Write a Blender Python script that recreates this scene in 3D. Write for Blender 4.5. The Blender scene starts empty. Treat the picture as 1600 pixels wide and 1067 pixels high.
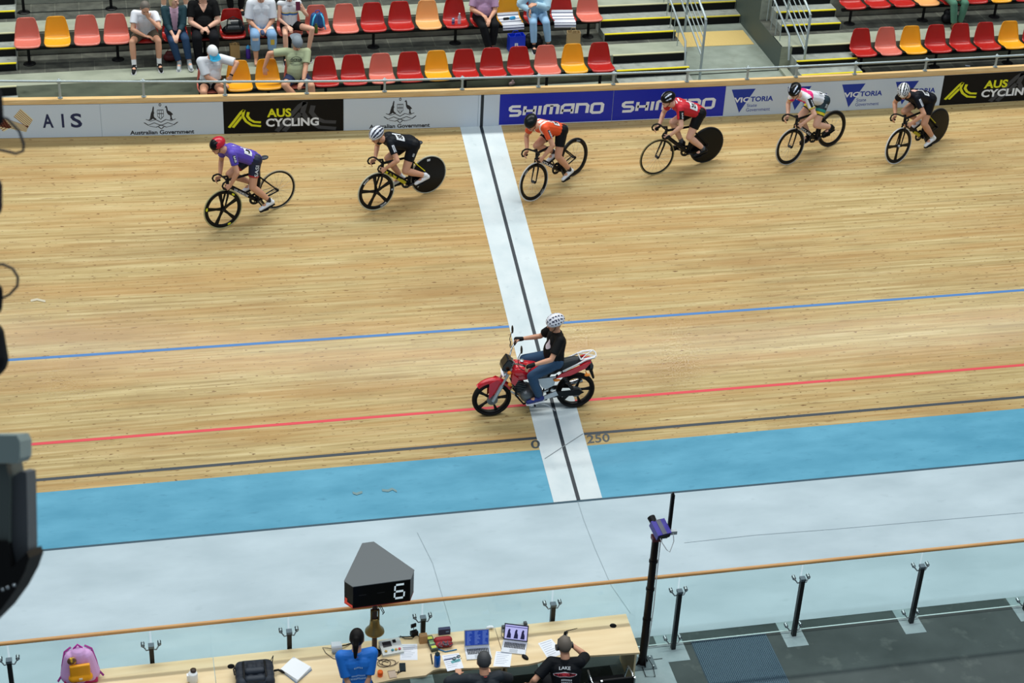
import bpy, bmesh, math, random
import numpy as np
from mathutils import Vector, Matrix, Euler
from mathutils.bvhtree import BVHTree
random.seed(7)
SC = bpy.context.scene
COL = SC.collection
V = Vector
PI = math.pi

# ------------------------------------------------------------------ camera, world, lights, exposure
FPX, TH, YAW, ROLL = 2884.16949, 0.557298489, 0.238795897, 0.054863431
CAM = V((-6.20190775, -21.8497616, 15.9713824))
def cam_axes():
    cy, sy, ct, st = math.cos(YAW), math.sin(YAW), math.cos(TH), math.sin(TH)
    F = V((sy*ct, cy*ct, -st)); R = V((cy, -sy, 0)); U = R.cross(F)
    cr, sr = math.cos(ROLL), math.sin(ROLL)
    return F, cr*R + sr*U, -sr*R + cr*U
FW, RT, UP = cam_axes()
cd = bpy.data.cameras.new('camera'); cam = bpy.data.objects.new('camera', cd); COL.objects.link(cam)
cd.sensor_width = 36.0; cd.lens = FPX/1600*36.0; cd.clip_end = 300; cd.clip_start = 0.05
m = Matrix.Identity(4)
for i in range(3):
    m[i][0], m[i][1], m[i][2], m[i][3] = RT[i], UP[i], -FW[i], CAM[i]
cam.matrix_world = m
SC.camera = cam
vs = SC.view_settings
vs.view_transform = 'Standard'; vs.look = 'None'; vs.gamma = 1; vs.use_curve_mapping = False
vs.exposure = -0.12
W_ = bpy.data.worlds.new('hall_light'); SC.world = W_; W_.use_nodes = True
bg = W_.node_tree.nodes['Background']; bg.inputs[0].default_value = (0.72, 0.86, 1.0, 1); bg.inputs[1].default_value = 0.27
def area(name, loc, size, power, color=(1, 1, 1), aim=None):
    d = bpy.data.lights.new(name, 'AREA'); d.shape = 'RECTANGLE'; d.size, d.size_y = size; d.energy = power; d.color = color
    o = bpy.data.objects.new(name, d); COL.objects.link(o); o.location = loc
    if aim is not None:
        o.rotation_euler = (V(aim)-V(loc)).to_track_quat('-Z', 'Y').to_euler()
    return o
# two rows of hall lamps under the roof: one over the stands side of the track, one over the infield
area('lamp_row_track', (0, 11.8, 24), (44, 1.2), 8300, (1.0, 1.0, 0.95))
area('lamp_row_infield', (0, -9.5, 24), (44, 3.0), 4500, (0.93, 0.98, 1.0))

# ------------------------------------------------------------------ geometry of the place
BETA, WID, CB, CWID = 0.290714117, 7.11367462, 0.241475393, 1.0490
def lift(x): return 0.00140566*(x-5.797)**2 + 2.06e-6*(x-5.797)**3
def surf(x, s, h=0.0):
    """point on the banked track, s metres up from the inner edge, h above it"""
    if s >= 0:
        p = V((x, s*math.cos(BETA), s*math.sin(BETA) + lift(x)*(s/7.3)**1.5)); n = V((0, -math.sin(BETA), math.cos(BETA)))
    else:
        p = V((x, s*math.cos(CB), s*math.sin(CB))); n = V((0, -math.sin(CB), math.cos(CB)))
    return p + n*h
ZF, YP = -0.30, -4.257            # infield floor, balustrade line
YW = WID*math.cos(BETA)           # face of the fence
def zb(x): return surf(x, WID).z
def ray(px, py): return FW + RT*((px-800)/FPX) - UP*((py-533.5)/FPX)
def at(px, py, z):
    d = ray(px, py); return CAM + d*((z-CAM.z)/d.z)
def aty(px, py, y):
    d = ray(px, py); return CAM + d*((y-CAM.y)/d.y)
def topx(P):
    d = V(P)-CAM; z = d.dot(FW); return 800+FPX*d.dot(RT)/z, 533.5-FPX*d.dot(UP)/z
def onbank(px, py):
    x, s = 0.0, 3.0
    for _ in range(20):
        a = topx(surf(x, s)); b = topx(surf(x+.01, s)); c = topx(surf(x, s+.01))
        J = np.array([[(b[0]-a[0])/.01, (c[0]-a[0])/.01], [(b[1]-a[1])/.01, (c[1]-a[1])/.01]])
        d = np.linalg.solve(J, np.array([px-a[0], py-a[1]])); x += d[0]; s += d[1]
    return x, s

# ------------------------------------------------------------------ materials
def lin(c):
    if isinstance(c, str):
        c = c.lstrip('#'); c = [int(c[i:i+2], 16)/255 for i in (0, 2, 4)]
    return tuple((x/12.92 if x <= .04045 else ((x+.055)/1.055)**2.4) for x in c)
MATS = {}
def mat(c, rough=.55, metal=0.0, spec=.5, emit=0.0, name=None, alpha=1.0, coat=0.0):
    key = (c, rough, metal, spec, emit, alpha, coat)
    if key in MATS: return MATS[key]
    m = bpy.data.materials.new(name or 'm_'+str(c).strip('#')); m.use_nodes = True
    b = m.node_tree.nodes['Principled BSDF']; L = lin(c)
    if metal < .1 and max(L) < .022 and rough > .28: L = tuple(x*.5 for x in L); spec = min(spec, .22)
    b.inputs['Base Color'].default_value = (*L, 1); b.inputs['Roughness'].default_value = rough
    b.inputs['Metallic'].default_value = metal; b.inputs['Specular IOR Level'].default_value = spec
    b.inputs['Coat Weight'].default_value = coat
    if emit: b.inputs['Emission Color'].default_value = (*L, 1); b.inputs['Emission Strength'].default_value = emit
    if alpha < 1: b.inputs['Alpha'].default_value = alpha
    MATS[key] = m; return m
def nodes(m): nt = m.node_tree; return nt, nt.nodes, nt.links, nt.nodes['Principled BSDF']
def ramp(N, stops):
    r = N.new('ShaderNodeValToRGB'); e = r.color_ramp.elements
    while len(e) < len(stops): e.new(.5)
    for k, (p, c) in enumerate(stops):
        e[k].position = p; e[k].color = (*lin(c), 1) if not isinstance(c, (int, float)) else (c, c, c, 1)
    return r
def noise_mat(c1, c2, scale=3, rough=.7, stretch=(1, 1, 1), detail=6, spec=.3, c3=None, thr=.66, s3=9, bump=0.0, uv=False, name='stone', pos=(.3, .72)):
    """two tones mixed by noise, with an optional third tone in spots"""
    m = bpy.data.materials.new(name); m.use_nodes = True; nt, N, L, B = nodes(m)
    tc = N.new('ShaderNodeTexCoord'); mp = N.new('ShaderNodeMapping'); mp.inputs['Scale'].default_value = stretch
    L.new(tc.outputs['UV' if uv else 'Object'], mp.inputs[0])
    n = N.new('ShaderNodeTexNoise'); n.inputs['Scale'].default_value = scale; n.inputs['Detail'].default_value = detail
    L.new(mp.outputs[0], n.inputs['Vector'])
    r = ramp(N, [(pos[0], c1), (pos[1], c2)]); L.new(n.outputs['Fac'], r.inputs[0]); out = r.outputs[0]
    if c3:
        n2 = N.new('ShaderNodeTexNoise'); n2.inputs['Scale'].default_value = s3; n2.inputs['Detail'].default_value = 3
        L.new(mp.outputs[0], n2.inputs['Vector'])
        r2 = ramp(N, [(thr-.08, 0.0), (thr+.12, .8)]); L.new(n2.outputs['Fac'], r2.inputs[0])
        mx = N.new('ShaderNodeMix'); mx.data_type = 'RGBA'; L.new(r2.outputs[0], mx.inputs['Factor'])
        L.new(out, mx.inputs['A']); mx.inputs['B'].default_value = (*lin(c3), 1); out = mx.outputs['Result']
    L.new(out, B.inputs['Base Color']); B.inputs['Roughness'].default_value = rough; B.inputs['Specular IOR Level'].default_value = spec
    if bump:
        bp = N.new('ShaderNodeBump'); bp.inputs['Strength'].default_value = bump; L.new(n.outputs['Fac'], bp.inputs['Height']); L.new(bp.outputs[0], B.inputs['Normal'])
    return m
def boards_mat():
    """strip boards running along the track, knots and scuffs, lacquered"""
    m = bpy.data.materials.new('track_boards'); m.use_nodes = True; nt, N, L, B = nodes(m)
    tc = N.new('ShaderNodeTexCoord')
    br = N.new('ShaderNodeTexBrick'); br.inputs['Scale'].default_value = 1; br.inputs['Brick Width'].default_value = 2.6; br.inputs['Row Height'].default_value = .042
    br.inputs['Mortar Size'].default_value = .0012; br.inputs['Color1'].default_value = (0, 0, 0, 1); br.inputs['Color2'].default_value = (1, 1, 1, 1); br.inputs['Mortar'].default_value = (.35, .35, .35, 1)
    br.offset = .37; L.new(tc.outputs['UV'], br.inputs['Vector'])
    def nz(sx, sy, detail=5, rough=.6):
        mp = N.new('ShaderNodeMapping'); mp.inputs['Scale'].default_value = (sx, sy, 1); L.new(tc.outputs['UV'], mp.inputs[0])
        n = N.new('ShaderNodeTexNoise'); n.inputs['Scale'].default_value = 1; n.inputs['Detail'].default_value = detail; n.inputs['Roughness'].default_value = rough
        L.new(mp.outputs[0], n.inputs['Vector']); return n.outputs['Fac']
    def mixc(f, a, b, mode='MIX'):
        x = N.new('ShaderNodeMix'); x.data_type = 'RGBA'; x.blend_type = mode
        if isinstance(f, float): x.inputs['Factor'].default_value = f
        else: L.new(f, x.inputs['Factor'])
        for k, s in (('A', a), ('B', b)):
            if isinstance(s, str): x.inputs[k].default_value = (*lin(s), 1)
            else: L.new(s, x.inputs[k])
        return x.outputs['Result']
    grain = ramp(N, [(.30, '#9a8256'), (.48, '#bba26c'), (.68, '#dac796')]); L.new(nz(.55, 22), grain.inputs[0])
    c = mixc(.30, grain.outputs[0], mixc(br.outputs['Color'], '#a38b5a', '#d6c492'))
    streak = ramp(N, [(.42, 0.0), (.60, 1.0)]); L.new(nz(.16, 3.2, 4), streak.inputs[0])
    c = mixc(streak.outputs[0], c, mixc(.5, c, '#b98a50'))
    big = ramp(N, [(.46, 0.0), (.68, .85)]); L.new(nz(.35, .8, 5, .65), big.inputs[0])
    c = mixc(big.outputs[0], c, mixc(.42, c, '#8f7048'))
    knot = ramp(N, [(.66, 0.0), (.70, .85)]); L.new(nz(9, 34, 2, .5), knot.inputs[0])
    c = mixc(knot.outputs[0], c, '#6f4c2c')
    scuff = ramp(N, [(.60, 0.0), (.72, .6)]); L.new(nz(1.6, 18, 4, .7), scuff.inputs[0])
    c = mixc(scuff.outputs[0], c, '#7c5a38')
    L.new(c, B.inputs['Base Color']); B.inputs['Roughness'].default_value = .62; B.inputs['Specular IOR Level'].default_value = .16
    B.inputs['Coat Weight'].default_value = .07; B.inputs['Coat Roughness'].default_value = .10
    return m

# ------------------------------------------------------------------ mesh builder
class MB:
    def __init__(s): s.v, s.f, s.sm, s.mi, s.uv = [], [], [], [], {}; s.cur = 0
    def add(s, vs, fs, smooth=False):
        b = len(s.v); s.v += [tuple(p) for p in vs]
        for f in fs: s.f.append(tuple(b+i for i in f)); s.sm.append(smooth); s.mi.append(s.cur)
        return s
    def box(s, lo, hi, M=None):
        x0, y0, z0 = lo; x1, y1, z1 = hi
        vs = [V(p) for p in ((x0,y0,z0),(x1,y0,z0),(x1,y1,z0),(x0,y1,z0),(x0,y0,z1),(x1,y0,z1),(x1,y1,z1),(x0,y1,z1))]
        if M is not None: vs = [M @ p for p in vs]
        return s.add(vs, [(0,3,2,1),(4,5,6,7),(0,1,5,4),(1,2,6,5),(2,3,7,6),(3,0,4,7)])
    def cbox(s, c, size, M=None):
        c = V(c); h = V(size)/2; return s.box(c-h, c+h, M)
    def ring(s, c, a, b, r, n): return [c + a*(r*math.cos(2*PI*i/n)) + b*(r*math.sin(2*PI*i/n)) for i in range(n)]
    def cyl(s, p0, p1, r0, r1=None, n=14, smooth=True, caps=True):
        p0, p1 = V(p0), V(p1); r1 = r0 if r1 is None else r1
        d = (p1-p0).normalized(); a = d.orthogonal().normalized(); b = d.cross(a)
        vs = s.ring(p0, a, b, r0, n) + s.ring(p1, a, b, r1, n)
        s.add(vs, [(i, (i+1) % n, n+(i+1) % n, n+i) for i in range(n)], smooth)
        if caps:
            s.add(vs[:n], [tuple(range(n))[::-1]]); s.add(vs[n:], [tuple(range(n))])
        return s
    def tube(s, pts, r, n=8, closed=False, caps=True, flat=None):
        """tube through points; r number or list; flat=(axis, factor) squashes the section"""
        pts = [V(p) for p in pts]; k = len(pts); rs = r if isinstance(r, (list, tuple)) else [r]*k
        rings = []; a = None
        for i, p in enumerate(pts):
            if closed: d = pts[(i+1) % k]-pts[i-1]
            else: d = pts[min(i+1, k-1)]-pts[max(i-1, 0)]
            d.normalize()
            if a is None: a = (V(flat[0]) if flat else d.orthogonal())
            a = (a-d*a.dot(d))
            if a.length < 1e-6: a = d.orthogonal()
            a.normalize(); b = d.cross(a)
            fa = flat[1] if flat else 1.0
            rings += [p + a*(rs[i]*fa*math.cos(2*PI*j/n)) + b*(rs[i]*math.sin(2*PI*j/n)) for j in range(n)]
        fs = []
        for i in range(k if closed else k-1):
            for j in range(n):
                q = (i+1) % k
                fs.append((i*n+j, i*n+(j+1) % n, q*n+(j+1) % n, q*n+j))
        s.add(rings, fs, True)
        if caps and not closed:
            s.add(rings[:n], [tuple(range(n))[::-1]]); s.add(rings[-n:], [tuple(range(n))])
        return s
    def ell(s, c, r, M=None, nu=16, nv=10, vmin=0.0, vmax=1.0):
        """ellipsoid; vmin..vmax of the way from bottom pole to top pole"""
        c = V(c); r = (r, r, r) if isinstance(r, (int, float)) else r
        vs = []
        for i in range(nv+1):
            t = PI*(vmin+(vmax-vmin)*i/nv)
            for j in range(nu):
                u = 2*PI*j/nu; p = V((r[0]*math.sin(t)*math.cos(u), r[1]*math.sin(t)*math.sin(u), -r[2]*math.cos(t)))
                if M is not None: p = M @ p
                vs.append(c+p)
        return s.add(vs, [(i*nu+j, i*nu+(j+1) % nu, (i+1)*nu+(j+1) % nu, (i+1)*nu+j) for i in range(nv) for j in range(nu)], True)
    def cap(s, p0, p1, r0, r1=None, n=12):
        """round cone: both ends rounded"""
        p0, p1 = V(p0), V(p1); r1 = r0 if r1 is None else r1
        d = p1-p0; Ln = d.length
        if Ln < 1e-5: return s.ell(p0, r0)
        d /= Ln; a = d.orthogonal().normalized(); b = d.cross(a); vs = []; rows = 0
        for k in range(4):
            t = PI/2*(k/4); vs += s.ring(p0-d*(r0*math.cos(t)), a, b, max(r0*math.sin(t), 1e-4), n); rows += 1
        vs += s.ring(p0, a, b, r0, n); vs += s.ring(p1, a, b, r1, n); rows += 2
        for k in range(1, 5):
            t = PI/2*(k/4); vs += s.ring(p1+d*(r1*math.sin(t)), a, b, max(r1*math.cos(t), 1e-4), n); rows += 1
        s.add(vs, [(i*n+j, i*n+(j+1) % n, (i+1)*n+(j+1) % n, (i+1)*n+j) for i in range(rows-1) for j in range(n)], True)
        s.add(vs[:n], [tuple(range(n))[::-1]]); s.add(vs[-n:], [tuple(range(n))])
        return s
    def lathe(s, prof, c=(0, 0, 0), axis=(0, 0, 1), n=20, smooth=True, closed=False):
        """prof: (radius, height) pairs"""
        c = V(c); d = V(axis).normalized(); a = d.orthogonal().normalized(); b = d.cross(a); vs = []
        for (r, h) in prof: vs += s.ring(c+d*h, a, b, max(r, 1e-5), n)
        k = len(prof); fs = [(i*n+j, i*n+(j+1) % n, ((i+1) % k)*n+(j+1) % n, ((i+1) % k)*n+j) for i in range(k if closed else k-1) for j in range(n)]
        return s.add(vs, fs, smooth)
    def prism(s, poly, d, M=None, smooth=False):
        """2D polygon (local x,y) given depth d along local z (or (z0, z1)), placed by M"""
        z0, z1 = d if isinstance(d, tuple) else (0, d); n = len(poly); M = M or Matrix.Identity(4)
        vs = [M @ V((x, y, z0)) for x, y in poly] + [M @ V((x, y, z1)) for x, y in poly]
        s.add(vs, [tuple(range(n))[::-1], tuple(range(n, 2*n))])
        return s.add(vs, [(i, (i+1) % n, n+(i+1) % n, n+i) for i in range(n)], smooth)
    def quad(s, a, b, c, d): return s.add([a, b, c, d], [(0, 1, 2, 3)])
    def mesh(s, name, T=None):
        me = bpy.data.meshes.new(name)
        vs = s.v if T is None else [tuple(T @ V(p)) for p in s.v]
        me.from_pydata(vs, [], s.f); me.polygons.foreach_set('use_smooth', s.sm); me.polygons.foreach_set('material_index', s.mi); me.update()
        return me
    def build(s, name, mats, parent=None, world=False, T=None):
        if world and parent is not None: T = MW[parent.name].inverted()
        me = s.mesh(name, T)
        for m_ in (mats if isinstance(mats, (list, tuple)) else [mats]): me.materials.append(m_)
        o = bpy.data.objects.new(name, me); COL.objects.link(o)
        if parent is not None: o.parent = parent; MW[o.name] = MW[parent.name]
        else: MW[o.name] = Matrix.Identity(4)
        return o
MW = {}   # world matrix of every root, kept by hand
def thing(name, label, cat, loc=(0, 0, 0), rot=None, group=None):
    o = bpy.data.objects.new(name, None); COL.objects.link(o); o.empty_display_size = .1
    M = Matrix.Translation(V(loc))
    if rot is not None:
        M = M @ (Matrix.Rotation(rot, 4, 'Z') if isinstance(rot, (int, float)) else rot.to_4x4())
    o.matrix_world = M; MW[o.name] = M
    o['label'] = label; o['category'] = cat
    if group: o['group'] = group
    return o
def tag(o, label, cat, group=None, kind=None):
    o['label'] = label; o['category'] = cat
    if group: o['group'] = group
    if kind: o['kind'] = kind
    return o
def struct(o, label=None):
    o['kind'] = 'structure'
    if label: o['label'] = label
    return o
def dup(root, M, label, group=None):
    r = root.copy(); COL.objects.link(r); r.matrix_world = M; r['label'] = label; MW[r.name] = M
    if group: r['group'] = group
    for ch in list(root.children):
        c = ch.copy(); COL.objects.link(c); c.parent = r
        for g in list(ch.children):
            d = g.copy(); COL.objects.link(d); d.parent = c
    return r
DG = None
def remesh(mb, name, mats, parent=None, voxel=.008, smooth=2, T=None, paint=None, disp=None):
    """merge all the pieces of mb into one continuous skin"""
    me = mb.mesh(name+'_src', T); o = bpy.data.objects.new('tmp', me); COL.objects.link(o)
    r = o.modifiers.new('r', 'REMESH'); r.mode = 'VOXEL'; r.voxel_size = voxel; r.use_smooth_shade = True
    if smooth:
        q = o.modifiers.new('s', 'SMOOTH'); q.factor = .5; q.iterations = smooth
    dg = bpy.context.evaluated_depsgraph_get(); dg.update()
    out = bpy.data.meshes.new_from_object(o.evaluated_get(dg)); out.name = name
    bpy.data.objects.remove(o); bpy.data.meshes.remove(me)
    out.materials.clear()
    ms = mats if isinstance(mats, (list, tuple)) else [mats]
    for m_ in ms: out.materials.append(m_)
    if paint:
        n = len(out.polygons); co = np.empty(n*3, dtype=np.float32); out.polygons.foreach_get('center', co); co = co.reshape(-1, 3)
        nm = np.empty(n*3, dtype=np.float32); out.polygons.foreach_get('normal', nm); nm = nm.reshape(-1, 3)
        out.polygons.foreach_set('material_index', np.asarray(paint(co, nm), dtype=np.int32))
    o = bpy.data.objects.new(name, out); COL.objects.link(o)
    if parent is not None: o.parent = parent; MW[o.name] = MW[parent.name]
    else: MW[o.name] = Matrix.Identity(4)
    return o
# ------------------------------------------------------------------ flat lettering and strokes (u, v in 0..1 boxes)
TXT = {}
def text2d(s, bold=0.0, shear=0.0, spacing=1.0):
    k = (s, bold, shear, spacing)
    if k not in TXT:
        c = bpy.data.curves.new('t', 'FONT'); c.body = s; c.offset = bold; c.shear = shear; c.space_character = spacing; c.resolution_u = 3; c.fill_mode = 'FRONT'
        o = bpy.data.objects.new('t', c); COL.objects.link(o); dg = bpy.context.evaluated_depsgraph_get(); dg.update()
        me = bpy.data.meshes.new_from_object(o.evaluated_get(dg)); bpy.data.objects.remove(o)
        vs = [(v.co.x, v.co.y) for v in me.vertices]; fs = [tuple(p.vertices) for p in me.polygons]; bpy.data.meshes.remove(me)
        x0 = min(v[0] for v in vs); x1 = max(v[0] for v in vs); y0 = min(v[1] for v in vs); y1 = max(v[1] for v in vs)
        TXT[k] = ([((x-x0)/(x1-x0), (y-y0)/(y1-y0)) for x, y in vs], fs, (x1-x0)/(y1-y0))
    return TXT[k]
def put2d(mb, vf, box, P):
    """flat faces (verts 0..1) fitted in box (u0,v0,u1,v1) through mapping P(u,v)->point"""
    vs, fs = vf[0], vf[1]; u0, v0, u1, v1 = box
    mb.add([P(u0+(u1-u0)*x, v0+(v1-v0)*y) for x, y in vs], fs)
def strokes(lines, w, seg=6):
    """thick poly-lines as flat faces"""
    vs, fs = [], []
    for pts in lines:
        ww = w
        if isinstance(pts, tuple): pts, ww = pts
        n = len(pts)
        L, R = [], []
        for i, p in enumerate(pts):
            p = V((p[0], p[1], 0)); a = V((*pts[max(i-1, 0)], 0)); b = V((*pts[min(i+1, n-1)], 0))
            d1 = (p-a) if i > 0 else (b-p); d2 = (b-p) if i < n-1 else (p-a)
            d1.normalize(); d2.normalize(); t = d1+d2
            t = t.normalized() if t.length > 1e-6 else d1
            nrm = V((-t.y, t.x, 0)); k = min(1/max(abs(nrm.dot(V((-d1.y, d1.x, 0)))), .35), 2.0)
            L.append(p+nrm*(ww/2*k)); R.append(p-nrm*(ww/2*k))
        b0 = len(vs)
        for i in range(n): vs += [(L[i].x, L[i].y), (R[i].x, R[i].y)]
        for i in range(n-1): fs.append((b0+2*i, b0+2*i+1, b0+2*i+3, b0+2*i+2))
    return vs, fs
def arc(cx, cy, r, a0, a1, n=10, ry=None):
    ry = r if ry is None else ry
    return [(cx+r*math.cos(math.radians(a0+(a1-a0)*i/n)), cy+ry*math.sin(math.radians(a0+(a1-a0)*i/n))) for i in range(n+1)]
# ================================================================== THE SETTING
def strip_mesh(name, m, s0, s1, x0=-11, x1=14, h=0.0, ns=1, dx=.25, xf=None):
    """a band of the track between s0 and s1; uv in metres"""
    nx = int(round((x1-x0)/dx)) if xf is None else 1
    vs, uv, fs = [], [], []
    for i in range(nx+1):
        for j in range(ns+1):
            s = s0+(s1-s0)*j/ns; x = x0+(x1-x0)*i/nx
            vs.append(surf(x, s, h)); uv.append((x+40, s+10))
    for i in range(nx):
        for j in range(ns):
            a = i*(ns+1)+j; fs.append((a, a+ns+1, a+ns+2, a+1))
    me = bpy.data.meshes.new(name); me.from_pydata([tuple(v) for v in vs], [], fs)
    l = me.uv_layers.new(name='UVMap')
    for lp in me.loops: l.data[lp.index].uv = uv[lp.vertex_index]
    me.polygons.foreach_set('use_smooth', [True]*len(fs)); me.materials.append(m); me.update()
    o = bpy.data.objects.new(name, me); COL.objects.link(o); MW[name] = Matrix.Identity(4); o['kind'] = 'structure'; return o
BOARDS = boards_mat()
strip_mesh('track_surface', BOARDS, 0, WID, ns=24)
blue = noise_mat('#4391ae', '#5ca6c2', 1.2, .5, (1, 3, 1), spec=.3, c3='#3f88a5', thr=.68, s3=5, uv=True, name='blue_band')
strip_mesh('blue_band', blue, -CWID, 0, ns=4)
line_white = noise_mat('#c6d3d7', '#d9e2e4', 2.5, .5, (1, 1, 1), spec=.3, c3='#b4c1c6', thr=.72, s3=7, uv=True, name='white_paint')
paint = lambda c: noise_mat(c, c, 5, .5, spec=.3, uv=True, name='line_paint')
strip_mesh('blue_line', paint('#4a80bc'), 2.452, 2.500, h=.002)
strip_mesh('red_line', paint('#e0474f'), .851, .899, h=.002)
strip_mesh('black_line', paint('#39424a'), .202, .250, h=.002)
strip_mesh('band_edge_line', paint('#2b4c5c'), -CWID-.008, -CWID+.028, h=.002)
strip_mesh('finish_strip', line_white, -1.02, WID-.004, x0=-.366, x1=.366, h=.004, ns=24, dx=.122)
strip_mesh('finish_line', paint('#28323a'), -1.02, WID-.006, x0=-.020, x1=.036, h=.006, ns=24, dx=.028)
# painted distance numbers beside the finish strip
for txt, (pxa, pya), (pxb, pyb) in (('0', (830, 701), (841, 687.5)), ('250', (918, 693.5), (949.5, 676.5))):
    xa, sa = onbank(pxa, pya); xb, sb = onbank(pxb, pyb)
    mb = MB(); hgt = .158
    smid = .5*(onbank((pxa+pxb)/2, (pya+pyb)/2)[1])*2
    put2d(mb, text2d(txt, .012), (0, 0, 1, 1), lambda u, v: surf(xa+(xb-xa)*u+.02*v, smid-hgt/2+hgt*v, .005))
    struct(mb.build('painted_number', mat('#3c464c', .5)), 'dark number %s painted on the boards beside the finish strip' % txt)

# apron, infield floor, joints
apron_m = noise_mat('#a8bac2', '#bccdd5', .9, .42, (1, 2.2, 1), spec=.4, c3='#a3b5bd', thr=.72, s3=4, name='apron_paint')
floor_m = noise_mat('#3d4746', '#505a59', 1.3, .75, spec=.25, c3='#67706c', thr=.67, s3=3.4, name='infield_concrete')
pad_m = noise_mat('#8fa2a5', '#a5b6b8', 4, .7, name='pale_concrete')
y0, z0 = surf(0, -CWID).y, surf(0, -CWID).z
mb = MB(); mb.add([(-11, -4.0, ZF+.003), (14, -4.0, ZF+.003), (14, y0, z0), (-11, y0, z0)], [(0, 1, 2, 3)]); struct(mb.build('apron', apron_m))
mb = MB(); mb.box((-11, -9.0, ZF-.2), (14, -4.0, ZF)); mb.add([(-11, -4.0, ZF), (14, -4.0, ZF), (14, y0, ZF-.02), (-11, y0, ZF-.02)], [(0, 1, 2, 3)])
struct(mb.build('floor', floor_m))
mb = MB()
def ground(px, py):
    d = ray(px, py); n = V((0, (z0-ZF), -(y0+4.0))).normalized(); o = V((0, -4.0, ZF+.003)); return CAM + d*((o-CAM).dot(n)/d.dot(n))
for pts in (((903, 784), (912, 812), (930, 858), (955, 915), (985, 958)), ((652, 832), (676, 880), (704, 975)), ((1069, 848), (1180, 836), (1300, 827), (1599, 801))):
    P = [ground(*q)+V((0, 0, .003)) for q in pts]
    for a, b in zip(P, P[1:]):
        n = V((-(b-a).y, (b-a).x, 0)).normalized()*.0035; mb.quad(a-n, b-n, b+n, a+n)
struct(mb.build('trim_apron_joints', mat('#93a2a9', .8)))
mb = MB()
for k in range(-5, 5):
    x = .495+1.686*k
    if k != 0: mb.box((x-.16, -4.50, ZF-.01), (x+.14, -4.0, ZF+.004))
mb.box((.30, -4.53, ZF-.01), (.66, -4.0, ZF+.004)); mb.box((-.42, -5.6, ZF-.01), (.36, -4.46, ZF+.0035))
mb.box((-.02, -4.44, ZF-.01), (.30, -4.2, ZF+.0036))
struct(mb.build('trim_floor_pads', pad_m))
for nm, c, marks_ in (('floor_scuff', '#6f8f92', (((551, 770), (557, 772), (566, 769)), ((597, 766), (606, 767), (613, 764), (620, 768)))), ('floor_tape_line', '#7d868a', (((851, 717), (880, 698), (911, 678)),)), ('floor_scuff_pale', '#c9bfa4', (((48, 470), (58, 468), (71, 471)),))):
    mb = MB()
    for pts in marks_:
        Q = [onbank(*q) for q in pts]; hw = .007 if 'tape' in nm else .022
        for (xa, sa), (xb, sb) in zip(Q, Q[1:]): mb.quad(surf(xa, sa-hw, .007), surf(xb, sb-hw, .007), surf(xb, sb+hw, .007), surf(xa, sa+hw, .007))
    struct(mb.build(nm, mat(c, .6)))
# ventilation grate let into the floor
g = thing('floor_grate', 'large blue-grey perforated grate let into the dark infield floor', 'grate', (1.29, -4.85, ZF))
gm = mat('#4a6372', .6, .3)
mb = MB()
for i in range(41): x = -.51+1.02*i/40; mb.box((x-.006, -.65, .001), (x+.006, .65, .012))
mb.build('grate_bars', gm, g)
mb = MB()
for i in range(53): y = -.65+1.3*i/52; mb.box((-.51, y-.005, .002), (.51, y+.005, .0115))
mb.build('grate_bars', gm, g)
mb = MB(); mb.box((-.53, -.67, .0005), (.53, .67, .003)); mb.build('grate_backing', mat('#3c505b', .8), g)

# ------------------------------------------------------------------ fence with its boards
CAPH = .60
def fp(x, h, off=0.0): return V((x, YW-off, zb(x)+h))
mb = MB(); xs = [-11+.25*i for i in range(101)]
for a, b in zip(xs, xs[1:]):
    mb.add([fp(a, -.05), fp(b, -.05), fp(b, CAPH), fp(a, CAPH), fp(a, -.05, -.06), fp(b, -.05, -.06), fp(b, CAPH, -.06), fp(a, CAPH, -.06)], [(0, 1, 2, 3), (5, 4, 7, 6), (3, 2, 6, 7)])
struct(mb.build('wall_fence', mat('#b9c8d2', .5)))
capw = noise_mat('#d6ae72', '#ecca92', 6, .45, (.4, 5, 5), name='cap_timber')
mb = MB(); vs = []; prof = [(.014, CAPH+.006), (.014, CAPH+.040), (.0, CAPH+.080), (-.09, CAPH+.092), (-.10, CAPH+.01), (0, CAPH)]
for x in xs: vs += [fp(x, h, o) for o, h in prof]
n = 6
mb.add(vs, [(i*n+j, (i+1)*n+j, (i+1)*n+(j+1) % n, i*n+(j+1) % n) for i in range(len(xs)-1) for j in range(n)], False)
struct(mb.build('trim_fence_cap', capw))

def fx(px): return aty(px, 175, YW).x
def board(name, x0, x1, m, label, group=None, h0=.004, h1=CAPH-.006):
    """thin printed panel following the fence; returns thing and mapping (u in metres from left, v in metres up)"""
    r = thing(name, label, 'banner', tuple(fp(x0, 0, .004)), None, group)
    mb = MB(); n = max(1, int((x1-x0)/.25))
    for i in range(n):
        a, b = x0+(x1-x0)*i/n, x0+(x1-x0)*(i+1)/n
        lo = [fp(a, h0, .001), fp(b, h0, .001), fp(b, h0, .006), fp(a, h0, .006)]; hi = [fp(a, h1, .001), fp(b, h1, .001), fp(b, h1, .006), fp(a, h1, .006)]
        mb.add(lo+hi, [(3, 2, 6, 7), (0, 1, 2, 3), (4, 7, 6, 5), (0, 4, 5, 1)])
        if i == 0: mb.add(lo+hi, [(0, 3, 7, 4)])
        if i == n-1: mb.add(lo+hi, [(1, 5, 6, 2)])
    mb.build('panel', m, r, world=True)
    H = h1-h0; Wd = x1-x0
    def P(k): return lambda u, v: fp(x0+u*Wd, h0+v*H, .006+.0012*k)
    return r, P, Wd, H
def art(r, P, k, name, m, parts):
    mb = MB()
    for vf, box in parts: put2d(mb, vf, box, P(k))
    return mb.build(name, m, r, world=True)
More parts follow.
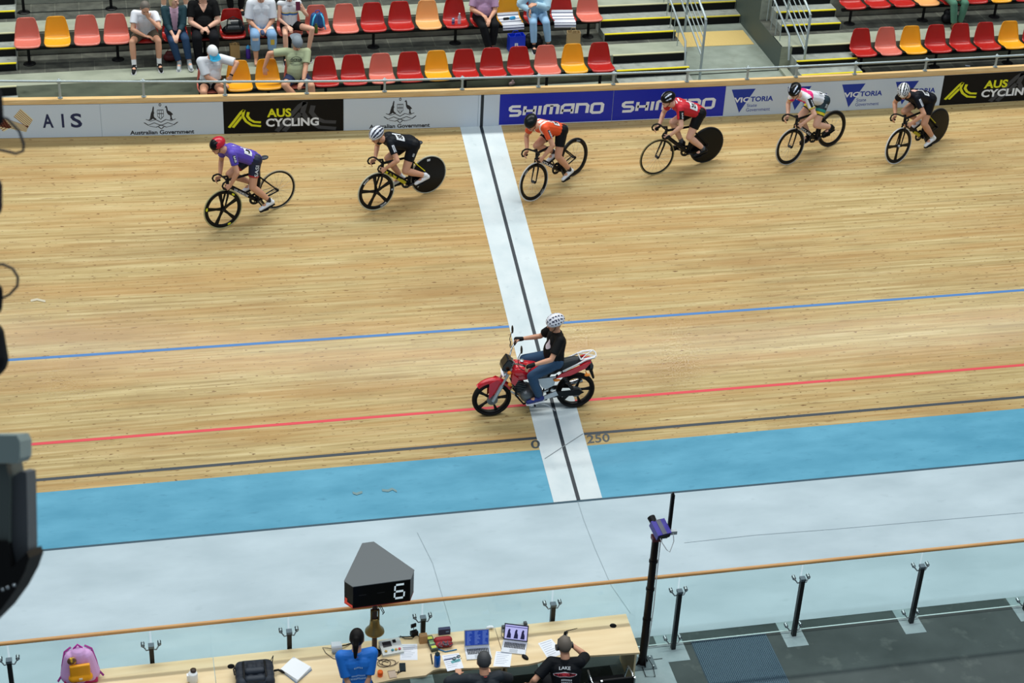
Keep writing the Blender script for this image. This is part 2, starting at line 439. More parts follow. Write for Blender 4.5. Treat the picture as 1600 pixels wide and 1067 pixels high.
PALE = mat('#cddae6', .42); NAVY = mat('#16234f', .5); BLACK = mat('#101215', .5); YEL = mat('#e3e31c', .5); WHITE = mat('#eef2f6', .5)
BLUE = mat('#0a24b0', .42); INK = mat('#20232c', .5); GREY = mat('#44474e', .5)
# AIS board with woven gold ribbon emblem
xL, xA, xB, xC, xD, xE, xF, xG, xH, xI, xJ = -10.6, fx(156.5), fx(349), fx(536.5), fx(747), fx(780), fx(956.5), fx(1130), fx(1465), fx(1660), 13.6
r, P, Wd, H = board('sponsor_board', xL, xA, PALE, 'pale board lettered AIS beside a woven gold emblem, far left of the fence')
u = lambda px: (fx(px)-xL)/Wd
art(r, P, 1, 'lettering', NAVY, [(text2d('A', .025), (u(65), .30, u(82), .72)), (text2d('I', .006), (u(95), .30, u(98.8), .72)), (text2d('S', .025), (u(109), .29, u(127), .73))])
def hatch(q, n, k0, c):   # n stripes inside quad q (u px, v)
    out = []
    for i in range(n):
        a, b = (i+.0)/n, (i+c)/n
        L0 = [q[0][j]+(q[1][j]-q[0][j])*a for j in (0, 1)]; L1 = [q[0][j]+(q[1][j]-q[0][j])*b for j in (0, 1)]
        R0 = [q[3][j]+(q[2][j]-q[3][j])*a for j in (0, 1)]; R1 = [q[3][j]+(q[2][j]-q[3][j])*b for j in (0, 1)]
        out.append([L0, R0, R1, L1])
    return out
for nm, mm, c, k in (('emblem', mat('#e8dcae', .5), 1.0, 1), ('emblem_stripes', mat('#8d4a34', .5), .34, 2)):
    mb = MB()
    for q in (((20.5, .66), (33, .90), (50.5, .56), (41, .30)), ((-4, .68), (-3, .36), (38, .18), (42, .36)), ((-12, .50), (2, .20), (15.5, .34), (4, .62))):
        for qq in hatch(q, 6, 0, c): mb.quad(*[P(k)((fx(p[0])-xL)/Wd, p[1]) for p in qq])
    mb.build(nm, mm, r, world=True)
# crest boards
roo = [(.0, .0), (.10, .04), (.20, .10), (.26, .28), (.34, .50), (.46, .66), (.50, .80), (.58, .98), (.66, .92), (.64, .76), (.62, .62), (.66, .50), (.60, .40), (.62, .22), (.72, .14), (.84, .10), (.80, .04), (.62, .04), (.48, .10), (.40, .04), (.28, .0)]
emu = [(.98, .0), (.88, .04), (.80, .22), (.84, .34), (.98, .36), (.86, .48), (.66, .60), (.46, .66), (.42, .86), (.34, 1.0), (.24, .96), (.14, .88), (.28, .86), (.30, .66), (.34, .50), (.48, .36), (.66, .30), (.68, .12), (.62, .0), (.78, .0)]
def poly(p): return (p, [tuple(range(len(p)))], 1)
def crest(P, c0, c1, base, r, Wd, xx):
    uu = lambda t: (c0+(c1-c0)*t - xx)/Wd
    art(r, P, 1, 'crest', INK, [(poly(roo), (uu(.12), base+.24, uu(.42), base+.68)), (poly(emu), (uu(.59), base+.24, uu(.88), base+.68)),
        (strokes([arc(.5, .5, .42, 0, 360, 5)], .22), (uu(.46), base+.66, uu(.54), base+.76)),
        (strokes([[(0, .9), (0, .3), (.5, 0), (1, .3), (1, .9), (0, .9)], [(.33, .1), (.33, .9)], [(.66, .1), (.66, .9)], [(0, .55), (1, .55)]], .07), (uu(.41), base+.26, uu(.59), base+.58)),
        (strokes([[(0, .6), (.12, .3), (.3, .55), (.5, .25), (.7, .55), (.88, .3), (1, .6)], [(.06, .95), (.2, .75), (.35, .9), (.5, .6), (.65, .9), (.8, .75), (.94, .95)], [(.15, .2), (.35, .05), (.5, .3), (.65, .05), (.85, .2)], [(.42, .1), (.5, -.15), (.58, .1)]], .045), (uu(.0), base, uu(1.), base+.28))])
GL = 'pale board with dark animal crest over Australian Government lettering'
for a, b, ca, cb, ta, tb, lab in ((xA, xB, fx(224), fx(277), fx(201), fx(302), GL+', left of the first black board'), (xC, xD, fx(600), fx(650), fx(577), fx(672), GL+', between black board and finish line')):
    r, P, Wd, H = board('sponsor_board', a+.006, b-.006, PALE, lab); xx = a+.006
    crest(P, ca, cb, .24, r, Wd, xx)
    art(r, P, 1, 'lettering', INK, [(text2d('Australian Government', .03), ((ta-xx)/Wd, .035, (tb-xx)/Wd, .165))])
# black cycling boards
tick = [[(0, .0), (.42, .78), (.50, .80), (.56, .74)], [(.12, .0), (.47, .62)], arc(1.02, .86, .52, 182, 272, 8, .84), arc(1.02, .86, .38, 178, 268, 8, .62), [(.48, .86), (.62, 1.0)]]
tickA = strokes([[(0.02, .02), (.50, .84), (.62, .96)], [(.17, .02), (.52, .60)], [(.62, .96), (.56, .62), (.68, .34), (.90, .12), (1.25, .06)], [(.78, .84), (.74, .62), (.84, .42), (1.0, .30), (1.25, .27)]], .105)
for a, b, s, lab in ((xB, xC, 0, 'black board lettered AUS CYCLING in yellow and white, left half of the fence'), (xH, xI, 1115, 'black board lettered AUS CYCLING in yellow and white, right end of the fence')):
    r, P, Wd, H = board('sponsor_board', a, b, BLACK, lab)
    U = (lambda px, s=s, a=a, Wd=Wd: (fx(px)-a)/Wd) if not s else (lambda px, a=a, Wd=Wd: (fx(1465+(px-349)*.945)-a)/Wd)
    art(r, P, 1, 'ghost_emblem', mat('#3a3d43', .5), [(tickA, (U(430), .02, U(506), .98))])
    art(r, P, 2, 'emblem', YEL, [(tickA, (U(356), .18, U(397), .76))])
    art(r, P, 3, 'lettering', YEL, [(text2d('AUS', .035), (U(417), .49, U(455), .76))])
    art(r, P, 3, 'lettering', WHITE, [(text2d('CYCLING', .035), (U(415), .19, U(498), .45))])
# white section carrying the finish line up the fence
r, P, Wd, H = board('fence_board', xD+.004, xE, PALE, 'plain pale fence panel with the black finish line running up it')
art(r, P, 1, 'line', mat('#18222a', .5), [(([(0, 0), (1, 0), (1, 1), (0, 1)], [(0, 1, 2, 3)]), ((-.018-xD)/Wd, -.02, (.036-xD)/Wd, 1.02))])
# big blue boards: square-cut capitals
GLY = {'S': [[(1, 1), (.18, 1), (0, .86), (0, .66), (.14, .54), (.86, .50), (1, .38), (1, .14), (.84, 0), (0, 0)]], 'H': [[(0, 0), (0, 1)], [(1, 0), (1, 1)], [(0, .48), (1, .48)]], 'I': [[(.5, 0), (.5, 1)]],
       'M': [[(0, 0), (0, .9), (.1, 1), (.9, 1), (1, .9), (1, 0)], [(.5, 0), (.5, 1)]], 'A': [[(0, 0), (0, .82), (.2, 1), (1, 1), (1, 0)], [(0, .36), (1, .36)]], 'N': [[(0, 0), (0, 1), (.82, 1), (1, .82), (1, 0)]],
       'O': [[(.5, 1), (.16, 1), (0, .86), (0, .14), (.16, 0), (.84, 0), (1, .14), (1, .86), (.84, 1), (.5, 1)]]}
def shimano():
    vs, fs = [], []; x = 0
    for ch, w in zip('SHIMANO', (.9, .9, .12, 1.15, .95, .95, .95)):
        a, f = strokes([[(px*w, py) for px, py in l] for l in GLY[ch]], .29)
        b = len(vs); vs += [(x+p[0]+.08*p[1], p[1]) for p in a]; fs += [tuple(b+i for i in q) for q in f]; x += w+.40
    X = max(v[0] for v in vs); X0 = min(v[0] for v in vs); Y0 = min(v[1] for v in vs); Y1 = max(v[1] for v in vs)
    return [((p[0]-X0)/(X-X0), (p[1]-Y0)/(Y1-Y0)) for p in vs], fs, 1
SH = shimano()
for a, b, t0, t1, lab in ((xE, xF, 794, 943, 'deep blue board with white capitals SHIMANO, next to the finish line'), (xF, xG, 970, 1116, 'deep blue board with white capitals partly hidden behind the red-jersey rider')):
    r, P, Wd, H = board('sponsor_board', a+.004, b-.004, BLUE, lab)
    art(r, P, 1, 'lettering', WHITE, [(SH, ((fx(t0)-a)/Wd, .27, (fx(t1)-a)/Wd, .64))])
    art(r, P, 1, 'edge_strip', WHITE, [(([(0, 0), (1, 0), (1, 1), (0, 1)], [(0, 1, 2, 3)]), (0, 0, 1, .022))])
# state board with four triangles
r, P, Wd, H = board('sponsor_board', xG, xH, PALE, 'long pale board repeating blue triangles and VICTORIA State Government')
tri = [(0, 1), (1, 1), (.42, 0)]
TB = mat('#1738a0', .5)
for L in (1139, 1225.5, 1309, 1391.5):
    k = 1-(L-1139)*.00015; U = lambda px: (fx(L+px*k)-xG)/Wd
    art(r, P, 1, 'triangle', TB, [(poly(tri), (U(0), .10, U(37), .88))])
    art(r, P, 2, 'lettering', WHITE, [(text2d('VIC', .03), (U(5.5), .44, U(29.5), .61))])
    art(r, P, 2, 'lettering', TB, [(text2d('TORIA', .03), (U(31), .45, U(66), .62)), (text2d('State', .0), (U(26.5), .28, U(42), .385)), (text2d('Government', .0), (U(26), .13, U(63), .245))])

# ------------------------------------------------------------------ guard rail on the fence
gal = mat('#a9b6b8', .4, .35)
gr = thing('guard_rail', 'galvanised tube guard rail running along the top of the fence', 'railing', (0, YW+.055, zb(0)+CAPH+.09))
def rz(x): return zb(x)+CAPH+.092 + (.20 if x > -2 else .20+.018*(-2-x))
RY = YW+.055
mb = MB(); mb.tube([(x, RY, rz(x)) for x in [-10.8+.5*i for i in range(49)]], .021, 10); mb.build('rail', gal, gr, world=True)
for x in (-9.8, -8.43, -7.08, -5.73, -4.39, -3.02, -1.69, -.34, 1.01, 2.36, 3.71, 4.83, 5.75, 6.87, 8.23, 9.61, 10.97, 12.3):
    mb = MB(); z = zb(x)+CAPH+.09
    mb.cyl((x, RY, z), (x, RY, rz(x)), .021, n=10); mb.cyl((x, RY, z), (x, RY, z+.008), .042, n=12)
    mb.cyl((x-.035, RY, rz(x)), (x+.035, RY, rz(x)), .030, n=10); mb.ell((x, RY+.012, rz(x)+.022), .024, nu=10, nv=6)
    mb.build('rail_post', gal, gr, world=True)

# ------------------------------------------------------------------ concrete terraces
SK = .022
def sk(p): p = V(p); return V((p.x, p.y+SK*p.x, p.z))
class SMB(MB):      # everything added is skewed with the stand
    def add(s, vs, fs, smooth=False): return MB.add(s, [sk(p) for p in vs], fs, smooth)
conc = noise_mat('#8d9483', '#a8ae9c', 2.2, .75, (1, 1.5, 2), c3='#8f957f', thr=.62, s3=2.2, name='terrace_concrete')
conc_dk = noise_mat('#6c7268', '#8b9084', 3.5, .7, (2.2, .6, 1), c3='#55594f', thr=.6, s3=3, name='worn_concrete')
def pavers():
    m = bpy.data.materials.new('pavers'); m.use_nodes = True; nt, N, L, B = nodes(m)
    tc = N.new('ShaderNodeTexCoord'); br = N.new('ShaderNodeTexBrick'); br.inputs['Scale'].default_value = 1; br.inputs['Brick Width'].default_value = .42; br.inputs['Row Height'].default_value = 3
    br.inputs['Mortar Size'].default_value = .007; br.inputs['Color1'].default_value = (*lin('#5f625c'), 1); br.inputs['Color2'].default_value = (*lin('#74776f'), 1); br.inputs['Mortar'].default_value = (*lin('#8b8e83'), 1)
    L.new(tc.outputs['Object'], br.inputs['Vector'])
    n = N.new('ShaderNodeTexNoise'); n.inputs['Scale'].default_value = 5; n.inputs['Detail'].default_value = 5; L.new(tc.outputs['Object'], n.inputs['Vector'])
    r = ramp(N, [(.35, '#55574f'), (.7, '#c9cac0')]); L.new(n.outputs['Fac'], r.inputs[0])
    x = N.new('ShaderNodeMix'); x.data_type = 'RGBA'; x.blend_type = 'MULTIPLY'; x.inputs['Factor'].default_value = .75; L.new(br.outputs[0], x.inputs['A']); L.new(r.outputs[0], x.inputs['B'])
    L.new(x.outputs['Result'], B.inputs['Base Color']); B.inputs['Roughness'].default_value = .6; return m
PAV = pavers()
LV = [2.2, 2.67, 3.10, 3.53, 3.96, 4.39, 4.82]; LY = [6.95, 8.22, 9.52, 10.82, 12.12, 13.42, 14.72]
RISER = noise_mat('#878c80', '#a6aa9c', 2.6, .75, (1, 1, 2), c3='#73786b', thr=.6, s3=3, name='row_riser')
def terrace(name, x0, x1, k):
    z, y = LV[k], LY[k]; ye = LY[k+1] if k+1 < len(LY) else y+1.3
    mb = SMB(); zl = (LV[k-1] if k else 1.2)
    mb.box((x0, y, zl-.02), (x1, ye+.02, z)); struct(mb.build(name, conc))
    if k >= 1 and x1-x0 > 3:
        mb = SMB(); mb.box((x0, y+.50, z-.01), (x1, ye-.002, z+.003)); struct(mb.build('floor_pavers', PAV)); mb = SMB(); mb.box((x0, ye-.012, z), (x1, ye-.0005, z+.40)); struct(mb.build('trim_riser_face', RISER))
for k in range(1, 7):
    terrace('terrace_step', -11, 4.15, k); terrace('terrace_step', 6.0, 14, k)
mb = SMB(); mb.box((-11, 7.14, 1.2), (14, 8.24, 2.2)); mb.box((4.1, 8.2, 1.2), (6.05, 10.6, 2.2)); struct(mb.build('floor_aisle', conc_dk if False else noise_mat('#808b80', '#99a398', 2.5, .6, c3='#7d8477', thr=.62, s3=2.6, name='aisle_concrete')))
# front riser faces of the rows are darker, weathered
mb = SMB()
for x0, x1 in ((-11, 4.15), (6.0, 14)):
    mb.box((x0, LY[1]-.006, 2.2), (x1, LY[1]+.004, LV[1]-.002))
struct(mb.build('trim_riser_face', noise_mat('#858a79', '#9da18c', 2.4, .75, (1, 1, 3), c3='#64685b', thr=.6, s3=2, name='weathered_riser')))
mb = SMB(); mb.box((7.45, 6.98, 2.19), (14, 8.2, 2.205)); struct(mb.build('floor_pavers', PAV))
# steps
tread_m = noise_mat('#8a908a', '#a2a8a0', 5, .75, c3='#787e76', thr=.62, s3=8, name='step_tread'); riser_m = mat('#15181b', .6); nose_m = mat('#e8d51e', .5); soft_nose = mat('#c2c19a', .6)
def flight(x0, x1, label, steps, ybase=0):
    f = thing('steps', label, 'steps', tuple(sk(((x0+x1)/2, LY[1]+ybase, 2.2))))
    for (y, ye, z, zl, yel) in steps:
        mb = SMB(); mb.box((x0, y, zl-.01), (x1, ye, z)); mb.build('tread', tread_m, f, world=True)
        mb = SMB(); mb.box((x0+.02, y-.02, zl+.003), (x1-.02, y+.002, z-.012)); mb.build('riser', riser_m, f, world=True)
        mb = SMB(); mb.box((x0+.01, y-.026, z-.012), (x1-.01, y+.022, z+.003)); mb.build('nosing', nose_m if yel == 1 else (mat('#cfc14a', .5) if yel == 2 else soft_nose), f, world=True)
    return f
def cyc(zs0=0):
    st = []
    z = 2.2
    base = [(7.58, 7.90, 2.37, 2.2, 1), (7.90, 8.22, 2.51, 2.2, 1)]
    for k in range(1, 6):
        y, zz = LY[k], LV[k]; d = .433 if k > 1 else .47
        pz = base[-1][2]
        base.append((y, y+.02, zz+.002, pz, 0))
        base.append((y+.66, y+.98, zz+.14, zz, 1)); base.append((y+.98, y+1.30, zz+.28, zz, 1))
    return base
flight(2.72, 4.12, 'concrete steps with black risers and yellow edges left of the yellow tactile mat', cyc())
flight(6.2, 7.42, 'concrete steps with black risers and yellow edges right of the dark aisle wall', cyc())
flight(-9.3, -7.81, 'concrete steps with black risers at the far left edge of the stand', cyc())
flight(4.30, 5.99, 'low steps with black risers at the back of the aisle behind the tactile mat', [(10.54+.34*i, 10.9+.34*i, 2.36+.16*i, 2.2+.16*i, 2) for i in range(6)])
# dark painted side face of the right-hand stand, kerb at its foot
mb = SMB()
poly_ = [(8.22, 2.2), (8.22, 2.67), (9.52, 2.67), (9.52, 3.10), (9.53, 4.2), (14.7, 4.9), (14.7, 2.2)]
mb.add([(5.995, a, b) for a, b in poly_]+[(6.02, a, b) for a, b in poly_], [tuple(range(7)), tuple(range(7, 14))[::-1]]+[(i, (i+1) % 7, 7+(i+1) % 7, 7+i) for i in range(7)])
struct(mb.build('wall_aisle', mat('#4e5a55', .6)))
mb = SMB(); mb.box((6.02, 9.53, 3.1), (6.16, 14.7, 3.9)); mb.box((6.0, 7.4, 2.2), (6.14, 8.22, 2.26)); struct(mb.build('trim_aisle_kerb', conc))
t = thing('tactile_mat', 'yellow tactile paving mat on the aisle floor between the two stairs', 'mat', tuple(sk((5.12, 9.82, 2.2))))
mb = MB(); mb.box((-.81, -.35, 0), (.81, .35, .006)); mb.build('mat_base', mat('#dcc07a', .6), t)
mb = MB()
for i in range(27):
    for j in range(12): mb.cyl((-.78+.06*i, -.33+.06*j, .006), (-.78+.06*i, -.33+.06*j, .010), .012, .009, n=6, smooth=False)
mb.build('studs', mat('#e3c983', .6), t)['kind'] = 'stuff'
# stair handrails
def stair_rail(x, label):
    r = thing('stair_handrail', label, 'handrail', tuple(sk((x, 7.9, 2.37))))
    Pf = lambda px, py, dx=0: None
    def pt(t, h): return V((x, 8.10+1.30*t, 2.55+.435*t+h))
    mb = SMB(); mb.tube([pt(-.10, .12), pt(-.12, .84), pt(-.07, .90), pt(2.6, .90)], .024, 8); mb.build('top_rail', gal, r, world=True)
    for h in (.16, .34, .52, .70):
        mb = SMB(); mb.tube([pt(-.1, h), pt(2.6, h)], .011 if h > .2 else .019, 8); mb.build('mid_rail', gal, r, world=True)
    for t_ in (-.11, .75, 1.75, 2.6):
        mb = SMB(); mb.cyl(pt(t_, -.32 if t_ < 0 else -.18), pt(t_, .90), .024, n=8); mb.build('post', gal, r, world=True)
    mb = SMB(); xx = x-.42
    mb.tube([(x-.30, 7.98, 2.50), (x-.32, 8.05, 2.95), (x-.34, 10.7, 3.86)], .020, 8)
    mb.build('inner_rail', gal, r, world=True)
    for i in range(9):
        mb = SMB(); yy = 8.5+.26*i; zt = 2.95+(yy-8.05)*.343
        mb.cyl((x-.32-.0*i, yy, zt-.62), (x-.32, yy, zt), .008, n=6, caps=False); mb.build('baluster', gal, r, world=True)
    return r
stair_rail(4.36, 'grey tubular stair handrail left of the tactile mat')
stair_rail(6.38, 'grey tubular stair handrail on top of the dark aisle wall')
# closing wall far behind the seats
mb = SMB(); mb.box((-11, 16.0, 1.2), (14, 16.2, 9.5)); struct(mb.build('wall_back', mat('#4a4f4b', .8)))
# ================================================================== BALUSTRADE
def glass_mat():
    m = bpy.data.materials.new('pane_glass'); m.use_nodes = True; nt, N, L, B = nodes(m); N.remove(B)
    t = N.new('ShaderNodeBsdfTransparent'); t.inputs[0].default_value = (.90, .965, .96, 1)
    g = N.new('ShaderNodeBsdfGlossy'); g.inputs['Roughness'].default_value = .02
    mx = N.new('ShaderNodeMixShader'); mx.inputs[0].default_value = .03
    L.new(t.outputs[0], mx.inputs[1]); L.new(g.outputs[0], mx.inputs[2]); L.new(mx.outputs[0], N['Material Output'].inputs[0]); return m
GLASS = glass_mat()
rail_w = noise_mat('#c48d50', '#dfab6c', 8, .35, (.3, 6, 6), spec=.5, name='rail_timber')
steel = mat('#c3ccd0', .25, .9); dark_steel = mat('#15161a', .45, .2); black = mat('#141518', .5); rubber = mat('#101113', .7)
bal = thing('glass_balustrade', 'glass balustrade with wooden handrail and black posts between apron and infield', 'balustrade', (0, YP, ZF))
mb = MB(); mb.tube([(x, YP+.03, .905) for x in (-10.5, -5, 0, 5, 12)], .026, 12); mb.build('handrail', rail_w, bal, world=True)
px_ = [.495+1.686*k for k in range(-6, 7)]
for i, x in enumerate(px_):
    if i < len(px_)-1:
        mb = MB(); mb.box((x+.012, YP+.045, ZF+.03), (px_[i+1]-.012, YP+.057, .89)); mb.build('glass_pane', GLASS, bal, world=True)
        mb = MB(); mb.box((x+.012, YP+.043, ZF+.028), (px_[i+1]-.012, YP+.059, ZF+.036)); mb.build('pane_edge', mat('#d8ebe8', .2), bal, world=True)
    mb = MB(); mb.box((x-.028, YP-.05, ZF), (x+.028, YP+.01, .665)); p = mb.build('post', dark_steel, bal, world=True)
    mb = MB(); mb.box((x-.036, YP-.056, .655), (x+.036, YP+.018, .69)); mb.build('post_cap', mat('#5c6a74', .4, .4), p, world=True)
    for z in (.62, -.2):
        for sgn in (-1, 1):
            mb = MB(); mb.tube([(x, YP-.02, z), (x+sgn*.06, YP-.01, z-.02), (x+sgn*.10, YP+.02, z+.03)], [.010, .009, .009], 8)
            mb.cyl((x+sgn*.10, YP+.02, z+.03), (x+sgn*.10, YP+.075, z+.035), .024, n=14); mb.ell((x+sgn*.10, YP+.012, z+.03), .016, nu=10, nv=6)
            mb.build('clamp', mat('#7d868b', .3, .85), p, world=True)
# ================================================================== SEATS
def seat_mesh():
    prof = [(-.205, .372, .185), (-.195, .392, .205), (-.15, .402, .218), (-.05, .388, .224), (.06, .382, .222), (.13, .395, .218), (.172, .44, .213), (.195, .52, .203), (.213, .61, .188), (.228, .70, .166), (.236, .75, .148), (.238, .768, .125)]
    vs, fs = [], []; nu = 12
    for (y, z, w) in prof:
        for j in range(nu+1):
            t = -1+2*j/nu; e = abs(t)**3
            up = .028*e if z < .43 else .0; fw = -.035*e if z >= .43 else -.0
            vs.append((w*t, y+fw, z+up-(.012*e if y < -.19 else 0)))
    n = nu+1
    for i in range(len(prof)-1):
        for j in range(nu): fs.append((i*n+j, i*n+j+1, (i+1)*n+j+1, (i+1)*n+j))
    me = bpy.data.meshes.new('shell'); me.from_pydata(vs, [], fs); me.polygons.foreach_set('use_smooth', [True]*len(fs)); me.update()
    return me
SEATC = {'r': ('#b01d16', 'dark red'), 'p': ('#d4705f', 'salmon pink'), 'y': ('#f0a51c', 'yellow'), 'o': ('#eda866', 'pale orange')}
SM = {}
for k, (c, _) in SEATC.items():
    me = seat_mesh(); me.materials.append(mat(c, .33, spec=.5)); SM[k] = me
bracket = MB(); bracket.box((-.12, -.12, .345), (.12, .10, .362)); bracket.box((-.05, -.03, .30), (.05, .03, .35)); BRK = bracket.mesh('bracket'); BRK.materials.append(black)
def seat(x, y, z, k, label, group):
    t = thing('stadium_seat', label, 'seat', sk((x, y, z)), None, group)
    for me, nm in ((SM[k], 'shell'), (BRK, 'bracket')):
        o = bpy.data.objects.new(nm, me); COL.objects.link(o); o.parent = t
        if nm == 'shell':
            s = o.modifiers.new('s', 'SOLIDIFY'); s.thickness = .009; s.offset = -1
    return t
ROW2 = [(43, 'p'), (89, 'y'), (137, 'p'), (182, 'p'), (228, 'r'), (275, 'r'), (320, 'r'), (365, 'r'), (408, 'r'), (455, 'p'), (497, 'p'), (541, 'p'), (585, 'r'), (629, 'r'), (671, 'o'), (714, 'r'), (757, 'r'), (798, 'y'), (840, 'r'), (884, 'r'), (925, 'p')]
ROW1 = [(332, 'p'), (375, 'y'), (418, 'y'), (461, 'p'), (509, 'r'), (552, 'r'), (598, 'p'), (643, 'r'), (686, 'y'), (730, 'r'), (773, 'r'), (816, 'r'), (858, 'p'), (901, 'y'), (943, 'r')]
RR1 = [(1358, 'r'), (1399, 'p'), (1438, 'y'), (1478, 'r'), (1517, 'r'), (1556, 'r'), (1594, 'y'), (1632, 'r')]
RR2 = [(1334, 'r'), (1380, 'r'), (1420, 'r'), (1457, 'o'), (1498, 'r'), (1537, 'r'), (1570, 'y'), (1608, 'r')]
def ordn(i): return ['first', 'second', 'third', 'fourth', 'fifth', 'sixth', 'seventh', 'eighth', 'ninth', 'tenth', 'eleventh', 'twelfth', 'thirteenth', 'fourteenth', 'fifteenth', 'sixteenth', 'seventeenth', 'eighteenth', 'nineteenth', 'twentieth', 'twenty-first'][i]
SEATX = {}
def row(key, lst, x0, dx, y, z, rowname, group, notes):
    cnt = {}
    for i, (px, k) in enumerate(lst):
        x = x0+dx*i; SEATX[(key, i)] = (x, y, z)
        c = SEATC[k][1]; lab = notes.get(i)
        if lab is None: lab = '%s plastic seat, %s from the left %s' % (c, ordn(i), rowname)
        seat(x, y, z, k, lab, group)
    xa, xb = x0-.2, x0+dx*(len(lst)-1)+.2
    return xa, xb
xa, xb = row('r2', ROW2, -7.61, .5045, 9.12, 2.67, 'in the upper left row', 'seats in the upper left row', {0: 'salmon pink plastic seat at the left end of the upper row', 15: 'dark red plastic seat holding a can and a water bottle', 7: 'red plastic seat holding a big black bag', 10: 'salmon pink plastic seat holding the blue backpack', 19: 'dark red plastic seat with a striped towel, second from right end of upper row', 17: 'yellow plastic seat with striped towel in the upper row', 14: 'pale orange plastic seat in the upper left row', 20: 'salmon pink plastic seat at the right end of the upper row by the steps'})
def beam(x0, x1, y, z, peds, label):
    t = thing('seat_beam', label, 'seat support', sk(((x0+x1)/2, y, z)))
    mb = SMB(); mb.box((x0, y-.03, z+.27), (x1, y+.03, z+.315)); mb.build('beam', black, t, world=True)
    for x in peds:
        mb = SMB(); mb.cyl((x, y, z+.012), (x, y, z+.28), .026, n=12); mb.lathe([(.0, .03), (.035, .03), (.05, .016), (.105, .012), (.11, .0), (0, 0)], (x, y, z+.003), n=18); mb.build('pedestal', black, t, world=True)
    return t
X = lambda key, i: SEATX[(key, i)][0]
beam(xa, xb, 9.12, 2.67, [X('r2', i)+.0 for i in (0, 3, 6, 9, 12, 15, 18, 20)], 'black steel beam and pedestals under the upper left row of seats')
xa, xb = row('r1', ROW1, -4.58, .5008, 7.92, 2.2, 'in the lower middle row', 'seats in the lower middle row', {0: 'salmon pink plastic seat under the man with white and blue cap', 3: 'salmon pink plastic seat under the man with grey cap', 14: 'dark red plastic seat at the right end of the lower middle row by the steps'})
beam(xa, xb, 7.92, 2.2, [X('r1', i) for i in (0, 2, 4, 6, 9, 12, 14)], 'black steel beam and pedestals under the lower middle row of seats')
xa, xb = row('q1', RR1, 7.54, .507, 7.97, 2.2, 'in the lower right row', 'seats in the lower right row', {})
beam(xa, xb, 7.97, 2.2, [X('q1', i) for i in (0, 3, 6)], 'black steel beam and pedestals under the lower right row of seats')
xa, xb = row('q2', RR2, 7.70, .507, 9.12, 2.67, 'in the upper right row', 'seats in the upper right row', {})
beam(xa, xb, 9.12, 2.67, [X('q2', i) for i in (0, 3, 6)], 'black steel beam and pedestals under the upper right row of seats')
beam(-7.8, 2.6, 10.42, 3.10, [-7.68, -6.15, -4.62, -3.1, -1.5, 0, 1.5], 'black steel beam and pedestals of the highest left row, mostly out of view')

# ================================================================== DESK
ZT = .44
desk_m = noise_mat('#dfc494', '#efdab0', 3, .32, (.25, 3, 1), spec=.5, name='maple')
desk_edge = mat('#c99a5c', .5)
def D(px, py, z=ZT): return at(px, py, z)
near = [(620, 1060), (652, 1056.5), (665, 1055), (671, 1051), (677, 1047), (687, 1044.5), (720, 1044), (770, 1042.5), (800, 1040), (826, 1037.5), (842, 1034), (858, 1028.5), (872, 1027)]
npts = [D(*q) for q in near]
def desk(x0, x1, mid, label, endpanel):
    """mid: near-edge points, left to right, in world metres"""
    t = thing('desk', label, 'desk', ((x0+x1)/2, -4.7, ZF), None, 'officials desks')
    poly_ = [(x0, -4.335)] + [(p[0], p[1]) for p in mid] + [(x1, -4.335)]
    mb = MB(); mb.prism(poly_, (ZT-.028, ZT)); mb.build('desktop', desk_m, t, world=True)
    for x in (x0+.012, x1-.036):
        mb = MB(); mb.box((x, -4.95, ZF), (x+.024, -4.36, ZT-.029)); mb.build('side_panel', desk_m, t, world=True)
    mb = MB(); mb.box((x0+.04, -4.40, ZF+.12), (x1-.04, -4.38, ZT-.03)); mb.build('modesty_panel', desk_m, t, world=True)
    return t
xj1, xj2 = D(333, 1028).x, D(776, 990).x
L1 = [(-7.08, -5.25), (-6.9, -5.32), (xj1-.004, -5.32)]
desk(-7.08, xj1-.004, L1, 'left maple desk section with the pink backpack on its end', True)
mid = [(xj1+.004, -5.32), (-4.4, -5.30), (-4.1, -5.20)] + [(p.x, p.y) for p in npts if p.x < xj2-.05] + [(xj2-.004, npts[8].y)]
desk(xj1+.004, xj2-.004, mid, 'long middle maple desk section with wavy front edge and the lap counter', False)
mid = [(xj2+.004, npts[8].y)] + [(p.x, p.y) for p in npts if p.x > xj2+.05] + [(-.245, -5.085)]
desk(xj2+.004, -.225, mid, 'right maple desk section under the right laptop and bare at its end', True)
for q, lab in (((361, 1041), 'black round cable grommet beside the black backpack'), ((958, 977.5), 'black round cable grommet near the bare right end of the desk')):
    t = thing('cable_grommet', lab, 'grommet', D(*q)); mb = MB(); mb.lathe([(.026, .001), (.040, .003), (.044, .001), (.044, -.001)], n=24); mb.build('ring', black, t)
    mb = MB(); mb.cyl((0, 0, 0), (0, 0, .0015), .030, n=20); mb.build('lid', mat('#07080a', .6), t)
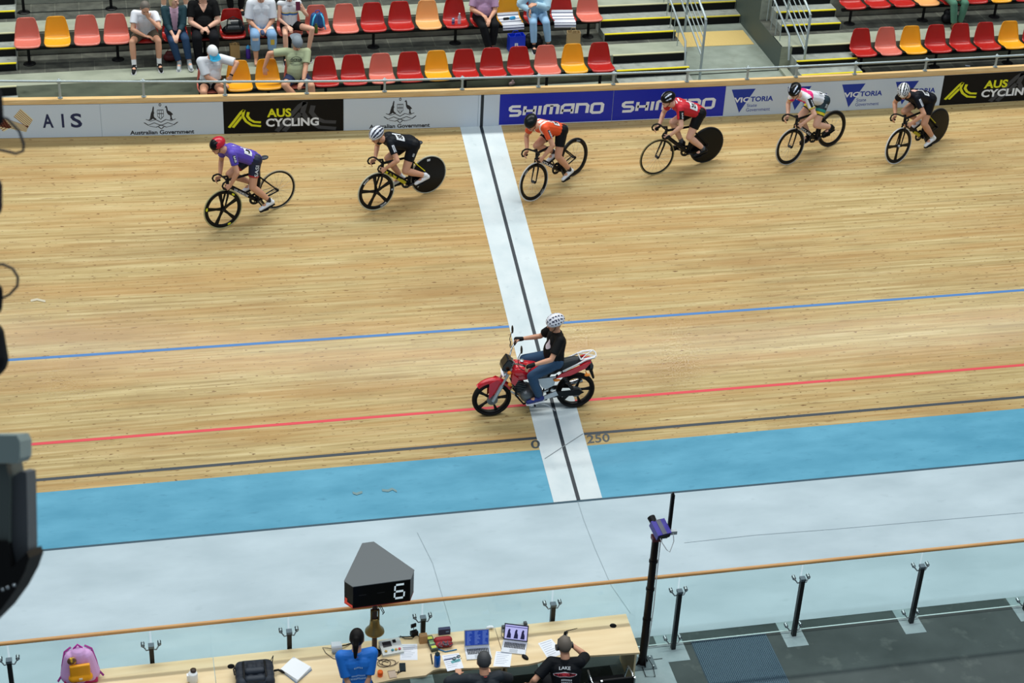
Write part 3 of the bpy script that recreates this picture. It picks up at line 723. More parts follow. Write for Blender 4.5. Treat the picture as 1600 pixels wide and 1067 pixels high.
# ------------------------------------------------------------------ lap counter with bell
B0 = D(585, 1020)
t = thing('lap_counter', 'black wedge-shaped lap counter showing a white 6 on a pole', 'lap counter', B0)
mb = MB(); mb.lathe([(.0, .012), (.075, .012), (.09, .0), (0, 0)], n=24); mb.build('base_plate', black, t)
mb = MB(); mb.cyl((0, 0, .01), (0, 0, .80), .032, n=14); mb.build('pole', mat('#2c1418', .5), t)
front = [(-.305, 0), (-.385, .235)]
def cp(px, py, z): return at(px, py, z)-B0
zt = 1.62; zbm = zt-.335
top = [cp(551.5, 916.5, zt), cp(641.5, 904.5, zt), cp(647, 890.5, zt), cp(584, 846.5, zt), cp(566, 849, zt), cp(538, 907.5, zt)]
top = [V((p.x, p.y, 0)) for p in top]
mb = MB(); H0 = zbm-ZT; H1 = zt-ZT
mb.prism([(p.x, p.y) for p in top], (H0, H1-.01)); mb.build('cabinet', mat('#0e0f12', .45), t)
mb = MB(); mb.prism([(p.x*1.01, p.y*1.01) for p in top], (H1-.01, H1)); mb.build('lid', mat('#5a6164', .5), t)
mb = MB(); mb.prism([(p.x*1.003, p.y*1.003) for p in top], (H0-.012, H0)); mb.build('base_trim', mat('#a33028', .6), t)
a, b = top[0], top[1]; wv = (b-a); nv = V((wv.y, -wv.x, 0)).normalized()
if nv.y > 0: nv = -nv
def fpnt(u, v, k=0): return a+wv*u+nv*(.003+.001*k)+V((0, 0, H0+(H1-H0)*v))
mb = MB(); mb.quad(fpnt(.02, .03), fpnt(.98, .03), fpnt(.98, .95), fpnt(.02, .95)); mb.build('display', mat('#08090b', .3), t)
def seg7(on):
    S = {'a': [(.12, 1), (.88, 1)], 'b': [(.96, .93), (.96, .57)], 'c': [(.96, .43), (.96, .07)], 'd': [(.12, 0), (.88, 0)], 'e': [(.04, .43), (.04, .07)], 'f': [(.04, .93), (.04, .57)], 'g': [(.14, .5), (.86, .5)]}
    return strokes([S[k] for k in on], .15)
mb = MB(); put2d(mb, seg7('acdefg'), (.71, .20, .89, .82), lambda u, v: fpnt(u+.02*v, v, 2)); mb.build('digit', mat('#cfe0e6', .4, emit=.5), t)
mb = MB()
for u0 in (.10, .42): put2d(mb, strokes([[(0, .5), (1, .5)]], .2), (u0, .50, u0+.13, .62), lambda u, v: fpnt(u, v, 2))
mb.build('unlit_segment', mat('#2b2f33', .5), t)
a2, b2 = top[5], top[0]; w2 = b2-a2; n2 = V((w2.y, -w2.x, 0)).normalized()
mb = MB(); f2 = lambda u, v: a2+w2*u+(n2 if n2.y < 0 else -n2)*.004+V((0, 0, H0+(H1-H0)*v))
mb.quad(f2(.02, .0), f2(.98, .0), f2(.98, .12), f2(.02, .12)); mb.quad(f2(.1, .1), f2(.35, .1), f2(.35, .28), f2(.1, .28)); mb.build('red_strip', mat('#d13a2a', .4, emit=.4), t)
mb = MB(); mb.tube([(.04, -.03, H0), (.08, -.05, H0-.08), (.11, -.05, H0-.16), (.09, -.04, H0-.2)], .006, 6); mb.tube([(.02, -.03, H0), (.05, -.05, H0-.06), (.10, -.05, H0-.18)], .005, 6); mb.build('cable', black, t)
bl = thing('brass_bell', 'old brass bell hanging on the pole under the lap counter', 'bell', B0+V((0, -.0, .37)))
mb = MB(); mb.lathe([(.036, .20), (.050, .19), (.058, .16), (.064, .09), (.085, .04), (.118, .0), (.122, -.02), (.112, -.028), (.08, .03), (.056, .09), (.038, .15)], n=32); mb.build('bell_body', mat('#8c7440', .35, .75), bl)
mb = MB(); mb.cyl((-.045, -.02, .18), (-.045, -.02, .34), .012); mb.cyl((.045, -.02, .18), (.045, -.02, .34), .012); mb.cbox((0, -.02, .34), (.11, .03, .02)); mb.build('hanger', mat('#6b5a34', .4, .7), bl)
# ------------------------------------------------------------------ photo-finish camera on its pole
CP = at(1003, 1037, ZF)
t = thing('camera_pole', 'tall black steel pole bolted to the floor beside the desk end', 'pole', CP)
mb = MB(); mb.cbox((0, 0, .006), (.34, .26, .012)); mb.build('base_plate', mat('#59676c', .5, .4), t)
for sx in (-1, 1):
    for sy in (-1, 1):
        mb = MB(); mb.cyl((.13*sx, .09*sy, .012), (.13*sx, .09*sy, .03), .014, n=6, smooth=False); mb.build('bolt', steel, t)
mb = MB(); mb.cyl((0, 0, .012), (0, 0, 2.11), .052, .046, n=18)
for a_ in range(4): c, s = math.cos(a_*PI/2), math.sin(a_*PI/2); mb.prism([(0, .0), (.10, 0), (.04, .14), (0, .14)], (-.004, .004), Matrix.Rotation(a_*PI/2+.3, 4, 'Z') @ Matrix.Rotation(PI/2, 4, 'X'))
mb.build('pole', mat('#1a1114', .4), t)
mb = MB(); mb.cbox((.0, -.02, 2.10), (.12, .10, .06)); mb.build('bracket', mat('#5a2228', .5), t)
mb = MB(); mb.tube([(.045, -.03, .3), (.06, -.04, 1.0), (.052, -.04, 1.6), (.055, -.03, 2.05)], .007, 6); mb.build('cable', mat('#cfd4d6', .5), t)
for z in (.75, 1.25, 1.7): mb = MB(); mb.cyl((0, 0, z), (0, 0, z+.03), .056, n=18); mb.build('cable_tie', black, t)
mb = MB(); mb.tube([(.03, -.06, .18), (.12, -.10, .03), (.10, -.28, .015), (-.02, -.26, .015), (-.02, -.08, .02)], .005, 6); mb.build('ground_cable', black, t)
K = V((.035, -.03, 2.24))
t = thing('finish_camera', 'small purple box camera mounted on top of the black pole', 'camera', CP+K)
R_ = Matrix.Rotation(.22, 4, 'Z') @ Matrix.Rotation(.35, 4, 'X')
mb = MB(); mb.cbox((0, 0, 0), (.19, .22, .10), R_); mb.build('body', mat('#41389c', .4), t)
mb = MB(); mb.cbox((.0, 0, .052), (.06, .221, .006), R_); mb.build('stripe', mat('#5f6270', .5), t)
mb = MB(); mb.cyl(R_ @ V((-.045, .10, .01)), R_ @ V((-.045, .19, .01)), .045, .05, n=18); mb.build('lens', black, t)
mb = MB(); mb.cbox((0, -.112, -.005), (.16, .012, .07), R_); mb.build('rear_panel', mat('#20281f', .5), t)
mb = MB(); mb.cbox((.02, -.02, -.075), (.12, .10, .05)); mb.cbox((.16, -.02, -.05), (.10, .05, .05)); mb.build('mount', mat('#a9b4b8', .4, .5), t)
mb = MB(); mb.tube([(-.04, -.11, -.03), (.0, -.13, -.12), (.07, -.12, -.24), (.12, -.1, -.30), (.17, -.07, -.16), (.16, -.04, -.05)], .006, 6); mb.build('cable', mat('#dfe3e5', .5), t)
t = thing('aerial_mast', 'thin black square mast rising beside the purple camera', 'mast', CP+V((.16, -.0, 2.10)))
mb = MB(); mb.cbox((0, 0, .34), (.042, .042, .60)); mb.build('mast', black, t); mb = MB(); mb.cbox((-.06, 0, .05), (.16, .05, .03)); mb.build('bracket', dark_steel, t); mb = MB(); mb.cyl((0, 0, .64), (0, 0, .67), .012); mb.build('tip', black, t)

# ------------------------------------------------------------------ things on the desk
def onb(name, label, cat, px, py, rz=0, group=None): return thing(name, label, cat, D(px, py)+V((0, 0, .0005)), rz, group)
paper = mat('#e6ebf3', .6); faint = mat('#a9b0bd', .7); silver = mat('#c4cad0', .35, .3)
def sheet(px, label, lines=6, group='papers on the desk', thick=.0015, title=True):
    P = [D(*q) for q in px]; c = sum(P, V((0, 0, 0)))/4   # corners: back-left, back-right, front-right, front-left
    t = thing('paper_sheet', label, 'paper', c, None, group)
    Q = [p-c for p in P]; mb = MB(); mb.add([tuple(q) for q in Q]+[tuple(q+V((0, 0, thick))) for q in Q], [(0, 1, 2, 3), (7, 6, 5, 4), (0, 4, 5, 1), (1, 5, 6, 2), (2, 6, 7, 3), (3, 7, 4, 0)]); mb.build('sheet', paper, t)
    mb = MB(); f = lambda u, v: Q[0].lerp(Q[1], u).lerp(Q[3].lerp(Q[2], u), v)+V((0, 0, thick+.0006))
    for i in range(lines): v0 = .2+.7*i/lines; mb.quad(f(.1, v0), f(.85-.1*(i % 3), v0), f(.85-.1*(i % 3), v0+.025), f(.1, v0+.025))
    if title: mb.quad(f(.1, .07), f(.9, .07), f(.9, .10), f(.1, .10))
    mb.build('print', faint, t); return t
sheet([(625.5, 1006.5), (652, 1006), (652.5, 1031), (625, 1031.5)], 'white sheet of paper right of the control box')
sheet([(690, 1024), (717, 1020), (724.5, 1043.5), (699, 1049)], 'white sheet under the pen and glasses left of the left laptop')
sheet([(775, 1017.5), (800, 1019.5), (797, 1042), (770.5, 1041)], 'white sheet between the two laptops near the desk front')
sheet([(840.5, 1005), (861.5, 998), (880, 1020.5), (857, 1031)], 'white printed sheet right of the mouse beside the man with the headset')
# stack of papers
P = [D(*q) for q in ((461, 1028.5), (487.5, 1047), (463, 1068), (437, 1047.5))]; c = sum(P, V((0, 0, 0)))/4
t = thing('paper_stack', 'thick stack of white papers lying askew beside the black backpack', 'papers', c)
for i in range(4):
    Q = [(p-c)*(1-.02*i) for p in P]; z0, z1 = .011*i, .011*i+.0095; M = Matrix.Rotation(.03*i, 4, 'Z')
    mb = MB(); mb.add([M @ V((q.x, q.y, z0)) for q in Q]+[M @ V((q.x, q.y, z1)) for q in Q], [(0, 1, 2, 3), (7, 6, 5, 4), (0, 4, 5, 1), (1, 5, 6, 2), (2, 6, 7, 3), (3, 7, 4, 0)])
    mb.build('sheets', mat(('#7f97b5', '#c9d3dd', '#e3e9ef', '#eef2f5')[i], .6), t)
# laptops
def laptop(c1, c2, c3, c4, w_ang, label, scr, scrn):
    """c1,c2 hinge left/right px, c3,c4 front right/left px"""
    A, B, Cc, Dd = D(*c1), D(*c2), D(*c3), D(*c4); o = (A+B)/2; ux = (B-A).normalized(); w = (B-A).length; uy = V((-ux.y, ux.x, 0)); dep = .235
    t = thing('laptop', label, 'laptop', o); M = Matrix((( ux.x, uy.x, 0, 0), (ux.y, uy.y, 0, 0), (0, 0, 1, 0), (0, 0, 0, 1)))
    mb = MB(); mb.box((-w/2, -dep, 0), (w/2, 0, .014), M); mb.build('base', silver, t)
    mb = MB()
    for r_ in range(5):
        for k_ in range(13): x = -w*.42+w*.84*k_/12.5; mb.box((x, -.045-.021*r_-.016, .014), (x+w*.055, -.045-.021*r_, .016), M)
    mb.build('keyboard', mat('#22262c', .6), t)['kind'] = 'stuff'
    mb = MB(); mb.box((-.05, -dep+.012, .014), (.05, -dep+.075, .0148), M); mb.build('trackpad', mat('#aeb5bb', .4), t)
    T = M @ Matrix.Translation((0, .0, .014)) @ Matrix.Rotation(math.radians(-w_ang), 4, 'X'); h = .225
    mb = MB(); mb.box((-w/2, 0, 0), (w/2, .008, h), T); s = mb.build('screen', scrn, t)
    mb = MB(); mb.quad(*[T @ V(p) for p in ((-w/2+.012, -.001, .016), (w/2-.012, -.001, .016), (w/2-.012, -.001, h-.012), (-w/2+.012, -.001, h-.012))]); mb.build('display', scr, s)
    return t, s, T, w, h
scrA = mat('#20409a', .3, emit=.55); scrB = mat('#b9b8ee', .3, emit=.6)
t, s, T, w, h = laptop((725.5, 1012), (764.5, 1009.5), (772, 1028), (731, 1033), 18, 'open silver laptop with dark blue text screen, left of the pair', scrA, silver)
mb = MB()
for i in range(11):
    for j in range(3):
        x = -w/2+.03+.1*j; L_ = random.uniform(.03, .08); z = .03+.0165*i; mb.quad(*[T @ V(p) for p in ((x, -.002, z), (x+L_, -.002, z), (x+L_, -.002, z+.005), (x, -.002, z+.005))])
mb.build('text_lines', mat('#7c9ad8', .4, emit=.4), s)
t, s, T, w, h = laptop((786.5, 1000), (824, 1004.5), (822, 1023), (784, 1017), 14, 'open laptop showing white screen with dark cyclist pictures, right of the pair', scrB, mat('#23263a', .4))
mb = MB()
for cx in (-.09, 0, .085):
    for pl in ([(-.03, 0), (.03, 0), (.03, .05), (.015, .09), (.02, .12), (0, .13), (-.015, .10), (-.02, .06)],):
        k = len(pl); mb.add([T @ V((cx+.9*x, -.002, .03+z)) for x, z in pl], [tuple(range(k))])
mb.build('pictures', mat('#2a2858', .4, emit=.1), s)
mb = MB(); mb.quad(*[T @ V(p) for p in ((-w/2+.014, -.002, h-.04), (w/2-.014, -.002, h-.04), (w/2-.014, -.002, h-.03), (-w/2+.014, -.002, h-.03))]); mb.build('toolbar', mat('#55509a', .4, emit=.2), s)
# mouse
t = onb('computer_mouse', 'black computer mouse right of the laptops', 'mouse', 820.5, 1027.5, .5)
mb = MB(); mb.ell((0, 0, .004), (.031, .055, .030), vmin=.45); mb.build('shell', black, t); mb = MB(); mb.cbox((0, .03, .031), (.008, .018, .006)); mb.build('wheel', mat('#3a3c40', .5), t)
mb = MB(); mb.tube([(0, .05, .008), (.03, .12, .004), (.10, .15, .004), (.14, .22, .004), (.05, .28, .004)], .0025, 6); mb.build('cable', mat('#3b332c', .5), t)
# control box
t = onb('control_box', 'white sloping control box with small dark display and four coloured buttons', 'control box', 611.5, 1016, .12)
M = Matrix.Identity(4)
mb = MB(); mb.prism([(-.10, 0), (.12, 0), (.12, .085), (-.10, .035)], (-.135, .135), Matrix.Rotation(PI/2, 4, 'Z') @ Matrix.Rotation(PI/2, 4, 'X')); mb.build('case', mat('#d4dad6', .45), t)
def slp(x, y): return V((x, y, .035+(y+.10)*.2273+.0008))
def sbox(mb, x0, y0, x1, y1, h): mb.add([slp(x0, y0), slp(x1, y0), slp(x1, y1), slp(x0, y1)]+[slp(*q)+V((0, 0, h)) for q in ((x0, y0), (x1, y0), (x1, y1), (x0, y1))], [(0, 3, 2, 1), (4, 5, 6, 7), (0, 1, 5, 4), (1, 2, 6, 5), (2, 3, 7, 6), (3, 0, 4, 7)])
mb = MB(); sbox(mb, -.10, .01, .01, .085, .004); mb.build('display', mat('#20242a', .3), t)
mb = MB(); sbox(mb, .035, .05, .075, .09, .01); mb.build('socket', black, t)
for x, c in ((-.085, '#c9a24a'), (.0, '#2d8fa0'), (.045, '#c9a24a'), (.09, '#c2334a')):
    mb = MB(); mb.cyl(slp(x, -.055), slp(x, -.055)+V((0, 0, .014)), .016, n=16); o = mb.build('button', mat(c, .4), t); o['label'] = {'#c9a24a': 'amber', '#2d8fa0': 'teal', '#c2334a': 'red'}[c]+' round button'
# adaptor box and cables
t = onb('adaptor_box', 'small white adaptor box with grey cables left of the woman in blue', 'box', 526, 1015, -.05)
mb = MB(); mb.cbox((0, 0, .04), (.13, .12, .08)); mb.build('case', mat('#d7dee6', .5), t); mb = MB(); mb.cbox((0, -.072, .02), (.11, .03, .035)); mb.cbox((.02, -.10, .015), (.05, .03, .025)); mb.build('socket', mat('#8d979e', .5), t)
mb = MB(); mb.tube([(-.06, .0, .02), (-.11, .02, .02), (-.17, .05, .006), (-.14, -.05, .005), (-.06, -.16, .005), (.03, -.2, .005), (.09, -.14, .005)], .005, 6); mb.build('cable', mat('#6d6458', .6), t)
mb = MB(); mb.tube([(.07, .03, .03), (.12, .05, .02), (.18, .09, .006), (.24, .08, .005)], .008, 6); mb.build('plug_lead', black, t)
# loops of cable in front of the control box
pts = []
c0 = D(596, 1036)
for i in range(46):
    a_ = 2*PI*i/15; r_ = .085+.015*math.sin(i*.7); cx = .12*(i/45); pts.append(c0+V((cx+r_*math.cos(a_), -.005+.75*r_*math.sin(a_)-.02*(i/45), .005+.004*(i % 15 > 7)+.0035*(i//15))))
pts = [D(592, 1003), D(594.5, 1010), D(593, 1020), D(586, 1030)]+pts
for p in pts[:4]: p.z = ZT+.006
mb = MB(); mb.tube(pts, .0042, 6); tag(mb.build('coiled_cable', mat('#4a3a30', .6)), 'thin dark cable coiled in loops on the desk below the control box', 'cable')
# orange tub, pad, keys, phone
t = onb('orange_tub', 'small bright orange tub beside the woman in blue', 'tub', 594, 1056)
mb = MB(); mb.lathe([(0, 0), (.030, 0), (.034, .02), (.034, .07), (.028, .078), (0, .08)], n=20); mb.build('tub', mat('#ff6c12', .4), t); mb = MB(); mb.lathe([(.035, .035), (.0355, .05), (.035, .055)], n=20); mb.build('band', mat('#d94e06', .5), t)
t = onb('notepad', 'small beige notepad between the orange tub and the phone', 'notepad', 613, 1054, .05)
mb = MB(); mb.cbox((0, 0, .006), (.09, .13, .012)); mb.build('pages', mat('#cdb8a2', .7), t); mb = MB(); mb.cbox((0, .058, .0065), (.092, .012, .014)); mb.build('binding', mat('#93806c', .6), t)
t = onb('keys', 'bunch of dark keys left of the black phone', 'keys', 623, 1051, .2)
for k_ in range(4):
    mb = MB(); a_ = k_*1.3; mb.cyl((0, 0, .004+.002*k_), (.045*math.cos(a_), .045*math.sin(a_), .003+.002*k_), .0035, n=6); mb.ell((.012*math.cos(a_), .012*math.sin(a_), .004+.002*k_), (.010, .010, .003), nu=10, nv=4); mb.build('key', mat('#3c3734', .4, .6), t)
t = onb('mobile_phone', 'black mobile phone lying on the desk below the papers', 'phone', 629, 1043, -.12)
mb = MB(); mb.cbox((0, 0, .005), (.075, .15, .010)); mb.build('case', black, t); mb = MB(); mb.cbox((0, 0, .0104), (.067, .135, .001)); mb.build('screen', mat('#1d2a2c', .15), t)
# post-side box and router
t = onb('cardboard_stand', 'small brown cardboard box in front of the balustrade post on the desk', 'box', 661, 1003)
mb = MB(); mb.cbox((0, 0, .06), (.10, .07, .12)); mb.build('carton', mat('#b98e5c', .7), t); mb = MB(); mb.cbox((0, -.0, .1205), (.10, .012, .002)); mb.build('tape', mat('#cfae80', .5), t)
t = onb('radio_unit', 'black radio unit with a tangle of leads left of the cardboard box', 'radio', 647, 992, .3)
mb = MB(); mb.cbox((0, 0, .03), (.09, .06, .06)); mb.build('case', black, t); mb = MB(); mb.cbox((.01, .04, .12), (.07, .02, .05)); mb.cyl((.01, .03, .05), (.01, .04, .10), .004); mb.build('screen', mat('#1b1f28', .3), t)
mb = MB(); mb.tube([(-.04, -.02, .01), (-.10, .0, .01), (-.16, .03, .01), (-.20, .04, .01)], .006, 6); mb.tube([(.0, -.03, .01), (-.06, -.06, .01), (-.14, -.02, .01), (-.17, .05, .012)], .005, 6); mb.tube([(.03, -.03, .01), (.05, -.08, .01), (.02, -.13, .01), (.06, -.16, .01)], .005, 6); mb.build('leads', rubber, t)
t = onb('field_tester', 'dark handheld tester with three yellow-green panels', 'tester', 674.5, 1008, .12)
mb = MB(); mb.cbox((0, 0, .025), (.085, .26, .05)); mb.build('case', mat('#31423c', .5), t)
for y, s_ in ((.085, .05), (.0, .07), (-.09, .045)): mb = MB(); mb.cbox((0, y, .0505), (.062, s_, .003)); mb.build('panel', mat('#c4cd48' if y else '#88b07a', .5), t)
t = onb('tool_pouch', 'open red pouch full of small tools and leads', 'pouch', 693, 1009)
mb = MB(); mb.cap((-.07, .05, .05), (.07, .05, .05), .05); mb.cap((-.08, -.02, .035), (.08, -.02, .035), .035); remesh(mb, 'pouch', mat('#9c1620', .6), t, .008, 3)
mb = MB(); random.seed(3)
for i in range(14):
    x, y = random.uniform(-.08, .08), random.uniform(-.09, -.03); a_ = random.uniform(0, 3); mb.cyl((x, y, .055+random.uniform(0, .02)), (x+.05*math.cos(a_), y+.04*math.sin(a_), .06+random.uniform(0, .015)), random.uniform(.004, .009), n=6)
mb.build('small_tools', mat('#5b5560', .5, .3), t)['kind'] = 'stuff'
mb = MB(); mb.tube([(-.09, -.05, .01), (.0, -.12, .008), (.09, -.11, .008), (.15, -.10, .008)], .008, 6); mb.build('blue_lead', mat('#2e7fb0', .5), t)
t = onb('navy_case', 'small navy blue case standing behind the red pouch', 'case', 694, 990)
mb = MB(); mb.cbox((0, 0, .045), (.15, .05, .09)); mb.build('case', mat('#1c2550', .5), t); mb = MB(); mb.cbox((.035, -.026, .05), (.04, .004, .02)); mb.build('label_patch', mat('#6a88b0', .5), t)
t = onb('water_bottle', 'blue translucent water bottle standing on the desk', 'bottle', 683, 1040)
mb = MB(); mb.lathe([(0, 0), (.036, 0), (.040, .01), (.040, .15), (.032, .175), (.028, .18)], n=20); mb.build('bottle', mat('#1769c8', .25), t); mb = MB(); mb.lathe([(.030, .178), (.031, .20), (.012, .205), (.010, .225), (0, .228)], n=16); mb.build('cap', mat('#22383c', .4), t)
t = onb('marker_pen', 'long black marker pen left of the blue water bottle', 'pen', 674.5, 1030, 1.5)
mb = MB(); mb.cyl((-.09, 0, .008), (.05, 0, .008), .008); mb.build('barrel', black, t); mb = MB(); mb.cyl((.05, 0, .008), (.09, 0, .008), .0085); mb.build('cap', mat('#303338', .5), t)
t = onb('spectacles', 'grey folded spectacles on the paper beside the bottle', 'glasses', 713, 1028, .5)
mb = MB()
for sx in (-1, 1): mb.tube([(sx*.033+.026*math.cos(k*PI/6), .018*math.sin(k*PI/6), .012) for k in range(12)], .003, 6, closed=True)
mb.tube([(-.06, 0, .012), (-.05, -.05, .006), (.05, -.045, .006)], .0025, 5); mb.build('frame', mat('#3f4b55', .4), t)
mb = MB()
for sx in (-1, 1): mb.ell((sx*.033, 0, .012), (.024, .016, .002), nu=12, nv=4)
mb.build('lenses', mat('#56707a', .2), t)
t = onb('ballpoint_pen', 'blue ballpoint pen lying across the paper', 'pen', 702, 1030, .12)
mb = MB(); mb.cyl((-.07, 0, .007), (.06, 0, .007), .0055); mb.build('barrel', mat('#2a3f78', .4), t); mb = MB(); mb.cyl((.06, 0, .007), (.075, 0, .007), .004, .001); mb.build('tip', steel, t)
t = onb('teal_card', 'teal card sticking out on the paper beside the spectacles', 'card', 712, 1033, .25)
mb = MB(); mb.cbox((0, 0, .004), (.12, .045, .002)); mb.build('card', mat('#57a0a6', .5), t)
mb = MB(); mb.cap((-.03, 0, .03), (.03, .01, .025), .018, .022); mb.cap((.0, .02, .03), (.04, -.02, .04), .015); o = remesh(mb, 'crumpled_tissue', mat('#e8edf2', .7), None, .008, 1, T=Matrix.Translation(D(765, 983))); tag(o, 'crumpled white tissue behind the left laptop', 'tissue')
t = onb('power_strip', 'grey power strip with plugs behind the right laptop', 'power strip', 804, 983, .1)
mb = MB(); mb.cbox((0, 0, .025), (.34, .07, .05)); mb.build('strip', mat('#a9b3b6', .5), t)
for x in (-.15, .14): mb = MB(); mb.cbox((x, 0, .065), (.04, .045, .04)); mb.tube([(x, 0, .08), (x-.03, -.03, .10), (x-.06, -.10, .02), (x-.03, -.16, .01)], .004, 6); mb.build('plug', mat('#4b5054', .5), t)
t = onb('white_canister', 'white canister with a dark top at the left end of the desks', 'canister', 302, 1064)
mb = MB(); mb.lathe([(0, 0), (.055, 0), (.058, .02), (.058, .12), (.05, .135), (0, .137)], n=24); mb.build('canister', mat('#eef0f0', .4), t); mb = MB(); mb.lathe([(.034, .137), (.036, .165), (0, .167)], (.008, .02, 0), n=18); mb.build('lid', mat('#3a2a22', .5), t)
mb = MB(); mb.cbox((-.055, -.01, .075), (.04, .05, .09)); mb.build('handle', mat('#eef0f0', .4), t)
# bags on the desk
t = onb('black_backpack', 'black backpack lying on the middle desk', 'backpack', 398, 1058, -.03)
mb = MB()
for x in (-.16, -.05, .06, .16):
    for y in (.12, 0, -.12): mb.cap((x, y, .07), (x, y-.06, .075), .075, .08)
mb.cap((-.13, .15, .08), (.15, .15, .08), .05)
remesh(mb, 'bag_body', noise_mat('#161c26', '#2a323e', 8, .6, bump=.3, name='bag_cloth'), t, .012, 3)
mb = MB(); mb.cap((-.08, -.05, .14), (.08, -.05, .14), .05, .05); mb.cap((-.08, -.18, .13), (.08, -.18, .13), .05, .05); remesh(mb, 'front_pocket', mat('#222b37', .6), t, .012, 3)
for sx in (-1, 1): mb = MB(); mb.tube([(sx*.12, .19, .10), (sx*.13, .10, .165), (sx*.13, -.1, .17), (sx*.14, -.24, .12)], .012, 6, flat=((0, 0, 1), .4)); mb.build('strap', black, t)
mb = MB(); mb.tube([(.24, .02, .06), (.29, .05, .04), (.36, .02, .02), (.40, .0, .02)], .014, 6); mb.tube([(-.22, .12, .09), (-.25, .06, .1), (-.24, -.02, .08)], .010, 6); mb.tube([(.2, .15, .1), (.24, .2, .14), (.22, .1, .1)], .007, 6); mb.build('loose_strap', black, t)
B1 = D(124, 1066)
t = thing('pink_backpack', 'small pink school backpack with bright yellow front pocket', 'backpack', B1+V((.02, .05, 0)), .05)
mb = MB(); mb.cap((-.12, 0, .10), (-.08, .02, .34), .12, .10); mb.cap((.12, 0, .10), (.08, .02, .34), .12, .10); mb.cap((0, 0, .10), (0, .02, .38), .13, .11); remesh(mb, 'bag_body', mat('#d9a8dc', .6), t, .010, 3)
mb = MB(); mb.cbox((.0, -.135, .27), (.24, .05, .16)); mb.cap((-.09, -.13, .15), (.09, -.13, .15), .055); remesh(mb, 'front_pocket', mat('#eda100', .5), t, .009, 3)
mb = MB(); mb.cbox((.0, -.192, .175), (.04, .012, .022)); mb.build('buckle', mat('#e8e2d0', .4), t)
mb = MB(); mb.ell((-.085, -.105, .40), (.055, .03, .055)); mb.build('badge', noise_mat('#efc030', '#6b4a3a', 14, .5, name='badge_print', pos=(.45, .55)), t)
for sx in (-1, 1): mb = MB(); mb.tube([(sx*.08, .09, .45), (sx*.16, .05, .42), (sx*.20, .02, .25), (sx*.22, -.02, .12), (sx*.27, -.04, .05)], .016, 6, flat=((0, 0, 1), .5)); mb.build('strap', mat('#a12a8c', .6), t)
mb = MB(); mb.tube([(-.05, .03, .47), (0, .03, .53), (.05, .03, .47)], .013, 6); mb.build('handle', mat('#b5189c', .5), t)
mb = MB(); mb.cbox((0, 0, .05), (.40, .20, .09)); remesh(mb, 'bag_base', mat('#c0206e', .6), t, .012, 4)

# black chair at the desk end
def visitor_chair(label, loc, rz):
    t = thing('office_chair', label, 'chair', loc, rz)    # faces +x locally
    def rb(lo, hi, nm, m):
        mb = MB(); mb.box(lo, hi); o = mb.build(nm, m, t); b = o.modifiers.new('b', 'BEVEL'); b.width = .012; b.segments = 3; return o
    rb((-.22, -.23, .42), (.22, .23, .47), 'seat', mat('#17191c', .6)); rb((-.26, -.23, .56), (-.225, .23, .84), 'backrest', mat('#17191c', .5))
    for sy in (-1, 1):
        for (p, q) in (((.20, .23*sy, 0), (.19, .22*sy, .43)), ((-.24, .23*sy, 0), (-.22, .22*sy, .43))): mb = MB(); mb.cyl(p, q, .013); mb.build('leg', steel, t)
        mb = MB(); mb.tube([(-.22, .22*sy, .42), (-.25, .22*sy, .6), (-.27, .21*sy, .85)], .013, 8); mb.tube([(-.24, .24*sy, .60), (.0, .27*sy, .66), (.16, .26*sy, .64), (.19, .23*sy, .44)], .012, 8); mb.build('frame', steel, t)
    return t
visitor_chair('empty black chair pushed under the right end of the desk', (-.68, -5.36, ZF), PI/2)
# ================================================================== PEOPLE: bodies, clothes, heads
SKIN = mat('#d39c7d', .55, name='skin'); SKIN_D = mat('#a8714f', .55, name='skin_dark'); SKIN_P = mat('#dfae94', .55, name='skin_pale')
def ik(a, b, l1, l2, pole):
    a, b = V(a), V(b); d = b-a; L = min(d.length, (l1+l2)*.999); d.normalize()
    x = (l1*l1-l2*l2+L*L)/(2*L); h = math.sqrt(max(l1*l1-x*x, 0)); p = V(pole); p = p-d*p.dot(d)
    if p.length < 1e-5: p = d.orthogonal()
    return a+d*x+p.normalized()*h
def hand(mb, w, d, nrm, curl=.35, ts=1, s=1.0, spread=.0):
    d = V(d).normalized(); nrm = V(nrm); nrm = (nrm-d*nrm.dot(d)).normalized(); side = d.cross(nrm)*ts
    w = V(w)
    for k in range(4):
        o = side*((1.5-k)*.0205*s); mb.cap(w+o*.55, w+d*(.084*s)+o, .0165*s, .0125*s, 8)
    mb.cap(w+d*.04*s-side*.02*s, w+d*.06*s+side*.02*s, .015*s, n=8)
    for k, f in enumerate((.95, 1.06, 1.0, .80)):
        p = w+d*(.086*s)+side*((1.5-k)*.0215*s); q = (d+side*((1.5-k)*spread)).normalized()
        for L, r in ((.042, .0092), (.027, .0085), (.021, .0078)):
            a = curl; q = (q*math.cos(a)+nrm*math.sin(a)).normalized(); e = p+q*(L*f*s); mb.cap(p, e, r*s, r*s*.93, 7); p = e
            nr = nrm; nrm_ = (nrm*math.cos(a)-d*math.sin(a))
            q = (q*math.cos(a*.6)+(nrm-q*nrm.dot(q)).normalized()*math.sin(a*.6)) if a > .3 else q
    p = w+d*(.028*s)+side*(.026*s); q = (d*.65+side*.72+nrm*.25).normalized(); e = p+q*.042*s; mb.cap(p, e, .0125*s, .0105*s, 8)
    q = (d*.85+side*.25+nrm*(.3+curl*.5)).normalized(); mb.cap(e, e+q*.030*s, .0105*s, .009*s, 8)
class Pose: pass
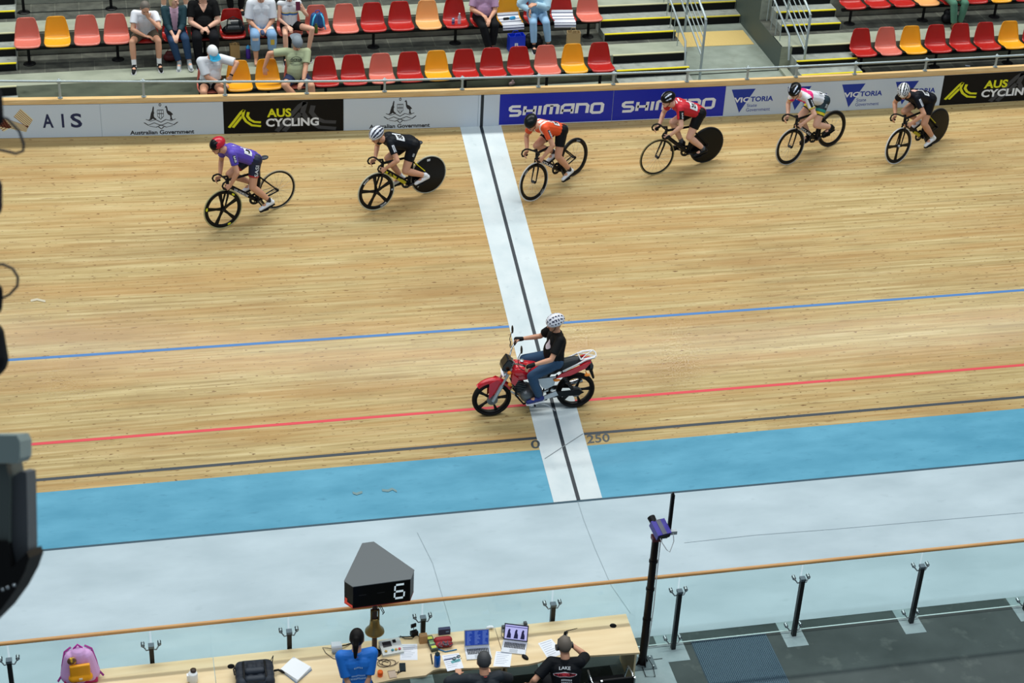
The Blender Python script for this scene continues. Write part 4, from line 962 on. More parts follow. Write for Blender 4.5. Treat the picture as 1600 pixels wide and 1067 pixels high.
def seat_pose(hip, lean=.1, side=0., tw=0., H=1.0, shw=.175, headdir=(1, 0, -.2), headup=.0, knees=None, ankles=None, wr=None, poles=None, hipw=.09, thigh=.43, shin=.42, ua=.29, fa=.25, torso=.49, neck=None, headoff=None):
    """local frame: x forward, y left, z up"""
    J = Pose(); J.H = H; J.hip = V(hip)
    up = V((math.sin(lean), math.sin(side), math.cos(lean))).normalized(); J.up = up
    lat = V((-math.sin(tw), math.cos(tw), 0)); lat = (lat-up*lat.dot(up)).normalized(); J.lat = lat; J.fw = lat.cross(up)
    J.neck = J.hip+up*torso*H
    J.sh = {s: J.neck+lat*(s*shw*H)-up*.035*H for s in (1, -1)}
    J.hj = {s: J.hip+V((0, s*hipw*H, 0)) for s in (1, -1)}
    J.an = {s: V(ankles[0 if s == 1 else 1]) for s in (1, -1)}
    kp = poles or {}
    J.kn = {s: ik(J.hj[s], J.an[s], thigh*H, shin*H, kp.get(('k', s), (1, s*.15, .6))) for s in (1, -1)}
    if knees: J.kn = {1: V(knees[0]), -1: V(knees[1])}
    J.wr = {s: V(wr[0 if s == 1 else 1]) for s in (1, -1)}
    J.el = {s: ik(J.sh[s], J.wr[s], ua*H, fa*H, kp.get(('e', s), (-.5, s*.8, -.5))) for s in (1, -1)}
    hf = V(headdir).normalized(); J.hf = hf; hu = V((0, 0, 1)) if headup == 0 else V(headup); hu = (hu-hf*hu.dot(hf)).normalized(); J.hu = hu; J.hl = hu.cross(hf)
    J.head = J.neck + (V(headoff) if headoff else (up*.11+hu*.06+hf*.025))*H
    J.toe = {s: J.an[s]+V((.15, s*.02, -.055)) for s in (1, -1)}
    return J
def body(J, parent, skin, build=1.0, hands=None, feet=True, voxel=.0068, legs=True, curl=(.5, .5)):
    H = J.H; b = build; mb = MB()
    u, l, f = J.up, J.lat, J.fw
    for s in (1, -1):
        mb.cap(J.hj[s]*1, J.hip+l*(s*.05)+u*.16*H, .084*b, .084*b); mb.cap(J.hip+l*(s*.05)+u*.16*H, J.neck+l*(s*.07)-u*.13*H, .09*b, .10*b)
        mb.cap(J.neck+l*(s*.05)-u*.06*H, J.sh[s], .06*b, .052*b)
        mb.cap(J.sh[s], J.el[s], .047*b, .037*b); mid = J.el[s].lerp(J.wr[s], .3); mb.cap(J.el[s], mid, .037*b, .038*b); mb.cap(mid, J.wr[s], .037*b, .0235*b)
        if legs:
            mb.cap(J.hj[s], J.kn[s], .085*b, .054*b); m1 = J.kn[s].lerp(J.an[s], .33); back = (J.kn[s]-J.hj[s]).normalized()*.0
            mb.cap(J.kn[s], m1, .052*b, .055*b); mb.cap(m1, J.an[s], .055*b, .034*b)
            if feet: mb.cap(J.an[s]+V((-.03, 0, -.04)), J.an[s]*.4+J.toe[s]*.6, .035, .034); mb.cap(J.an[s]*.4+J.toe[s]*.6, J.toe[s], .034, .026)
        hd = (hands or {}).get(s)
        d0 = (J.wr[s]-J.el[s]).normalized()
        if hd is None: hd = (d0, (0, -s, -.3))
        hand(mb, J.wr[s], hd[0], hd[1], curl[0 if s == 1 else 1], -s if len(hd) < 3 else hd[2], .98*H)
    mb.cap(J.neck-u*.03, J.head-J.hu*.05*H, .056*b, .052*b)
    M = Matrix((J.hf, J.hl, J.hu)).transposed()
    hd_ = J.head
    mb.ell(hd_, (.098*H, .076*H, .112*H), M, 18, 12); P = lambda x, y, z: hd_+M @ V((x*H, y*H, z*H))
    mb.cap(P(.0, 0, -.05), P(.055, 0, -.088), .060*H, .032*H); mb.cap(P(.088, 0, .0), P(.112, 0, -.030), .010*H, .015*H, 8)
    mb.cap(P(.080, -.02, -.062), P(.080, .02, -.062), .013*H, n=8); mb.cap(P(.086, -.035, .026), P(.086, .035, .026), .012*H, n=8)
    for s in (1, -1): mb.ell(P(-.005, s*.078, -.012), (.020*H, .010*H, .032*H), M, 10, 6)
    o = remesh(mb, 'body', skin, parent, voxel, 2)
    for s in (1, -1):
        e = MB(); e.ell(P(.088, s*.032, .006), (.008, .013, .008), M, 10, 6); e.build('eye', mat('#2a1e1a', .3), parent)
    e = MB(); e.cap(P(.094, -.020, -.058), P(.094, .020, -.058), .0052, n=6); e.build('mouth', mat('#9c5548', .5), parent)
    return o
def hmat(J): return Matrix((J.hf, J.hl, J.hu)).transposed()
def hair(J, parent, c, kind='short', rough=.6):
    M = hmat(J); H = J.H; P = lambda x, y, z: J.head+M @ V((x*H, y*H, z*H)); mb = MB()
    mb.ell(P(-.020, 0, .022), (.100*H, .086*H, .108*H), M, 18, 12)
    if kind == 'long':
        for s in (-1, 0, 1): mb.cap(P(-.05, s*.05, .02), P(-.075, s*.055, -.16), .052*H, .03*H)
    if kind == 'pony': mb.cap(P(-.09, 0, .03), P(-.12, .0, -.04), .045, .035); mb.cap(P(-.12, 0, -.04), P(-.11, 0, -.19), .038, .018)
    if kind == 'bob':
        for s in (-1, 1): mb.cap(P(-.03, s*.06, .02), P(-.01, s*.075, -.09), .045*H, .026*H)
    return remesh(mb, 'hair', mat(c, rough), parent, .008, 1)
def inner(J, f): return f
def shirt(J, parent, m, sleeve=.55, infl=.014, hem=.0, build=1.0, paint=None, name='shirt', low=.02, neckr=.062, belly=0.0):
    """jersey or t-shirt; sleeve: share of the upper arm covered (>1 runs on down the forearm)"""
    H = J.H; b = build; mb = MB(); u, l, f = J.up, J.lat, J.fw; i = infl
    for s in (1, -1):
        mb.cap(J.hip+l*(s*.055*b)+u*low, J.hip+l*(s*.05)+u*.16*H, .098*b+i, .092*b+i); mb.cap(J.hip+l*(s*.05)+u*.16*H, J.neck+l*(s*.07)-u*.13*H, .092*b+i, .10*b+i)
        mb.cap(J.neck+l*(s*.05)-u*.06*H, J.sh[s], .058*b+i, .052*b+i)
        a = min(sleeve, 1.0); e = J.sh[s].lerp(J.el[s], a)
        if sleeve > 0: mb.ell(J.sh[s], .052*b+i); mb.cyl(J.sh[s], e, .050*b+i*1.1, .050*b-.010*a*b+i*1.5, n=16)
        if sleeve > 1:
            w = J.el[s].lerp(J.wr[s], sleeve-1); mb.ell(J.el[s], .040*b+i); mb.cyl(J.el[s], w, .040*b+i, .029*b+i, n=16)
    mb.cyl(J.neck-u*.05, J.neck+u*.015*H, neckr+.012+i, neckr+i*.6, n=16)
    if belly: mb.ell(J.hip+u*.15+f*(.03+belly*.25), (.11+belly*.5, .155*b, .20), Matrix((f, l, u)).transposed())
    return remesh(mb, name, m, parent, .0085, 2, paint=paint)
def legwear(J, parent, m, frac=.55, infl=.012, build=1.0, paint=None, name='shorts', waist=.07):
    """shorts (frac<1 of the thigh) or trousers (frac up to 2)"""
    H = J.H; b = build; mb = MB(); i = infl; u, l = J.up, J.lat
    for s in (1, -1):
        mb.cap(J.hj[s], J.hip+l*(s*.05)+u*waist*H, .095*b+i, .09*b+i*.8)
        a = min(frac, 1.0); e = J.hj[s].lerp(J.kn[s], a); mb.cyl(J.hj[s], e, .086*b+i, .086*b-.031*b*a+i*1.2, n=18); mb.ell(J.hj[s], .088*b+i)
        if frac > 1:
            a = frac-1; e = J.kn[s].lerp(J.an[s], a); mb.ell(J.kn[s], .055*b+i*1.1); mb.cyl(J.kn[s], J.kn[s].lerp(J.an[s], min(.33, a)), .054*b+i, .056*b+i, n=16); mb.cyl(J.kn[s].lerp(J.an[s], min(.33, a)), e, .056*b+i, .036*b+i*1.5, n=16)
    mb.cap(J.hj[1], J.hj[-1], .092*b+i)
    return remesh(mb, name, m, parent, .0085, 2, paint=paint)
def socks(J, parent, m, h=.12):
    for s in (1, -1):
        d = (J.kn[s]-J.an[s]).normalized(); mb = MB(); mb.cyl(J.an[s]-d*.03, J.an[s]+d*h, .040, .044, n=16); mb.build('sock', m, parent)
def shoes(J, parent, m, sole, s_=1.0):
    for s in (1, -1):
        a, t = J.an[s], J.toe[s]; mb = MB(); d = (t-a); heel = a+V((-.035, 0, -.045)) if abs(d.z) < .2 else a-d.normalized()*.0+V((-.03, 0, -.045))
        dd = (t-heel).normalized(); mb.cap(heel+V((0, 0, .01)), heel.lerp(t, .55)+V((0, 0, .012)), .043, .041); mb.cap(heel.lerp(t, .55)+V((0, 0, .008)), t+dd*.03, .041, .030); mb.cap(a+V((0, 0, .01)), heel+V((.02, 0, .02)), .042, .044)
        o = remesh(mb, 'shoe', m, parent, .008, 2)
        mb = MB(); side = V((0, 0, 1)).cross(dd).normalized(); nrm = dd.cross(side); M = Matrix((dd, side, nrm)).transposed().to_4x4(); M.translation = heel.lerp(t, .5)
        mb.prism([(-.125, -.032), (.0, -.040), (.11, -.042), (.155, -.02), (.155, .02), (.11, .042), (.0, .040), (-.125, .032)], (-.045, -.028), M); mb.build('sole', sole, o)
def helmet(J, parent, pat, cols, vents=True, visor=None, straps=True, tail=0.0):
    """pat(x, y, z, az) in head axes -> material index"""
    M = hmat(J); R3 = Matrix.Rotation(.12, 3, 'Y'); M2 = M @ R3; H = J.H; c = J.head+M @ V((-.012*H, 0, .040*H)); r = V((.146+tail*.3, .110, .115))*H
    mb = MB(); nu, nv = 40, 18; vs = []
    for i in range(nv+1):
        t = PI*(.40+.60*i/nv)
        for j in range(nu):
            a = 2*PI*j/nu; x, y, z = math.sin(t)*math.cos(a), math.sin(t)*math.sin(a), -math.cos(t)
            k = 1.0 if z > .1 else 1-.10*(.1-z)
            vs.append((x, y, z, k))
    pts = [c+M2 @ V((r.x*x*k, r.y*y*k, r.z*z)) for x, y, z, k in vs]
    for i in range(nv):
        for j in range(nu):
            q = (i*nu+j, i*nu+(j+1) % nu, (i+1)*nu+(j+1) % nu, (i+1)*nu+j)
            cx = sum(vs[a][0] for a in q)/4; cy = sum(vs[a][1] for a in q)/4; cz = sum(vs[a][2] for a in q)/4
            mb.f.append(q); mb.sm.append(True); mb.mi.append(pat(cx, cy, cz, math.degrees(math.atan2(cy, cz+.25))))
    mb.v = [tuple(p) for p in pts]
    n0 = len(mb.v); mb.v += [tuple(c+M2 @ V((r.x*x*.86, r.y*y*.86, r.z*z*.5-.01))) for x, y, z, k in vs[:nu]]
    for j in range(nu): mb.f.append((j, n0+j, n0+(j+1) % nu, (j+1) % nu)); mb.sm.append(True); mb.mi.append(0)
    o = mb.build('helmet', cols, parent)
    P = lambda x, y, z: J.head+M @ V((x*H, y*H, z*H))
    if straps:
        for s in (1, -1): q = MB(); q.tube([P(.02, s*.088, .02), P(.035, s*.080, -.05), P(.05, s*.03, -.108), P(.055, 0, -.118)], .0045, 6); q.build('strap', mat('#17181b', .6), o)
    if visor: q = MB(); q.cap(P(.105, -.045, .012), P(.105, .045, .012), .016, n=8); q.build('visor', mat(visor, .2), o)
    return o
def decal(target, mb_or_vf, m, parent, o, ux, uy, w, h, name='number', back=.3, off=.004):
    """print (u,v in 0..1) onto the surface of a garment: o centre, ux/uy directions, cast along their cross product"""
    ux, uy = V(ux).normalized(), V(uy); uy = (uy-ux*uy.dot(ux)).normalized(); n = ux.cross(uy); o = V(o)
    me = target.data; bvh = BVHTree.FromPolygons([v.co for v in me.vertices], [tuple(p.vertices) for p in me.polygons])
    vs, fs = mb_or_vf[0], mb_or_vf[1]; bm = bmesh.new(); bv = [bm.verts.new((x, y, 0)) for x, y in vs]
    for f in fs:
        try: bm.faces.new([bv[i] for i in f])
        except ValueError: pass
    if len(fs) < 30: bmesh.ops.subdivide_edges(bm, edges=bm.edges[:], cuts=3 if len(fs) > 4 else 7, use_grid_fill=True)
    bmesh.ops.triangulate(bm, faces=bm.faces[:])
    ok = 0
    last = .0; ds = []
    for v in bm.verts:
        p = o+ux*((v.co.x-.5)*w)+uy*((v.co.y-.5)*h); hit = bvh.ray_cast(p+n*back, -n)
        if hit[0] is not None: ds.append((hit[0]-p).dot(n)); v.co = hit[0]+n*off; ok += 1
        else: v.co = p+n*((sum(ds)/len(ds) if ds else 0)); v.tag = True
    bad = [v for v in bm.verts if v.tag]
    bmesh.ops.delete(bm, geom=bad, context='VERTS')
    out = bpy.data.meshes.new(name); bm.to_mesh(out); bm.free(); out.materials.append(m)
    q = bpy.data.objects.new(name, out); COL.objects.link(q); q.parent = parent; MW[q.name] = MW[parent.name]; return q
RECT = ([(0, 0), (1, 0), (1, 1), (0, 1)], [(0, 1, 2, 3)])

# ================================================================== TRACK BIKES
WR = .334
def wheel(parent, cx, kind, nm, tyre='#8f8b7c', rimc='#131416', marks=None, side=1):
    c = V((cx, 0, WR)); t = parent; rc = mat(rimc, .3); ax = V((0, 1, 0))
    def ann(mb, r0, r1, th, bev=.4): mb.lathe([(r0, -th*bev/2), ((r0+r1)/2, -th/2), (r1, -th*.4), (r1, th*.4), ((r0+r1)/2, th/2), (r0, th*bev/2)], c, ax, 56, closed=True)
    mb = MB()
    if kind == 'mag5' or kind == 'mag4':
        ann(mb, .262, .320, .022); n = 5 if kind == 'mag5' else 4
        for k in range(n):
            a = 2*PI*k/n+.3; d = V((math.cos(a), 0, math.sin(a))); e = V((-math.sin(a), 0, math.cos(a)))
            w0, w1 = .030, .022
            pts = [(.02, -w0), (.12, -w1*.9), (.27, -w1*1.5), (.27, w1*1.5), (.12, w1*.9), (.02, w0)]
            M = Matrix((d, e, d.cross(e))).transposed().to_4x4(); M.translation = c; mb.prism(pts, (-.008, .008), M)
    elif kind == 'disc':
        mb.lathe([(0, -.014), (.10, -.016), (.30, -.011), (.320, -.009), (.320, .009), (.30, .011), (.10, .016), (0, .014)], c, ax, 56)
    elif kind == 'deep': ann(mb, .262, .320, .022)
    else: ann(mb, .296, .320, .018)
    w = mb.build(nm, rc, t)
    mb = MB(); mb.lathe([(.318+.012+.011*math.cos(2*PI*i/10), .011*math.sin(2*PI*i/10)) for i in range(10)], c, ax, 56, closed=True); mb.build('tyre', mat(tyre, .7), w)
    mb = MB(); mb.cyl(c-ax*.045, c+ax*.045, .018, n=14); mb.cyl(c-ax*.035, c+ax*.035, .024, n=14); mb.build('hub', mat('#26282c' if kind != 'mag4' else '#c3c6c9', .35, .4), w)
    if kind in ('deep', 'shallow'):
        mb = MB(); n = 20; r1 = .266 if kind == 'deep' else .298
        for k in range(n):
            a = 2*PI*k/n; s = 1 if k % 2 else -1; mb.cyl(c+V((.02*math.cos(a+.9*s), s*.028, .02*math.sin(a+.9*s))), c+V((r1*math.cos(a), 0, r1*math.sin(a))), .0013, n=5, caps=False)
        mb.build('spokes', mat('#9b9ea0', .35, .5), w)
    for mk in (marks or []):
        r0, a0, txt, col, hgt, arcl = mk; mb = MB(); vf = text2d(txt, .02) if isinstance(txt, str) else txt
        for sgn in (-1, 1):
            def P(u, v): rr = r0+hgt*(v-.5); a = math.radians(a0)-(-sgn)*(u-.5)*arcl/r0*-1; a = math.radians(a0)+(sgn)*(.5-u)*arcl/r0*-1; return c+V((rr*math.cos(a)*1, sgn*.0135, rr*math.sin(a)))
            put2d(mb, vf, (0, 0, 1, 1), P)
        mb.build('rim_mark', mat(col, .4), w)
    return w
OVAL = ([(.5+.5*math.cos(2*PI*i/16), .5+.5*math.sin(2*PI*i/16)) for i in range(16)], [tuple(range(16))])
FWX, RWX = .600, -.385
def bike(M, label, fr='#15161a', accent=None, fw='deep', rw='disc', crank=-30, txt=None, tyre=('#8f8b7c', '#8f8b7c'), fm=None, rm=None, saddlec='#2a3138', sz=0.0, fork=None, acc_to=.90, group='track bicycles in the line'):
    t = thing('track_bicycle', label, 'bicycle', rot=M.to_3x3(), loc=M.translation, group=group)
    fm_ = mat(fr, .3); A = lambda mb, nm, m, p=t: mb.build(nm, m, p); acc = mat(accent, .35) if accent else fm_
    BB = V((0, 0, .28)); HT, HB = V((.425, 0, .83+sz)), V((.455, 0, .70)); ST = V((-.135, 0, .80+sz))
    mb = MB(); fl = ((0, 1, 0), .62)
    mb.tube([BB+V((0, 0, .01)), HB+V((-.01, 0, .01))], [.036, .034], 12, flat=fl); mb.tube([ST+V((.01, 0, -.04)), HT+V((0, 0, -.03))], [.020, .024], 12, flat=fl)
    mb.tube([BB, V((-.10, 0, .60)), ST], [.034, .030, .020], 12, flat=fl); mb.tube([HB, HT], .027, 14); mb.cyl((0, -.045, .28), (0, .045, .28), .032, n=16)
    for s in (1, -1):
        mb.tube([BB+V((-.03, s*.03, 0)), V((-.2, s*.045, .30)), V((RWX, s*.052, WR))], [.018, .014, .012], 8, flat=((0, 1, 0), .6))
        mb.tube([V((-.105, s*.02, .68)), V((-.22, s*.042, .54)), V((RWX, s*.052, WR))], [.013, .012, .010], 8, flat=((0, 1, 0), .6))
    A(mb, 'frame', fm_)
    if accent:
        mb = MB(); mb.tube([BB.lerp(HB, .12), BB.lerp(HB, acc_to)], [.037, .0355], 12, flat=((0, 1, 0), .66)); A(mb, 'painted_panel', acc); mb = MB(); mb.tube([V((-.13, .052, .655)), V((-.3, .056, .45))], .009, 8); A(mb, 'painted_stay', acc)
    mb = MB()
    for s in (1, -1): mb.tube([HB+V((.0, s*.03, -.01)), V((.50, s*.050, .55)), V((FWX, s*.052, WR))], [.022, .019, .012], 10, flat=((0, 1, 0), .5))
    mb.ell(HB, (.035, .05, .03)); A(mb, 'fork', mat(fork, .35) if fork else fm_)
    wheel(t, FWX, fw, 'front_wheel', tyre[0], marks=fm); wheel(t, RWX, rw, 'rear_wheel', tyre[1], marks=rm)
    mb = MB(); mb.tube([ST, V((-.165, 0, .93+sz))], [.018, .016], 10, flat=((0, 1, 0), .6)); A(mb, 'seat_post', fm_)
    mb = MB(); mb.ell((-.255, 0, .965+sz), (.075, .068, .026)); mb.cap((-.24, 0, .962+sz), (-.03, 0, .962+sz), .026, .016); o = remesh(mb, 'saddle', mat(saddlec, .45), t, .008, 2)
    mb = MB(); mb.tube([HT, HT+V((.0, 0, .035)), V((.505, 0, .885+sz))], .018, 10)
    A(mb, 'stem', mat('#1b1c20', .35))
    mb = MB(); z = .885+sz
    for s in (1, -1): mb.tube([(.505, 0, z), (.505, s*.08, z), (.51, s*.14, z-.005), (.535, s*.168, z-.01), (.585, s*.175, z-.02), (.612, s*.178, z-.06), (.600, s*.181, z-.11), (.555, s*.184, z-.135), (.48, s*.187, z-.14)], .0145, 8)
    A(mb, 'handlebar', mat('#17181b', .5))
    # drive train on the right-hand side
    mb = MB(); mb.lathe([(.062, -.003), (.098, -.003), (.102, 0), (.098, .003), (.062, .003)], (0, -.058, .28), (0, 1, 0), 40, closed=True)
    for k in range(5): a = 2*PI*k/5; mb.cyl((0, -.058, .28), (.07*math.cos(a), -.058, .28+.07*math.sin(a)), .009, n=6)
    A(mb, 'chainring', mat('#2a2c30', .35, .5))
    mb = MB(); mb.tube([(0, -.058, .382), (RWX, -.058, WR+.032)], .004, 5); mb.tube([(0, -.058, .178), (RWX, -.058, WR-.032)], .004, 5); A(mb, 'chain', mat('#3a3b3e', .4, .6))
    a = math.radians(crank)
    for s in (1, -1):
        k = 1 if s == 1 else -1; p = V((k*.167*math.cos(a), s*.075, .28+k*.167*math.sin(a)))
        mb = MB(); mb.cap((0, s*.062, .28), p, .015, .011, 8); c_ = A(mb, 'crank', mat('#24262a', .35))
        mb = MB(); mb.cbox(p+V((0, s*.055, 0)), (.075, .08, .018)); A(mb, 'pedal', mat('#1a1b1e', .5), c_)
    if txt:
        d = (HB-BB).normalized(); nrm = V((-d.z, 0, d.x)); mb = MB()
        for s in (1, -1):
            P0 = BB.lerp(HB, .22 if s == 1 else .78); dd = d if s == 1 else -d; nn = nrm if s == 1 else -nrm
            dd = d*(-s); P0 = BB.lerp(HB, .80 if s == 1 else .22); nn = nrm
            put2d(mb, text2d(txt[0], .02), (0, 0, 1, 1), lambda u, v: P0+dd*(.30*u)+nn*(.042*(v-.5))+V((0, s*.0265, 0)))
        A(mb, 'frame_lettering', mat(txt[1], .4))
    return t
def bike_matrix(pf, pr, lean=0.0, h=0.0):
    xa, sa = onbank(*pf); xb, sb = onbank(*pr); A, B = surf(xa, sa), surf(xb, sb); d = (A-B).normalized(); u = V((0, 0, 1)); u = (u-d*d.z).normalized()
    u = (Matrix.Rotation(math.radians(lean), 3, d) @ u).normalized(); l = u.cross(d)
    o = (A+B)/2-d*((FWX+RWX)/2)+V((0, 0, h)); M = Matrix((d, l, u)).transposed().to_4x4(); M.translation = o; return M
def rider(M, label, crank=-30, torso=38, skin=SKIN, jersey='#333333', sleeve=.62, shortc='#14161c', shortl=.62, hel=None, helc=None, sockc='#dfe3e8', sockh=.10, shoec='#e4e8ee', solec='#1a1c20', jp=None, sp=None, head=(1, .18, -.32), visor=None, glove=None, H=.99, hipx=-.12, hipz=1.0, hands_top=False, elb=None, build=1.12, group='cyclists racing along the track'):
    t = thing('person', label, 'person', rot=M.to_3x3(), loc=M.translation, group=group)
    a = math.radians(crank); P = {s: V(((1 if s == 1 else -1)*.167*math.cos(a), s*.115, .28+(1 if s == 1 else -1)*.167*math.sin(a))) for s in (1, -1)}
    an = [P[1]+V((-.105, 0, .115)), P[-1]+V((-.105, 0, .115))]
    wr = [(.475, .19, .80), (.475, -.19, .80)]
    if hands_top: wr = [(.50, .20, .905), (.50, -.20, .905)]
    L = math.radians(90-torso)
    J = seat_pose((hipx, 0, hipz), lean=L, H=H, headdir=head, ankles=an, wr=wr, thigh=.45, shin=.45, torso=.54, shw=.16, ua=.31, fa=.27, hipw=.085,
        poles={('k', 1): (1, .12, .5), ('k', -1): (1, -.12, .5), ('e', 1): elb or (-.35, .9, -.35), ('e', -1): (-.35, -.9, -.35)}, headoff=(.125, 0, .105))
    J.toe = {s: P[s]+V((.055, 0, .030)) for s in (1, -1)}
    hd = {s: (V((.92, 0, -.35 if not hands_top else -.1)), V((0, -s, -.15))) for s in (1, -1)}
    body(J, t, skin, build, hd, voxel=.0075, curl=(1.0, 1.0))
    jm = [mat(c, .6) for c in (jersey if isinstance(jersey, (list, tuple)) else [jersey])]
    S = shirt(J, t, jm, sleeve, .009, build=build, paint=(jp and jp(J)), name='jersey', low=-.01)
    sm = [mat(c, .55) for c in (shortc if isinstance(shortc, (list, tuple)) else [shortc])]
    B = legwear(J, t, sm, shortl, .009, build=build, paint=(sp and sp(J)), waist=.10)
    socks(J, t, mat(sockc, .7), sockh); shoes(J, t, mat(shoec, .45), mat(solec, .6))
    if hel: helmet(J, t, hel, [mat(c, .3) for c in helc], visor=visor)
    if glove:
        for s in (1, -1):
            mb = MB(); w = J.wr[s]; d = hd[s][0].normalized(); mb.cap(w-d*.01, w+d*.06, .030, .034); remesh(mb, 'glove', mat(glove, .6), t, .008, 1)
    return t, J, S, B
def axial(J, s, co):   # parameter along upper arm (0 shoulder, 1 elbow) for faces near the sleeve
    a = np.array(J.sh[s]); b = np.array(J.el[s]); d = b-a; t = (co-a) @ d/(d @ d); r = np.linalg.norm(co-a-np.outer(t, d), axis=1); return t, r
def thighp(J, s, co):
    a = np.array(J.hj[s]); b = np.array(J.kn[s]); d = b-a; t = (co-a) @ d/(d @ d); r = np.linalg.norm(co-a-np.outer(t, d), axis=1); return t, r
def spine(J, co):
    a = np.array(J.hip); b = np.array(J.neck); d = b-a; return (co-a) @ d/(d @ d)
# ================================================================== THE SIX CYCLISTS
def zebra(n=9, ph=0): return lambda x, y, z, a: 1 if (abs(a+ph) % (360/n)) > (180/n)*.95 and z > -.05 and abs(x) < .93 else 0
def marks(k=.5): return lambda x, y, z, a: 1 if z > .1 and abs(abs(a)-28) < 5 and -.2 < x < .8 or (z > .1 and abs(abs(a)-58) < 4 and x > .1) else 0
def sleeve_band(J, s, lo, hi, idx, base=0, rmax=.09):
    def f(co, nm):
        t, r = axial(J, s, co); return np.where((t > lo) & (t < hi) & (r < rmax), idx, base)
    return f
WB = '#e6eaee'
def numbers(S, t, J, txt, size=.15, off=0.0, side=.0, up=.62):
    """cloth number pinned over the lower back"""
    # the number sits on the left of the back and reads from neck to hip
    n = (-J.fw+J.lat*(.35+side*8)).normalized(); o = J.hip.lerp(J.neck, up); ux = -J.up; uy = n.cross(ux)
    decal(S, RECT, mat(WB, .6), t, o, ux, uy, size*1.05, size*1.1, 'race_number', off=.009)
    decal(S, text2d(txt, .02), mat('#17181c', .5), t, o, ux, uy, size*.66, size*.72, 'race_digits', off=.014)
def arm_text(S, t, J, s, txt, c='#e8ecf0', l=.14, h=.035, pos=.45, patch=None, outward=(0, 1, .3)):
    a, b = J.sh[s], J.el[s]; d = (b-a).normalized(); o = a.lerp(b, pos); n = V(outward); n = (n-d*n.dot(d)).normalized(); ux = d; uy = n.cross(ux)
    if patch: decal(S, RECT, mat(patch, .6), t, o, ux, uy, l*1.25, h*1.7, 'sleeve_panel', back=.2)
    decal(S, text2d(txt, .02), mat(c, .5), t, o, ux, uy, l, h, 'sleeve_lettering', back=.2, off=.008)
def leg_text(B, t, J, s, txt, c='#e8ecf0', l=.2, h=.06, pos=.45):
    a, b = J.hj[s], J.kn[s]; d = (b-a).normalized(); o = a.lerp(b, pos); n = V((0, s, .15)); n = (n-d*n.dot(d)).normalized(); ux = -d; uy = n.cross(ux)
    decal(B, text2d(txt, .01), mat(c, .5), t, o, ux, uy, l, h, 'leg_lettering', back=.25, off=.006)
def back_text(S, t, J, txt, c, w, h, up, side=0.0, name='back_lettering'):
    o = J.hip.lerp(J.neck, up)-J.fw*.05+J.lat*side; decal(S, text2d(txt, .02), mat(c, .5), t, o, -J.lat, J.up, w, h, name, off=.007)

# 1 leader: purple jersey, red and black helmet
M1 = bike_matrix((350, 356), (440, 323), lean=3)
bike(M1, 'black track bicycle with five-spoke front wheel bearing yellow ovals', fw='mag5', rw='shallow', crank=-118, txt=('VELODROM', '#dfe3e6'), tyre=('#b4ad7c', '#a79d84'), fm=[(.291, a, OVAL, '#dfe01e', .034, .062) for a in (18+120*k for k in range(3))], group='track bicycles in the line')
def jp1(J):
    def f(co, nm):
        out = np.zeros(len(co), int)
        for s in (1, -1):
            t, r = axial(J, s, co); out = np.where((t > .5) & (t < .72) & (r < .08), 1, out)
        return out
    return f
def sp1(J):
    def f(co, nm):
        out = np.zeros(len(co), int)
        for s in (1, -1):
            t, r = thighp(J, s, co); out = np.where((t > .55) & (r < .12) & (co[:, 1]*s > 0), 1, out)
        return out
    return f
t, J, S, B = rider(M1, 'leading cyclist in purple jersey and red and black helmet', -118, 35, jersey=['#5b46b8', '#4a3aa6'], shortc=['#151c38', '#b3262e'], hel=lambda x, y, z, a: 0 if x > .25 and abs(y) < .75 else 1, helc=['#15171b', '#c21a30'], sockc='#171b2c', jp=jp1, sp=sp1, shoec='#e8ecf2', head=(1, .25, -0.08), hipx=-.06, hipz=1.02)
numbers(S, t, J, '4', .15, up=.40, side=.06); back_text(S, t, J, 'CA', '#d5d0f0', .10, .05, .82, .03)
arm_text(S, t, J, 1, 'SASI', '#e8ecf0', .10, .032, .30, '#1c1e3a'); leg_text(B, t, J, 1, 'SASI', '#e8ecf0', .19, .06, .36)
# 2 dark kit, zebra helmet, yellow frame
M2 = bike_matrix((590, 327), (672, 300), lean=2)
bike(M2, 'black and yellow track bicycle with white-lettered five-spoke wheel left of the finish line', accent='#d9cf1c', fw='mag5', rw='disc', crank=178, txt=('BT', '#15161a'), tyre=('#c8c7ae', '#bdbca8'), fm=[(.291, a, 'MAVIC', WB, .032, .12) for a in (-110, 55)]+[(.29, 190, RECT, '#aebccb', .03, .03)], rm=[(.26, -20, 'MAVIC', WB, .04, .16), (.27, 95, RECT, '#cfd6da', .04, .06)], fork='#1a1a1c')
def jp2(J):
    def f(co, nm):
        out = np.zeros(len(co), int)
        t, r = axial(J, 1, co); return np.where((t > .0) & (t < .7) & (r < .08) & (nm[:, 1] > .4), 1, out)
    return f
t, J, S, B = rider(M2, 'cyclist in dark kit with striped helmet nearest the left of the finish line', 178, 24, jersey=['#0c1622', '#101a28'], shortc='#11141b', hel=zebra(14), helc=['#dfe4ee', '#20263c'], visor='#9fb2c8', shoec='#e6e9ed', sockc='#dfe6ee', sockh=.13, head=(1, .3, -0.23))
numbers(S, t, J, '88', .16, up=.60, side=.05); arm_text(S, t, J, 1, 'NSWIS', '#1a2030', .11, .025, .4, '#dfe3ea')
hair(J, t, '#a47f55', 'pony')
leg_text(B, t, J, 1, 'IIII', '#e8ecf0', .05, .035, .35)
